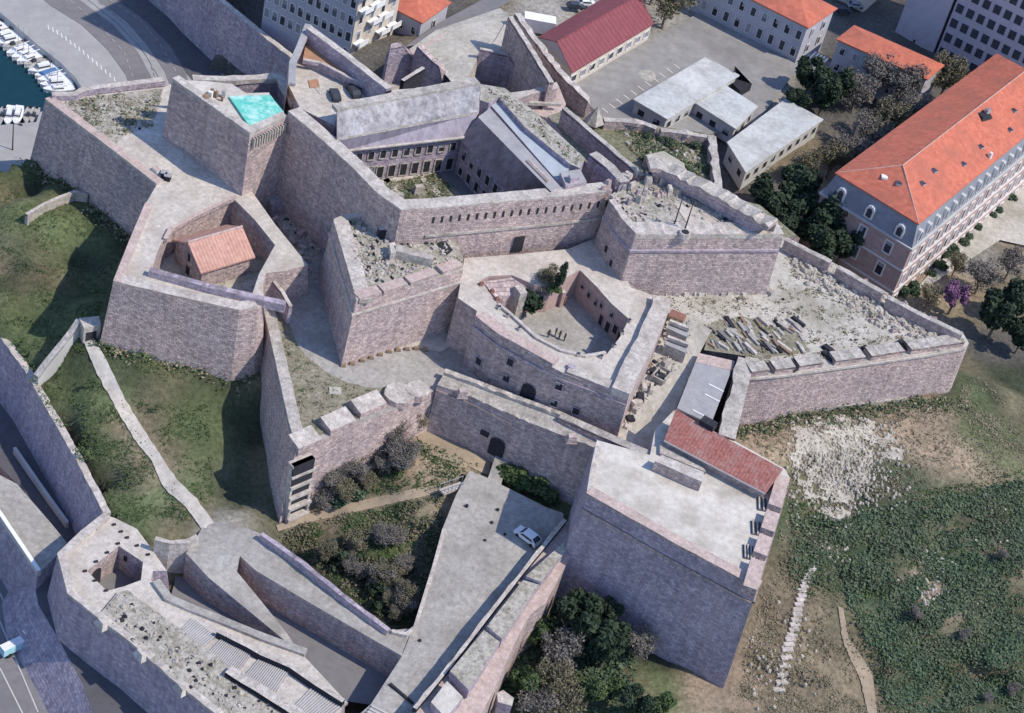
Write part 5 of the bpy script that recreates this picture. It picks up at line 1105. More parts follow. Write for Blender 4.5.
# ================================================================== HARBOUR AND BOULEVARD
q = MB(); q.cap([ccw(WP([(-300,-120),(60,-60),(130,60),(100,140),(-300,220)], -7.2))], 'water'); solo(q, 'water', 'dark teal harbour water at the top left corner', 'water', kind='structure')
quay = [(-60,-60),(0,12),(38,45),(60,62),(76,78),(85,93),(60,108),(80,130),(160,110),(240,90),(250,60),(240,-120),(60,-120)]
q = MB(); q.prism(ringz(quay, -5.6), -11, 'quay', 'concrete'); solo(q, 'quay', 'broad light quay curving round the harbour basin', 'quay', kind='structure')
q = MB(); q.prism(ringz([(-100,124),(0,125),(36,122),(40,112),(60,108),(80,130),(60,230),(-20,260),(-140,280)], -5.7), -11, 'quay', 'concrete'); solo(q, 'quay', 'pale lower quay below the western corner of the fort', 'quay', kind='structure')
def strip(edge1, edge2, z, m, name, label, cat='road'):
    q = MB(); q.cap([ccw(WP(edge1 + edge2[::-1], z))], m); return solo(q, name, label, cat, kind='structure')
strip([(20,-20),(50,5),(82,25),(108,50),(126,75),(132,95)], [(60,-20),(80,0),(112,24),(138,52),(152,78),(158,95)], -5.55, 'asphalt', 'road', 'outer dark carriageway of the curving boulevard')
strip([(78,-20),(95,-2),(125,20),(148,46),(165,72),(172,90)], [(105,-20),(125,0),(152,22),(172,46),(186,72),(190,90)], -5.55, 'asphalt', 'road', 'inner dark carriageway of the curving boulevard')
strip([(68,-20),(86,-2),(118,23),(143,50),(158,76),(163,92)], [(73,-20),(91,-2),(122,22),(146,49),(162,75),(168,92)], -5.5, 'quay', 'median', 'narrow pale median between the boulevard carriageways', 'median')
strip([(100,-40),(118,0),(145,20),(170,45),(186,72),(196,84)], [(180,-60),(150,-20),(148,0),(185,32),(218,66),(225,90)], -5.5, 'asphalt_shade_dark', 'road', 'lane with painted wall shadow at the foot of the tall north wall')  # dark strip paints the tall wall's shadow onto the boulevard
for k in range(16):                                                   # dashed bay lines on the quay
    f = k / 15; u = 48 + 66 * f; v = 25 + 52 * f ** 1.15; A = W(u, v, -5.58); B = W(u + 1, v + 4.5, -5.58); dd = (B - A).normalized(); nn = Vector((-dd.y, dd.x, 0)) * .09
    q = MB(); q.prism([A - nn, B - nn, B + nn, A + nn], -5.59, 'frame_white', 'frame_white'); solo(q, 'bay_line', 'white parking bay line painted on the curving quay', 'road marking', 'parking bay lines on the quay', kind='structure')
for pts in ([(70,0),(100,26),(124,52),(134,80)], [(92,-4),(120,18),(150,60),(158,85)], [(110,0),(140,20),(160,44),(178,75)]):
    for a, b in zip(pts, pts[1:]):
        for k in range(4):
            f0 = k / 4; f1 = f0 + .13; A = W(a[0] + (b[0] - a[0]) * f0, a[1] + (b[1] - a[1]) * f0, -5.48); B = W(a[0] + (b[0] - a[0]) * f1, a[1] + (b[1] - a[1]) * f1, -5.48)
            dd = (B - A).normalized(); nn = Vector((-dd.y, dd.x, 0)) * .09; q = MB(); q.prism([A - nn, B - nn, B + nn, A + nn], -5.49, 'quay', 'quay')
            solo(q, 'lane_dash', 'short white lane dash on the curving boulevard', 'road marking', 'lane dashes on the boulevard', kind='structure')
zj = hgt(259, 33, 90, -5.4)
runwall('very tall bluish retaining wall above the lane with painted shadow', [(150,-70,zj),(190,-26,zj),(218,0,zj),(259,34,zj),(290,58,zj)], 1.0, -7, 'coping', 'stone_shade', side=1, batter=.05)
# boats
def boat(kind, L):
    t = thing('moored_boat', 'x', 'boat', (0, 0, 0)); Wd = L * .32
    mb = MB(); prof = [(-.5, .72), (-.3, .95), (0, 1.0), (.25, .8), (.42, .4), (.5, .04)]
    topL = [Vector((x * L, w_ * Wd / 2, .75 + max(0, x) * .5)) for x, w_ in prof]; topR = [Vector((p.x, -p.y, p.z)) for p in topL]
    botL = [Vector((x * L * .92, w_ * Wd / 2 * .6, -.3)) for x, w_ in prof]; botR = [Vector((p.x, -p.y, p.z)) for p in botL]
    T_ = topR + topL[::-1]; B_ = botR + botL[::-1]; mb.sides(T_, B_, 'boat_white'); mb.build('hull', t)
    mb = MB(); mb.cap([[V3(p, p.z - .12) for p in T_]], 'boat_white' if kind != 1 else 'wood_grey'); mb.build('deck', t)
    if kind == 0:
        mb = MB(); mb.box((L * .02, 0, .7), L * .36, Wd * .6, .6, 'boat_white', taper=.15); mb.build('cabin', t)
        mb = MB(); mb.box((L * .02, 0, .85), L * .30, Wd * .62, .2, 'glass'); mb.build('window', t)
        mb = MB(); mb.tube([(L * .06, 0, .7), (L * .06, 0, L * 1.1)], .06, .04, 'metal_grey'); mb.tube([(L * .06, 0, 1.7), (-L * .38, 0, 1.75)], .09, .09, 'boat_white'); mb.build('mast', t)
    elif kind == 1:
        mb = MB(); mb.box((L * .05, 0, .7), L * .2, Wd * .45, .7, 'glass', taper=.12); mb.build('windscreen', t)
        mb = MB(); mb.box((-L * .46, 0, .5), L * .07, Wd * .25, .7, 'dark', taper=.04); mb.build('outboard', t)
    elif kind == 2:
        mb = MB(); mb.box((-L * .02, 0, .7), L * .45, Wd * .66, 1.1, 'boat_white', taper=.25); mb.build('cabin', t)
        mb = MB(); mb.box((0, 0, 1.15), L * .38, Wd * .6, .3, 'glass', taper=.03); mb.build('window', t)
    else:
        mb = MB(); mb.box((-L * .05, 0, .7), L * .7, Wd * .8, .45, 'boat_blue', taper=.3); mb.build('cover', t)
    return t
protos = [boat(k, 1.0 * l) for k, l in ((0, 6.2), (1, 5.2), (2, 6.4), (3, 5.6))]
kindw = ['sailing boat with a bare mast', 'open motorboat with dark windscreen', 'cabin cruiser with a raised cabin', 'motorboat under a blue cover']
used = [0] * 4; used_p = [False] * 4
qedge = [(0,12),(38,45),(60,62),(76,78),(84,92)]
Q = WP(qedge, -7.2); seg = [(Q[i + 1] - Q[i]).length for i in range(4)]; tot = sum(seg)
ordn = ['nearest the top left corner', 'second from the top left corner', 'third from the top left corner', 'fourth from the top left corner', 'fifth from the top left corner', 'sixth along the curved quay', 'seventh along the curved quay', 'mid-row at the curved quay', 'ninth along the curved quay', 'tenth along the curved quay', 'fifth from the inner end of the row', 'fourth from the inner end of the row', 'third from the inner end of the row', 'next to last at the inner end of the row', 'last at the fort end of the curved quay']
ordn = ordn[:5] + ['sixth from the top left corner', 'seventh from the top left corner', 'eighth from the top left corner', 'ninth from the top left corner', 'tenth from the top left corner', 'ninth from the fort end', 'eighth from the fort end', 'seventh from the fort end', 'sixth from the fort end'] + ordn[10:]
nbt = 19
for i in range(nbt):
    s_ = tot * (i + .2) / nbt; k = 0
    while k < 3 and s_ > seg[k]: s_ -= seg[k]; k += 1
    p = Q[k].lerp(Q[k + 1], s_ / seg[k]); dd = (Q[k + 1] - Q[k]).normalized(); nn = Vector((dd.y, -dd.x, 0))
    wp = W(20, 70, -7.2) - p
    if nn.dot(wp) < 0: nn = -nn
    kd = 3 if i == 14 else R.choice([0, 1, 2, 2, 0])
    b = protos[kd] if not used_p[kd] else copy_tree(protos[kd]); used_p[kd] = True
    b.location = p + nn * 3.9 + Vector((0, 0, -.05)); b.rotation_euler.z = math.atan2(nn.y, nn.x) + R.uniform(-.06, .06)
    b.scale = (.85, .85, .85); b['label'] = 'white %s, %s' % (kindw[kd], ordn[i].replace('at the inner end of the row', 'by the fort')); b['group'] = 'boats moored at the curved quay'
for i, u in enumerate((2, 9, 17.5, 28, 34)):
    kd = (1, 2, 2, 1, 1)[i]; b = protos[kd] if not used_p[kd] else copy_tree(protos[kd]); used_p[kd] = True
    p = W(u, 118, -7.2); b.location = p; b.rotation_euler.z = math.radians(-80 + R.uniform(-5, 5))
    b['label'] = 'white %s, %s' % (kindw[kd], ('cut by the left frame edge at the lower quay', 'second from the frame edge at the lower quay', 'middle of the row at the lower quay', 'second from the fort corner at the lower quay', 'next to the fort corner at the lower quay')[i]); b['group'] = 'boats moored at the lower quay'
for k in range(4):
    if not used_p[k]:
        b = protos[k]; b.location = W(60 + k, 88, -7.2); b['label'] = 'white %s near the fort end of the basin' % kindw[k]; b['group'] = 'boats moored at the curved quay'
c = W(12.5, 150, -5.7); q = MB(); q.tube([c, c + Vector((0, 0, 5))], .12, .07, 'dark'); q.tube([c + Vector((0, 0, 5)), c + Vector((1.0, 0, 5.2))], .06, .06, 'dark'); q.box(c + Vector((1.1, 0, 5.05)), .6, .3, .15, 'dark'); solo(q, 'street_lamp', 'slim dark street lamp on the lower quay', 'street lamp')

# ================================================================== CITY BUILDINGS
def box_building(name, label, corner, a, b, zbase, ztop, mwall, front_items=None, roof='gable', mroof='tile_orange', zr=2.4):
    """corner, a, b : eave pixels; the fourth corner closes the parallelogram"""
    P0, P1, P2 = W(*corner, ztop), W(*a, ztop), W(*b, ztop); P3 = P1 + P2 - P0
    t = thing(name, label, 'building', V3((P0 + P1 + P2 + P3) / 4, zbase))
    ring = ccw([P0, P1, P3, P2]); mb = MB(); mb.prism([V3(p, ztop) for p in offset(ring, -.25)], zbase - 2, mwall, mwall); mb.build('wall', t)
    return t, P0, P1, P2, P3
def hip_roof(t, P0, P1, P2, P3, zt, rise, m, inset=None, ov=.25):
    """P0-P1 the long eave, P0-P2 the short one"""
    L = (P1 - P0).length; S = (P2 - P0).length; d = (P1 - P0) / L; e = (P2 - P0) / S; ins = S / 2 if inset is None else inset
    ra = P0 + e * S / 2 + d * ins + Vector((0, 0, rise)); rb = P1 + e * S / 2 - d * ins + Vector((0, 0, rise))
    o = [P0 - d * ov - e * ov, P1 + d * ov - e * ov, P3 + d * ov + e * ov, P2 - d * ov + e * ov]
    mb = MB(); 
    for f in ([o[0], o[1], rb, ra], [o[1], o[2], rb], [o[2], o[3], ra, rb], [o[3], o[0], ra]):
        n = (f[1] - f[0]).cross(f[2] - f[0]); mb.face(f if n.z > 0 else f[::-1], m)
    k = Vector((0, 0, -.22))
    for i in range(4): mb.face([o[i], o[(i + 1) % 4], o[(i + 1) % 4] + k, o[i] + k], m)
    r = mb.build('roof', t); return r, ra, rb
# big barrack on the right
ZBE = 19.6; ZBW = 15.5; ZB0 = 5.0
E0 = W(918, 222, ZBE); E1 = W(838, 173, ZBE); E2d = (W(1002, 153, ZBE) - E0).normalized()
Ls = (E1 - E0).length; Ll = 56.0
ds = (E1 - E0).normalized(); 
E2 = E0 + E2d * Ll; E3 = E2 + (E1 - E0)
t = thing('barrack_block', 'huge barrack block with an orange hipped roof and blue-grey mansard dormers', 'building', V3((E0 + E3) / 2, ZB0))
mo = 1.0
def BB(i, o, z):   # corner i pushed outward by o
    s_ = [(-1, -1), (1, -1), (1, 1), (-1, 1)][i]; base = [E0, E1, E3, E2][i]
    return V3(base + ds * (s_[0] * o) + E2d * ((-1 if i in (0, 1) else 1) * o), z)
ringW = [BB(i, mo, ZBW) for i in range(4)]
mb = MB(); mb.prism(ringW, ZB0 - 3, 'facade_pink', 'facade_pink'); mb.build('wall', t)
mb = MB(); R1 = [BB(i, mo + .02, ZBW + .15) for i in range(4)]; R2 = [BB(i, .05, ZBE) for i in range(4)]
if area2(R1) < 0: R1.reverse(); R2.reverse()
mb.sides(R2, R1, 'mansard'); mb.build('mansard', t)
for z0, mm in ((ZBW - .1, 'concrete'), (ZBW - 4.4, 'frame_white'), (ZBW - 8.6, 'frame_white')):
    mb = MB(); rr_ = [BB(i, mo + (.3 if z0 > ZBW - 1 else .12), z0 + .3) for i in range(4)]; mb.prism(rr_, z0, mm, mm); mb.build('string_course', t)
rf, ra, rb = hip_roof(t, E0, E2, E1, E3, ZBE, 3.4, 'tile_orange', inset=Ls / 2 * .78, ov=.35)
mb = MB()
for a, b in ((ra, rb), (ra, E0), (ra, E1)): mb.tube([a + Vector((0, 0, .05)), b + Vector((0, 0, .08))], .13, .13, 'tile_pink')
mb.build('ridge_tiles', rf)
A, B = BB(1, mo, 0), BB(0, mo, 0)
ot = 1 if Vector(((B - A).y, -(B - A).x, 0)).dot(-E2d) > 0 else -1
fr3 = (.17, .5, .84)
windows_px(t, A, B, [(836.7,216,1.1,2.0),(862,231.5,1.1,2.0),(888,247,1.1,2.0),(829,236,1.1,2.1),(854.6,251,1.1,2.1),(879.5,268,1.1,2.1)], off=.0, out=ot, m_frame='frame_white', m_pane='glass', name='window')
A2, B2 = BB(0, mo, 0), BB(3, mo, 0)
ot2 = 1 if Vector(((B2 - A2).y, -(B2 - A2).x, 0)).dot(-ds) > 0 else -1
nw = 20
windows(t, A2, B2, [((k + .55) / nw, ZBW - 3.4, 1.0, 2.0) for k in range(nw)] + [((k + .55) / nw, ZBW - 7.6, 1.0, 2.0) for k in range(nw)] + [((k + .55) / nw, ZBW - 11.5, 1.0, 1.7) for k in range(nw)], 'frame_white', 'glass', 'window', out=ot2)
def dormer(p, nrm, tdir, z, ww_=.75):
    mb = MB(); 
    def P(a, o, zz): return V3(p + tdir * a + nrm * o, zz)
    w_ = ww_
    prof = [(-w_, z), (w_, z), (w_, z + 1.6), (w_ * .7, z + 2.05), (0, z + 2.25), (-w_ * .7, z + 2.05), (-w_, z + 1.6)]
    fr_ = [P(a, .25, zz) for a, zz in prof]; bk_ = [P(a, -1.6, zz) for a, zz in prof]
    mb.face(fr_, 'frame_white'); 
    for i in range(len(prof)): mb.face([fr_[i], fr_[(i + 1) % 7], bk_[(i + 1) % 7], bk_[i]], 'frame_white')
    o = mb.build('dormer', t)
    g_ = MB(); g_.face([P(-w_ * .6, .29, z + .2), P(w_ * .6, .29, z + .2), P(w_ * .6, .29, z + 1.5), P(0, .29, z + 1.9), P(-w_ * .6, .29, z + 1.5)], 'glass'); g_.build('pane', o)
for f in fr3: dormer(BB(1, .75, 0).lerp(BB(0, .75, 0), f), -E2d, ds, ZBW + .6)
for k in range(nw): dormer(BB(0, .75, 0).lerp(BB(3, .75, 0), (k + .55) / nw), -ds, E2d, ZBW + .6, .5)
def on_slope(f, g_, dz=.1):      # point on the long right slope
    e = E0.lerp(E2, f); r = ra.lerp(rb, max(0, (f * Ll - Ls * .39) / (Ll - Ls * .78))); return e.lerp(r, g_) + Vector((0, 0, dz))
q = MB(); c = on_slope(.56, .8); q.box(c - Vector((0, 0, .3)), 2.6, 1.9, .6, 'dark', .8, taper=.3); q.box(c + Vector((.5, .7, -.3)), .9, .7, 1.3, 'stone', .8); q.build('roof_hole', rf)
for f, g_ in ((.2, .55), (.33, .3), (.45, .35), (.62, .25), (.12, .5), (.7, .5)):
    q = MB(); c = on_slope(f, g_); q.box(c - Vector((0, 0, .15)), .8, .9, .35, 'metal_grey', .85, mt='glass'); q.build('skylight', rf)
for f, g_ in ((.35, .5), (.7, .55)):
    c = E1.lerp(E0, f).lerp(ra, g_); q = MB(); q.box(c - Vector((0, 0, .05)), .9, .9, .35, 'white_paint' if f < .5 else 'metal_grey', .1, mt='white_paint' if f < .5 else 'glass'); q.build('skylight', rf)
for f in (.45, .75):
    q = MB(); c = on_slope(f, .08); q.box(c - Vector((0, 0, .2)), .5, .5, 1.2, 'frame_white', .85); q.build('chimney', rf)

def plain_building(name, label, c, a, b, zb, ze, rise, wall, win, mroof='tile_orange'):
    P0, P1, P2 = W(*c, ze), W(*a, ze), W(*b, ze); P3 = P1 + P2 - P0
    t = thing(name, label, 'building', V3((P0 + P3) / 2, zb))
    ring = ccw([P0, P1, P3, P2]); mb = MB(); mb.prism([V3(p, ze) for p in offset(ring, -.15)], zb - 2, wall, wall); mb.build('wall', t)
    hip_roof(t, P0, P1, P2, P3, ze, rise, mroof)
    o = ((P0 + P1 + P2 + P3) / 4)
    for (A, B, items) in ((P0, P1, win[0]), (P0, P2, win[1])):
        s_ = 1 if Vector(((B - A).y, -(B - A).x, 0)).dot(A - o) > 0 else -1
        windows(t, A, B, items, 'frame_white', 'glass', 'window', out=s_, depth=.03, fw=.12)
    return t
plain_building('barrack_block', 'two-storey lilac-shaded building with red hipped roof behind the parking yard', (808,27), (652,-52), (836,8), 8, 15.6, 1.8, 'facade_blue',
   ([((k + .5) / 14, z, .9, h) for k in range(14) for z, h in ((12.6, 1.6), (9.2, 1.8))], [(.3, 12.6, .9, 1.4), (.7, 12.6, .9, 1.4), (.3, 9.4, .9, 1.4), (.7, 9.4, .9, 1.4)]))
plain_building('town_house', 'narrow house with a red roof half hidden by bare trees', (838,39), (927,78.5), (855,26), 6, 13.8, 1.0, 'facade_blue',
   ([((k + .6) / 7, z, .8, 1.3) for k in range(7) for z in (11.2, 8.0)], [(.5, 11, .8, 1.2)]))
# red hall
t = thing('hall', 'long hall with a maroon gabled roof beside the parking yard', 'building', W(600, 60, 8))
zE = 11.6; a0, a1 = W(572, 72.5, zE), W(654, 23.5, zE); b0, b1 = W(538, 37, zE), W(620, -12, zE); k0_, k1_ = W(557, 42, 14.2), W(640, -5, 14.2)
mb = MB(); mb.face([a0, a1, k1_, k0_], 'tile_maroon'); mb.face([k0_, k1_, b1, b0], 'tile_maroon'); 
for a, b in ((a0, a1), (b0, b1)): mb.face([a, b, b - Vector((0, 0, .25)), a - Vector((0, 0, .25))], 'tile_maroon')
mb.build('roof', t)
mb = MB(); ring = ccw([a0, a1, b1, b0]); mb.prism([V3(p, zE - .2) for p in offset(ring, -.25)], 6, 'facade_cream', 'facade_cream'); mb.face([V3(b0, zE - .1), V3(a0, zE - .1), k0_ - Vector((0, 0, .1))], 'facade_blue'); mb.build('wall', t)
mb = MB(); mb.tube([k0_, k1_], .15, .15, 'tile_maroon'); mb.build('ridge_tiles', t)
A, B = offset([a0, a1], -.25, closed=False); windows(t, A, B, [((k + .5) / 9, 9.2, 1.4, 1.2) for k in range(9)], 'frame_white', 'glass', 'window', out=1 if Vector(((B - A).y, -(B - A).x, 0)).dot(a0 - b0) > 0 else -1, fw=.1)
def flat_hall(label, pts, z, zb, win=True):
    P = ccw(WP(pts, z)); t = thing('hall', label, 'building', cen(P, zb)); mb = MB(); mb.prism(P, z - .3, 'roof_white', 'roof_white'); mb.build('roof', t)
    I = [V3(p, z - .28) for p in offset(P, -.35)]; mb = MB(); mb.prism(I, zb - 1, 'concrete', 'concrete'); mb.build('wall', t)
    for A, B in zip(I, I[1:] + I[:1]):
        n = int((B - A).length / 2.6)
        if n > 0: windows(t, A, B, [((k + .5) / n, z - 2.4, 1.2, 1.1) for k in range(n)], 'concrete', 'dark', 'window', fw=.1, depth=.03)
    return t
flat_hall('large white flat-roofed hall at the edge of the parking yard', [(633,99),(705.4,57),(739.7,75),(667.4,119.3)], 11, 8)
flat_hall('small stained white-roofed annex between the two long white halls', [(693,101.5),(724,84),(758,106),(736,129)], 10.6, 8)
flat_hall('long white-roofed hall with a curved-looking corner next to the evergreens', [(727,142),(746,172.6),(823.6,119.3),(785.6,98.5)], 10.8, 7.8)
q = MB(); P = [W(732, 61, 8.2), W(753, 86, 8.2), W(739, 91, 8.2), W(730, 80, 8.2)]; c = W(741, 78, 8.2)
mbk = MB(); rk = [W(729,78,9.5), W(744,84,9.5), W(751,87,8.1), W(733,92,8.1)]; mbk.prism(ringz([(731,82),(744,76),(752,84),(740,91)], 9.6), 7.8, 'dark', 'dark'); mbk.face([W(731,82,9.6), W(744,76,9.6), W(735,66,12.0)], 'dark'); mbk.face([W(752,84,9.6), W(744,76,9.6), W(735,66,12)], 'dark'); solo(mbk, 'lean_to', 'dark slanting shelter at the corner of the large white hall', 'shelter')
# apartment blocks
def block(label, c, a, b, zb, zt, wall1, wall2, cols, rows, floor, wh, balcony=False, frame=None):
    P0, P1, P2 = W(*c, zb), W(*a, zb), W(*b, zb); P3 = P1 + P2 - P0; o = (P0 + P3) / 2
    t = thing('apartment_block', label, 'building', V3(o, zb)); ring = ccw([P0, P1, P3, P2]); mb = MB(); mb.prism([V3(p, zt) for p in ring], zb - 3, 'concrete', wall1); mb.build('wall', t)
    q = MB(); q.prism([V3(p, zt + .5) for p in offset(ring, .4)], zt, 'concrete', 'concrete'); q.build('roof', t)
    for (A, B, n, w_) in ((P0, P1, cols[0], wall1), (P0, P2, cols[1], wall2)):
        s_ = 1 if Vector(((B - A).y, -(B - A).x, 0)).dot(A - o) > 0 else -1
        d = (B - A).normalized(); nn = Vector((d.y, -d.x, 0)) * s_; L = (B - A).length
        if w_ != wall1:
            q = MB(); q.face([V3(A + nn * .02, zb - 2), V3(B + nn * .02, zb - 2), V3(B + nn * .02, zt), V3(A + nn * .02, zt)], w_); q.build('lit_face_tint', t)  # recolours the second face as its sunlit side
        windows(t, A + nn * .02, B + nn * .02, [((k + .5) / n, zb + 1 + floor * r, wh[0], wh[1]) for k in range(n) for r in range(rows)], frame, 'glass', 'window', out=s_, fw=.14, depth=.06)
        if balcony and n == cols[1]:
            for r in range(rows):
                for k in range(n):
                    if (k + r) % 3 == 2: continue
                    ce = A + d * (L * (k + .5) / n) + nn * .75; q = MB(); rz = math.atan2(d.y, d.x)
                    q.box(V3(ce, zb + .6 + floor * r), L / n * .8, 1.4, .18, 'white_paint', rz); q.box(V3(ce + nn * .65, zb + .78 + floor * r), L / n * .8, .08, .8, 'white_paint', rz); q.build('balcony', t)
    return t
block('tall apartment block coloured shaded blue with a sunlit cream balconied side beyond the north-west bastion', (348,64), (262,20), (392,40), 6, 33, 'facade_blue', 'facade_cream', (11, 4), 8, 3.1, (.9, 1.6), True, 'frame_white')  # blue and cream walls paint the shaded and sunlit faces
block('high lilac apartment tower with ranks of dark windows at the top right corner', (934,58), (1090,138), (965,30), 5, 48, 'facade_lilac', 'facade_lilac', (15, 4), 13, 3.1, (1.35, 1.7), False, None)
block('blank lilac stair tower standing left of the windowed apartment tower', (893,37), (931,57), (907,21), 5, 48, 'facade_lilac', 'facade_lilac', (1, 1), 2, 14, (.4, .6), False, None)
plain_building('town_house', 'house with a red roof edge cut by the top frame between two roads', (422,22), (372,-4), (450,2), 7, 11.5, 1.2, 'facade_blue', ([((k + .5) / 4, 8.5, .8, 1.3) for k in range(4)], [(.5, 8.5, .8, 1.3)]))
plain_building('town_house', 'low house with a grey roof beyond the parking yard trees', (870,-6), (838,-22), (900,-30), 6, 10, 1.2, 'facade_cream', ([(.5, 7, .8, 1.3)], [(.5, 7, .8, 1.3)]), 'roof_grey')

# parking yard and streets on the north side
q = MB(); q.cap([ccw(WP([(572,82),(650,36),(668,30),(700,12),(800,66),(760,118),(740,130),(700,135),(600,118)], 8.25))], 'parking'); solo(q, 'parking_yard', 'open grey parking yard between the halls', 'parking yard', kind='structure')
for k in range(11):
    u = 602 + k * 7.2; v = 108 - k * 4.4; A = W(u, v, 8.28); B = W(u + 6, v + 4.5, 8.28); dd = (B - A).normalized(); nn = Vector((-dd.y, dd.x, 0)) * .08
    q = MB(); q.prism([A - nn, B - nn, B + nn, A + nn], 8.27, 'frame_white', 'frame_white'); solo(q, 'bay_line', 'faded white bay line in the parking yard beside the white hall', 'road marking', 'bay lines in the parking yard', kind='structure')
q = MB(); q.cap([ccw(WP([(404,47),(440,22),(520,-20),(545,-20),(445,40)], 9.9))], 'asphalt'); solo(q, 'road', 'grey street climbing past the dirt slope at the top', 'road', kind='structure')
q = MB(); q.cap([ccw(WP([(408,52),(458,26),(462,33),(440,44),(414,58)], 15.2))], 'coping_pink'); solo(q, 'pavement', 'reddish pavement strip between street and dirt slope', 'pavement', kind='structure')
q = MB(); q.cap([ccw(WP([(800,66),(812,56),(838,64),(822,80)], 7.6))], 'asphalt'); solo(q, 'road', 'street between the two red-roofed buildings', 'road', kind='structure')
for k in range(6):
    A = W(813 + k * 3, 50 + k * 1.6, 7.7); B = W(806 + k * 3, 57 + k * 1.6, 7.7); dd = (B - A).normalized(); nn = Vector((-dd.y, dd.x, 0)) * .22
    q = MB(); q.prism([A - nn, B - nn, B + nn, A + nn], 7.69, 'white_paint', 'white_paint'); solo(q, 'crossing_stripe', 'white zebra crossing stripe on the street by the red-roofed house', 'road marking', 'zebra crossing stripes', kind='structure')
q = MB(); q.cap([ccw(WP([(1000,190),(1060,160),(1090,260),(1000,240),(930,285),(915,290),(960,240)], 5.35))], 'gravel_floor'); solo(q, 'track', 'pale dusty track beside the big barrack', 'track', kind='structure')

# ================================================================== VEHICLES
def car(label, loc, rz, paint='car_white', L=4.2, cat='car', name='parked_car', group=None):
    t = thing(name, label, cat, loc, group); Wd = 1.75
    def ring(prof, y): return [Vector((x, y, z)) for x, z in prof]
    prof = [(-L/2, .35), (L/2, .35), (L/2, .72), (L/2 - .9, .88), (L/2 - 1.5, 1.38), (-L/2 + .9, 1.42), (-L/2 + .15, .95)]
    mb = MB(); a = ring(prof, -Wd/2); b = ring(prof, Wd/2); 
    for p_ in (a, b):
        for k in (3, 4, 5): p_[k].y *= .88 if k > 3 else .96
    mb.face(a, paint); mb.face(b[::-1], paint)
    for i in range(7): mb.face([a[i], b[i], b[(i + 1) % 7], a[(i + 1) % 7]], paint)
    bo = mb.build('body', None); bo.parent = t
    mb = MB()
    X = lambda x, y, z: Vector((x, y, z))
    mb.face([X(L/2 - .92, -.74, .92), X(L/2 - .92, .74, .92), X(L/2 - 1.48, .66, 1.37), X(L/2 - 1.48, -.66, 1.37)], 'glass'); mb.face([X(-L/2 + .2, .7, 1.0), X(-L/2 + .2, -.7, 1.0), X(-L/2 + .86, -.66, 1.4), X(-L/2 + .86, .66, 1.4)], 'glass')
    for s_ in (-1, 1): mb.face([X(-L/2 + .6, s_ * .86, .95), X(L/2 - 1.15, s_ * .86, .93), X(L/2 - 1.6, s_ * .80, 1.32), X(-L/2 + 1.0, s_ * .80, 1.34)], 'glass')
    o = mb.build('window', None); o.parent = t
    for x in (-L/2 + .75, L/2 - .8):
        for s_ in (-1, 1):
            mb = MB(); mb.tube([X(x, s_ * .72, .33), X(x, s_ * .9, .33)], .33, .33, 'rubber', 10); o = mb.build('wheel', None); o.parent = t
    for s_ in (-1, 1):
        mb = MB(); mb.box(X(L/2 - .02, s_ * .6, .55), .08, .35, .16, 'white_paint'); o = mb.build('headlight', None); o.parent = t
    t.rotation_euler.z = rz; return t
def zramp(v): return 3.2 + (640 - v) * .018 + .6
c = W(527, 539, 5.45); car('white hatchback parked on the ramp near the arched gate', c, math.radians(150), 'car_white').scale = (.85, .85, .85)
car('dark saloon parked beside the orange earth strip, left of the pair', W(335, 97, 27.25), math.radians(115), 'car_dark', 4.2).scale = (.68, .68, .68)
car('dark rounded car parked right of the saloon near the grey roof', W(353, 93, 27.25), math.radians(125), 'car_dark', 4.4).scale = (.7, .7, .7)
for i, (u, v, rz, p, lab) in enumerate(((575,8,20,'car_dark','dark car at the back of the hall with maroon roof'),(586,5,25,'car_white','white car beyond the maroon roofed hall'),(606,28,30,'car_grey','grey car hidden close to the maroon hall eave'),(842,12,20,'car_dark','dark car on the far street above the narrow red-roofed house'),(855,7,20,'car_grey','grey car following on the far street at the top'))):
    z = 9.2 if u < 700 else 6.6
    if u < 200: z = -5.5
    car(lab, W(u, v, z), math.radians(rz), p).scale = (.75, .75, .75)
# van body / container
t = thing('box_trailer', 'white box trailer parked behind the northern work', 'trailer', W(537, 32, 9.3)); mb = MB(); mb.box((0, 0, .5), 5.4, 2.4, 2.4, 'facade_blue', mt='white_paint'); o = mb.build('body', None); o.parent = t
for x in (-1.6, 1.6):
    mb = MB(); mb.tube([(x, -1.1, .45), (x, 1.1, .45)], .45, .45, 'rubber', 10); o = mb.build('wheel', None); o.parent = t
t.rotation_euler.z = .15
t = thing('flatbed_truck', 'pale teal and white truck driving on the shaded lower carriageway', 'truck', W(17, 648, -10.0)); 
mb = MB(); mb.box((-.9, 0, .7), 4.2, 2.0, 1.0, 'truck_teal', mt='boat_white', taper=.3); o = mb.build('cargo_bed', None); o.parent = t
mb = MB(); mb.box((2.1, 0, .5), 1.7, 2.0, 1.9, 'white_paint', taper=.18); o = mb.build('cab', None); o.parent = t
mb = MB(); mb.box((2.65, 0, 1.4), .9, 1.75, .6, 'glass', taper=.1); o = mb.build('windscreen', None); o.parent = t
for x in (-1.9, 1.9):
    for s_ in (-.95, .95):
        mb = MB(); mb.tube([(x, s_ - .12, .42), (x, s_ + .12, .42)], .42, .42, 'rubber', 10); o = mb.build('wheel', None); o.parent = t
t.rotation_euler.z = math.radians(52); t.scale = (.78, .78, .78)

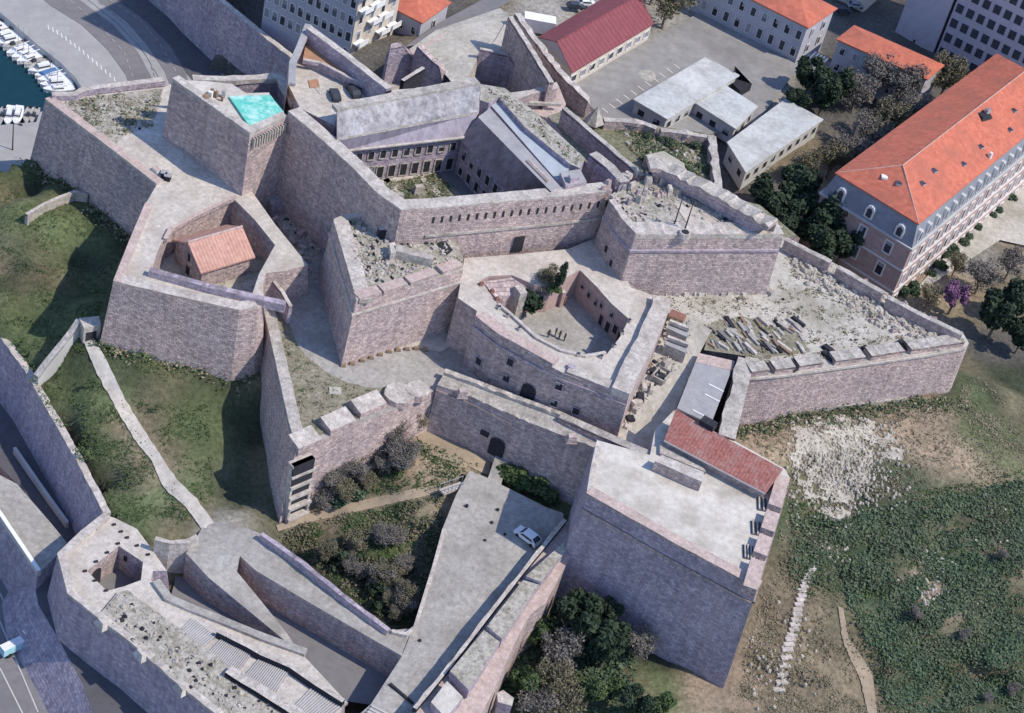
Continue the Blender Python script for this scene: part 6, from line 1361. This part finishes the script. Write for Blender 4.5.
# board staircase in the meadow (right)
t = None
pts = [(812,568),(806,578),(800,600),(795,625),(788,650),(779,690)]
for i in range(26):
    f = i / 25 * 4.999; k = int(f); g_ = f - k; u = pts[k][0] + (pts[k + 1][0] - pts[k][0]) * g_; v = pts[k][1] + (pts[k + 1][1] - pts[k][1]) * g_
    c = on_ground(u, v); q = MB(); q.box(c + Vector((R.uniform(-.08, .08), 0, -.15)), 1.0 + .65 * i / 25, .72, .36, 'coping', .45 + R.uniform(-.06, .06), taper=.04)
    solo(q, 'garden_step', 'pale stone slab step in the meadow flight below the quarry clearing', 'step', 'stone slab steps climbing the meadow')
for (a, b) in (((839,505),(833,545)), ((849,503),(848,530))):
    pass

# ================================================================== VEGETATION
def crown_mesh(kind, n, rx, rz, m, leaf=.38, lumps=16, seed=1):
    r = random.Random(seed); mb = MB(); L = []
    for i in range(lumps):
        a = r.uniform(0, 6.283); rr = r.uniform(0.1, .78); h = r.uniform(-.55, .85)
        L.append((Vector((math.cos(a) * rr * rx, math.sin(a) * rr * rx, h * rz)), r.uniform(.26, .48)))
    for i in range(n):
        c, s_ = L[r.randrange(lumps)]
        v = Vector((r.gauss(0, 1), r.gauss(0, 1), r.gauss(0, .8))); v = v.normalized() * (r.random() ** .35) * s_
        p = c + Vector((v.x * rx, v.y * rx, v.z * rz))
        nrm = (v + Vector((r.gauss(0, .5), r.gauss(0, .5), r.gauss(.3, .5)))).normalized(); a = nrm.orthogonal().normalized(); b = nrm.cross(a); s2 = leaf * r.uniform(.5, 1.3)
        th = r.uniform(0, 6.28); a2 = a * math.cos(th) + b * math.sin(th); b2 = nrm.cross(a2)
        mb.face([p - a2 * s2, p - b2 * s2 * .6, p + a2 * s2, p + b2 * s2 * .6], m)
    return mb
def bare_mesh(rx, h, m, seed, n=1):
    r = random.Random(seed); mb = MB()
    def grow(p, d, L, rad, lvl):
        q = p + d * L
        a = d.orthogonal().normalized(); b = d.cross(a)
        for k in range(3 if lvl > 1 else 5):
            nn = 3 if lvl > 1 else 5; t0 = k * 6.283 / nn; t1 = (k + 1) * 6.283 / nn; r1 = rad * .6
            mb.face([p + (a * math.cos(t0) + b * math.sin(t0)) * rad, p + (a * math.cos(t1) + b * math.sin(t1)) * rad, q + (a * math.cos(t1) + b * math.sin(t1)) * r1, q + (a * math.cos(t0) + b * math.sin(t0)) * r1], m)
        if lvl >= 5: return
        for k in range(r.choice((3, 3, 4)) if lvl < 4 else 3):
            nd = (d + Vector((r.gauss(0, .55), r.gauss(0, .55), r.gauss(.1, .35)))).normalized(); grow(p.lerp(q, r.uniform(.5, 1)), nd, L * r.uniform(.6, .85), max(rad * .6, .035), lvl + 1)
    for k in range(5):
        a = k * 1.257 + r.uniform(-.3, .3); grow(Vector((0, 0, h * .25)), Vector((math.cos(a) * rx / h * .9, math.sin(a) * rx / h * .9, .8)).normalized(), h * .27, .13, 1)
    return mb
def trunk_mesh(h, rad):
    mb = MB(); mb.tube([(0, 0, -.5), (.08, .03, h * .35), (-.05, .06, h * .7), (0, 0, h)], rad, rad * .4, 'bark', 7)
    for k in range(4):
        a = k * 1.57 + .4; mb.tube([(0, 0, h * .55), (math.cos(a) * h * .22, math.sin(a) * h * .22, h * .8)], rad * .45, rad * .15, 'bark', 5)
    return mb
PROTO = {}
def tree(kind, label, loc, s=1.0, group=None, cat='tree', name='tree'):
    if kind not in PROTO:
        t = bpy.data.objects.new(name, None); C.objects.link(t)
        if kind.startswith('bare'):
            o = bare_mesh(2.6, 6.0, 'bare_olive' if 'olive' in kind else 'bare_twig', hash_(kind)).build('crown', None); o.parent = t
            o2 = crown_mesh(kind, 3000, 2.6, 2.2, 'bare_olive' if 'olive' in kind else 'bare_twig', .16, 20, hash_(kind)).build('twigs', None); o2.parent = t; o2.location = (0, 0, 3.6)
            o = trunk_mesh(2.2, .2).build('trunk', None); o.parent = t
        else:
            cfg = {'dark': ('leaf_dark', 4200, 2.7, 2.5, .36), 'dark2': ('leaf_dark', 4200, 2.4, 2.9, .36), 'mid': ('leaf_mid', 3600, 2.2, 1.9, .3), 'purple': ('leaf_purple', 2600, 2.0, 1.6, .24), 'bush': ('leaf_mid', 1800, 1.3, .9, .2), 'bushdark': ('leaf_dark', 1800, 1.3, .9, .22), 'cypress': ('leaf_dark', 1800, .8, 2.6, .2), 'scrub': ('leaf_scrub', 1600, 1.2, .7, .2)}[kind]
            zc = {'bush': .8, 'bushdark': .8, 'cypress': 3.0, 'scrub': .6}.get(kind, 4.0)
            o = crown_mesh(kind, cfg[1], cfg[2], cfg[3], cfg[0], cfg[4], 18, hash_(kind)).build('crown', None); o.parent = t; o.location = (0, 0, zc)
            o = trunk_mesh(zc, .24 if zc > 2 else .08).build('trunk', None); o.parent = t
        PROTO[kind] = t; c = t
    else: c = copy_tree(PROTO[kind])
    c.name = name; c.location = loc; c.scale = (s, s, s * R.uniform(.9, 1.1)); c.rotation_euler.z = R.uniform(0, 6.28)
    tag(c, label, cat, group); return c
def hash_(s): return sum(ord(ch) * (i + 3) for i, ch in enumerate(s))
def gtree(kind, label, u, v, z, s=1.0, **k):
    p = W(u, v, z); return tree(kind, label, p, s, **k)
# evergreens between barrack and bastion
for i, (u, v, s, k, lab) in enumerate(((762,222,1.15,'dark','dense dark evergreen nearest the bastion at the left of the grove'),(788,212,1.25,'dark2','tall dark evergreen at the top of the grove by the barrack'),(800,236,1.2,'dark','dark evergreen in the middle of the grove behind the ravelin wall'),(820,240,1.15,'dark2','dark evergreen next to the barrack facade'),(836,258,1.0,'dark','smaller dark evergreen at the right tip of the grove'),(812,262,1.0,'dark2','dark evergreen low against the ravelin back wall'),(778,238,.95,'dark2','dark evergreen tucked behind the eastern bastion tip'))):
    gtree(k, lab, u, v + 8, 6.0, s * 1.15, group='evergreen grove beside the barrack')
for i, (u, v, s, k, lab) in enumerate(((804,92,1.05,'dark','dark conifer left of the narrow red-roofed house'),(818,112,1.15,'dark2','dark conifer at the corner of the long white hall'),(832,100,1.0,'dark','dark conifer in front of the blue-shaded house'),(792,112,.8,'dark','small dark conifer beside the parking yard'))):
    gtree(k, lab, u, v + 6, 7.2, s, group='dark conifers by the white hall')
for i, (u, v, s, k, lab) in enumerate(((850,105,1.0,'bare','bare grey tree just below the narrow red-roofed house'),(872,92,1.1,'bare','bare tree in front of the narrow red-roofed house'),(895,104,1.1,'bare','bare grey tree between the house and barrack roof'),(918,90,.9,'bareolive','olive-brown bare tree at the end of the red-roofed house'),(940,92,1.1,'bareolive','rounded olive tree at the foot of the lilac tower'),(884,138,1.1,'bareolive','olive-tinged bare tree beside the barrack left eave'),(862,148,1.0,'bare','bare tree above the long white hall end'),(846,168,1.0,'bare','leafless tree near the barrack hip end'),(826,172,.9,'bareolive','leafless brownish tree between hall and evergreens'),(905,125,1.0,'bare','leafless tree brushing the orange roof eave'),(908,150,.6,'bare','small leafless tree against the orange roof'),(800,180,.8,'bareolive','low leafless tree at the end of the white hall'),(662,22,1.25,'bareolive','large bare brown tree at the end of the maroon hall'),(650,-2,1.0,'bareolive','bare brown tree cut by the top frame behind the maroon hall'))):
    gtree(k, lab, u, v + 6, 6.5 if u > 700 else 8.3, s * 1.25, group='leafless winter trees')
for i, (u, v, s, k, lab) in enumerate(((948,306,.95,'purple','purple blossoming tree right of the big barrack'),(988,330,1.2,'dark','round dark tree at the right edge by the ravelin tip'),(1008,312,1.1,'dark2','dark tree touching the right frame edge'),(1015,345,.9,'dark','dark tree low at the right edge'),(975,285,1.1,'bare','bare brown tree above the purple tree'),(1005,270,.9,'bare','bare tree near the dusty track'),(925,300,.8,'bareolive','thin bare tree left of the purple tree'),(952,268,.7,'bareolive','small bare shrub tree along the barrack foot'))):
    gtree(k, lab, u, v + 8, 5.2, s, group=None)
for i in range(16):
    f = i / 15; gtree('scrub', 'low scrubby bush along the foot of the big barrack', 905 + 105 * f + R.uniform(-5, 5), 292 - 98 * f + R.uniform(0, 12), 5.0, R.uniform(.6, 1.2), name='bush', cat='bush', group='bushes along the barrack foot')
# garden triangle
labs = 0
for i in range(34):
    a = R.random() ** .8; v = 530 + a * 92; x0_ = 285 + (v - 535) * 1.15; x1_ = 440 - (v - 530) * .35
    if x1_ - x0_ < 8: continue
    u = R.uniform(x0_ + 4, x1_ - 5); k = R.choice(['bare', 'bareolive', 'bare', 'bareolive', 'bushdark'])
    p = on_ground(u, v); s = R.uniform(.32, .66) if k != 'bushdark' else R.uniform(.8, 1.4)
    tree(k, {'bare': 'twiggy leafless bush in the walled garden triangle', 'bareolive': 'olive-brown leafless bush in the walled garden triangle', 'mid': 'green leafy tree in the walled garden triangle', 'bushdark': 'dark green bush in the walled garden triangle'}[k], p, s, group='%s bushes of the garden triangle' % k, name='bush', cat='bush')
for i in range(34):
    u = R.uniform(312, 418); v = 500 - (u - 318) * .55 + R.uniform(-28, 10); p = on_ground(u, v + 8); k = R.choice(['bare', 'bare', 'bareolive', 'scrub'])
    tree(k, {'bare': 'grey leafless bush under the grass-topped bastion wall', 'bareolive': 'brownish leafless bush under the grass-topped bastion wall', 'scrub': 'low scrub bush under the grass-topped bastion wall'}[k], p, R.uniform(.45, .75) if k != 'scrub' else 1.2, group='%s bushes under the bastion wall' % k, name='bush', cat='bush')
for i in range(10):
    u = R.uniform(505, 550); v = 478 + (u - 505) * .5 + R.uniform(-6, 3); p = on_ground(u, v); tree('bush', 'green bush in the bed beside the upper ramp', p, R.uniform(.9, 1.4), group='green bushes beside the upper ramp', name='bush', cat='bush')
# trees at the bottom
for i, (u, v, s, k, lab) in enumerate(((572,640,1.2,'dark','dark olive tree growing against the shaded south bastion wall'),(600,660,1.05,'dark2','tall dark tree right of the wall-side tree'),(556,665,1.1,'bare','leafless tree below the ramp parapet'),(535,640,.9,'mid','green tree leaning on the pink ramp parapet'),(548,690,1.0,'bareolive','bare olive tree below the ramp parapet'),(520,690,.9,'mid','leafy green tree at the bottom near the stone stub'),(585,700,.8,'mid','low green tree at the bottom edge'),(560,712,1.0,'bareolive','bare brown tree cut by the bottom edge'),(612,690,.6,'mid','small green tree in the clearing by the bastion'),(630,712,.8,'dark','dark bush-like tree at the bottom edge'),(530,715,.9,'bare','leafless grey tree cut by the bottom edge'),(600,625,.8,'dark2','dark tree in the shadow of the south bastion'),(634,650,.8,'bare','bare greyish tree beside the big shaded wall'),(655,712,.7,'mid','small tree near the lower bastion corner'))):
    p = on_ground(u, v + 8); tree(k, lab, p, s)
# cypress in gate court
gtree('cypress', 'slender grey-green cypress on the gatehouse terrace edge', 558, 290, 19.9, .95); gtree('bareolive', 'spreading grey-green tree beside the cypress in the gatehouse court', 546, 291, 18, .62); gtree('bush', 'low bush under the cypress on the terrace edge', 552, 293, 19, .9, name='bush', cat='bush'); gtree('bushdark', 'dark shrub at the head of the gatehouse court', 528, 306, 16.5, 1.5, name='bush', cat='bush'); gtree('bare', 'bare leaning tree over the gatehouse stair', 536, 298, 17, .6)
# enclosure shrubs
for i in range(14):
    gtree('scrub', 'low scrub in the grassy outer enclosure', R.uniform(625, 712), R.uniform(135, 185), 14.5, R.uniform(.5, 1.0), name='bush', cat='bush', group='scrub in the outer enclosure')

# undergrowth covering the slopes (stuff)
def undergrowth(name, label, polys, n, m, size, hgt_, zoff=0.0, seed=3):
    r = random.Random(seed); mb = MB(); 
    for poly, cnt in polys:
        us = [p[0] for p in poly]; vs = [p[1] for p in poly]; c = 0; tries = 0
        while c < cnt and tries < cnt * 6:
            tries += 1; u = r.uniform(min(us), max(us)); v = r.uniform(min(vs), max(vs))
            ins = False; j = len(poly) - 1
            for i in range(len(poly)):
                if (poly[i][1] > v) != (poly[j][1] > v) and u < (poly[j][0] - poly[i][0]) * (v - poly[i][1]) / (poly[j][1] - poly[i][1]) + poly[i][0]: ins = not ins
                j = i
            if not ins: continue
            if noise.noise(Vector((u * .035, v * .05, seed))) < r.uniform(-.35, .25): continue
            p = W(u, v, 4); 
            for _ in range(4): p = W(u, v, gz(p.x, p.y))
            s = size * r.uniform(.5, 1.4); c += 1
            for k in range(5):
                o = Vector((r.gauss(0, s * .6), r.gauss(0, s * .6), abs(r.gauss(0, hgt_)) * s)); nn = Vector((r.gauss(0, .6), r.gauss(0, .6), 1)).normalized(); a = nn.orthogonal().normalized(); b = nn.cross(a); th = r.uniform(0, 6.3)
                a2 = (a * math.cos(th) + b * math.sin(th)) * s * .55; b2 = nn.cross(a2) * .7; q = p + o; mb.face([q - a2, q - b2, q + a2, q + b2], m)
    return tag(mb.build(name, None), label, 'undergrowth', kind='stuff')
RM = [(838,505),(870,510),(1024,480),(1024,713),(888,713),(870,650),(848,605),(838,560)]
undergrowth('undergrowth', 'dark green scrub spreading over the lower right meadow', [(RM, 12500),([(790,500),(838,520),(838,580),(790,590)], 700)], 0, 'leaf_scrub', .32, .5, seed=3)
undergrowth('undergrowth', 'fresher green leafy growth mixed through the right meadow', [([(800,500),(860,505),(1024,470),(1024,713),(885,713),(865,640),(845,590),(800,600)], 3600)], 0, 'leaf_mid', .26, .45, seed=14)
undergrowth('undergrowth', 'thin olive grass and weeds fringing the right meadow', [([(745,430),(1000,395),(1024,440),(1024,713),(735,713),(770,600),(790,500)], 5200)], 0, 'bare_olive', .24, .3, seed=15)
for u, v, s_ in ((913,620,.36),(962,640,.32),(1010,695,.36),(985,702,.3),(1000,560,.3)):
    tree('bare', 'grey leafless shrub standing out of the scrub in the right meadow', on_ground(u, v), s_, group='grey shrubs of the right meadow', name='bush', cat='bush')
undergrowth('dry_grass', 'dry tufted grass over the right meadow', [([(745,430),(1000,400),(1024,500),(1024,560),(850,520),(790,640),(870,713),(730,713),(790,500)], 3800), ([(960,350),(1024,420),(1024,470),(960,400)], 300)], 0, 'dry_grass', .2, .3, seed=5)
undergrowth('grass', 'green and olive grass clumps on the western meadows', [([(0,160),(60,190),(120,240),(95,330),(75,350),(35,375),(0,330)], 1800), ([(85,345),(200,520),(150,530),(110,510),(30,380),(60,355)], 1800), ([(100,348),(205,368),(215,515),(190,490),(140,410)], 900)], 0, 'leaf_mid', .2, .25, seed=8)
undergrowth('undergrowth', 'mixed weeds in the walled garden', [([(300,525),(445,495),(435,560),(410,625),(390,625),(280,540)], 2600), ([(320,500),(420,440),(490,470),(440,490)], 900)], 0, 'leaf_mid', .22, .5, seed=9)
undergrowth('undergrowth', 'tangled olive-brown scrub in the walled garden', [([(300,525),(445,495),(435,560),(410,625),(390,625),(280,540)], 1600)], 0, 'bare_olive', .25, .8, seed=19)
undergrowth('undergrowth', 'shaded undergrowth at the foot of the south bastion', [([(520,600),(580,600),(640,660),(620,713),(500,713)], 1800)], 0, 'leaf_scrub', .4, .5, seed=11)
# white stones of the quarry clearing
r = random.Random(4); mb = MB()
for i in range(1600):
    u = r.gauss(840, 28); v = r.gauss(458, 27)
    if u < 786 or v < 418 or v > 545 or u > 910: continue
    p = on_ground(u, v) if i % 3 == 0 else W(u, v, gz(*W(u, v, 8).xy)); p = W(u, v, gz(p.x, p.y)); rock(mb, (p.x, p.y, p.z + .05), r.uniform(.08, .3), 'limestone')
tag(mb.build('rubble', None), 'scatter of bleached limestone rubble in the quarry clearing', 'rubble', kind='stuff')
mb = MB()
for i in range(420):
    f = r.random(); a = r.choice([((735,690),(790,640),20),((930,570),(935,600),10),((830,505),(838,560),8),((985,520),(1024,560),22)])
    u = a[0][0] + (a[1][0] - a[0][0]) * f + r.gauss(0, a[2]); v = a[0][1] + (a[1][1] - a[0][1]) * f + r.gauss(0, a[2])
    if u < 742: continue
    p = W(u, v, 3); p = W(u, v, gz(p.x, p.y)); p = W(u, v, gz(p.x, p.y)); rock(mb, (p.x, p.y, p.z), r.uniform(.1, .32), 'limestone')
tag(mb.build('gravel', None), 'pale pebbly patches dotted over the right meadow', 'gravel', kind='stuff')

def scatter(name, label, poly, z, n, mats, smin, smax, kind='stone', seed=1, clump=.2, cat='rubble'):
    r = random.Random(seed); mb = MB(); us = [p[0] for p in poly]; vs = [p[1] for p in poly]; P = [Vector((p[0], p[1], 0)) for p in poly]
    for i in range(n):
        u = r.uniform(min(us), max(us)); v = r.uniform(min(vs), max(vs))
        if not inpoly(P, u, v) or noise.noise(Vector((u * .06, v * .09, seed))) < r.uniform(-.4, clump): continue
        zz = z(u, v) if callable(z) else z; p = W(u, v, zz); s_ = smin + (smax - smin) * r.random() ** 2.5; m = r.choice(mats)
        if kind == 'stone':
            a = r.uniform(0, 3); mb.box((p.x, p.y, p.z - .03), s_ * 2, s_ * r.uniform(.8, 1.8), s_ * r.uniform(.5, 1.3), m, a, taper=s_ * .25)
        else:
            for k in range(6):
                o = Vector((r.gauss(0, s_), r.gauss(0, s_), abs(r.gauss(0, s_ * .6)))); nn = Vector((r.gauss(0, .7), r.gauss(0, .7), 1)).normalized(); a = nn.orthogonal().normalized(); b = nn.cross(a); th = r.uniform(0, 6.3)
                a2 = (a * math.cos(th) + b * math.sin(th)) * s_ * .7; b2 = nn.cross(a2) * .6; q = p + o; mb.face([q - a2, q - b2, q + a2, q + b2], m)
    return tag(mb.build(name, None), label, cat, kind='stuff')
ST = ['stone_pale', 'limestone', 'stone', 'dark', 'wood_grey', 'coping']
YARD = [(660,298),(775,296),(790,245),(960,335),(965,342),(760,368),(720,345),(700,335)]
scatter('rubble', 'small stones and debris strewn over the ravelin yard', YARD, ZN, 1900, ST[:2] + ['gravel_floor', 'coping', 'dark'], .05, .26, seed=21, clump=.3)
scatter('weeds', 'low weeds growing through the ravelin yard', YARD, ZN, 3200, ['dry_grass', 'bare_olive', 'dry_grass'], .12, .3, 'weed', seed=22, clump=.3, cat='weeds')
scatter('rubble', 'spoil of broken stone piled along the ravelin back wall', [(788,250),(800,246),(955,330),(930,338),(880,330),(820,290)], ZN, 2600, ST[:3] + ['limestone'], .1, .5, seed=23, clump=.1)
CAVP = [(340,228),(362,216),(400,240),(440,240),(460,262),(362,296)]
scatter('rubble', 'broken stone and grit over the central bastion floor', CAVP, ZV, 1900, ST, .06, .36, seed=24, clump=.0)
scatter('weeds', 'dry weeds on the central bastion floor', CAVP, ZV, 500, ['dry_grass', 'leaf_mid'], .12, .3, 'weed', seed=25, clump=.2, cat='weeds')
scatter('rubble', 'debris over the eastern bastion top', [(612,204),(640,186),(690,196),(740,228),(775,234),(640,234)], ZR, 1500, ST, .06, .34, seed=26, clump=.0)
scatter('weeds', 'dry weeds on the north-west terrace', [(52,105),(90,98),(162,90),(155,125),(125,135),(100,140)], ZC, 1500, ['dry_grass', 'leaf_mid', 'dry_grass'], .12, .34, 'weed', seed=27, clump=.1, cat='weeds')
scatter('rubble', 'grit and stones on the north-west terrace', [(52,105),(90,98),(162,90),(155,125),(125,135),(100,140)], ZC, 900, ST, .06, .25, seed=28, clump=.1)
scatter('weeds', 'tufts over the grass-topped bastion', [(268,310),(282,312),(305,357),(345,383),(400,390),(345,424),(300,444)], 12.06, 1700, ['dry_grass', 'leaf_mid', 'dry_grass'], .1, .26, 'weed', seed=29, clump=.15, cat='weeds')
scatter('rubble', 'loose debris in the stony alley', [(690,320),(668,320),(650,360),(612,432),(640,440),(664,400),(690,350)], lambda u, v: 12.8 + (440 - v) * .046, 900, ST, .06, .3, seed=30, clump=-.1)
scatter('rubble', 'small stones on the rough strip of the south-western bastion', [(118,594),(128,592),(215,657),(290,720),(260,735),(180,682),(128,638),(100,616)], ZS + .35, 2200, ST, .05, .22, seed=31, clump=-.1)
scatter('weeds', 'weeds and moss on the outer enclosure', [(606,122),(655,130),(712,138),(716,190),(690,180),(640,160)], 14.5, 2600, ['dry_grass', 'leaf_mid', 'leaf_scrub'], .15, .4, 'weed', seed=32, clump=.0, cat='weeds')
scatter('rubble', 'stones lying in the outer enclosure', [(606,122),(655,130),(712,138),(716,190),(690,180),(640,160)], 14.5, 900, ST, .08, .4, seed=33, clump=.1)
scatter('weeds', 'weeds on the curving rampart', [(482,88),(503,92),(534,114),(582,158),(576,166),(526,122),(500,98)], 28.2, 900, ['dry_grass', 'leaf_mid'], .12, .3, 'weed', seed=34, clump=.0, cat='weeds')
scatter('rubble', 'worn stones on the curving rampart', [(482,88),(503,92),(534,114),(582,158),(576,166),(526,122),(500,98)], 28.2, 600, ST, .08, .3, seed=35, clump=.0)
scatter('weeds', 'weeds in the chapel yard and corridor edges', [(165,250),(200,215),(232,200),(255,225),(272,246),(255,290),(205,288)], 12.4, 700, ['dry_grass', 'leaf_mid'], .1, .25, 'weed', seed=36, clump=.2, cat='weeds')
scatter('rubble', 'debris on the floor of the shaded corridor', [(268,200),(290,200),(318,250),(325,290),(300,262),(280,235)], 12.02, 800, ST, .06, .4, seed=37, clump=-.1)
scatter('grass', 'rank grass on the courtyard lawn', [(375,186),(435,173),(464,197),(404,202),(386,197)], 19.15, 1300, ['dry_grass', 'leaf_mid', 'leaf_scrub'], .1, .28, 'weed', seed=38, clump=.1, cat='grass')

def foot_weeds(name, label, line, z, n, seed, sp=1.0, m=('leaf_mid', 'dry_grass', 'leaf_scrub')):
    r = random.Random(seed); mb = MB()
    for i in range(n):
        f = r.random() * (len(line) - 1); k = int(f); g_ = f - k; u = line[k][0] + (line[k + 1][0] - line[k][0]) * g_; v = line[k][1] + (line[k + 1][1] - line[k][1]) * g_
        p = W(u, v, z); p = p + Vector((r.gauss(0, sp), -abs(r.gauss(0, sp)), 0))
        if z is not None: p.z = max(gz(p.x, p.y), z - 1.5) if name == 'weeds' else z
        s_ = r.uniform(.12, .4); mm = r.choice(m)
        for k2 in range(5):
            o = Vector((r.gauss(0, s_), r.gauss(0, s_), abs(r.gauss(0, s_)))); nn = Vector((r.gauss(0, .7), r.gauss(0, .7), 1)).normalized(); a = nn.orthogonal().normalized(); b = nn.cross(a)
            q = p + o; mb.face([q - a * s_ * .6, q - b * s_ * .5, q + a * s_ * .6, q + b * s_ * .5], mm)
    return tag(mb.build(name, None), label, 'weeds', kind='stuff')
foot_weeds('weeds', 'weeds growing along the foot of the ravelin wall', [(742,424),(780,417),(850,408),(905,402),(958,398)], 9.4, 700, 51)
foot_weeds('weeds', 'weeds growing along the foot of the western scarp', [(98,341),(150,352),(200,360),(250,368)], 7, 500, 52)
foot_weeds('weeds', 'weeds growing along the foot of the north-west scarp', [(33,152),(70,182),(110,213),(140,240)], 7, 400, 53)
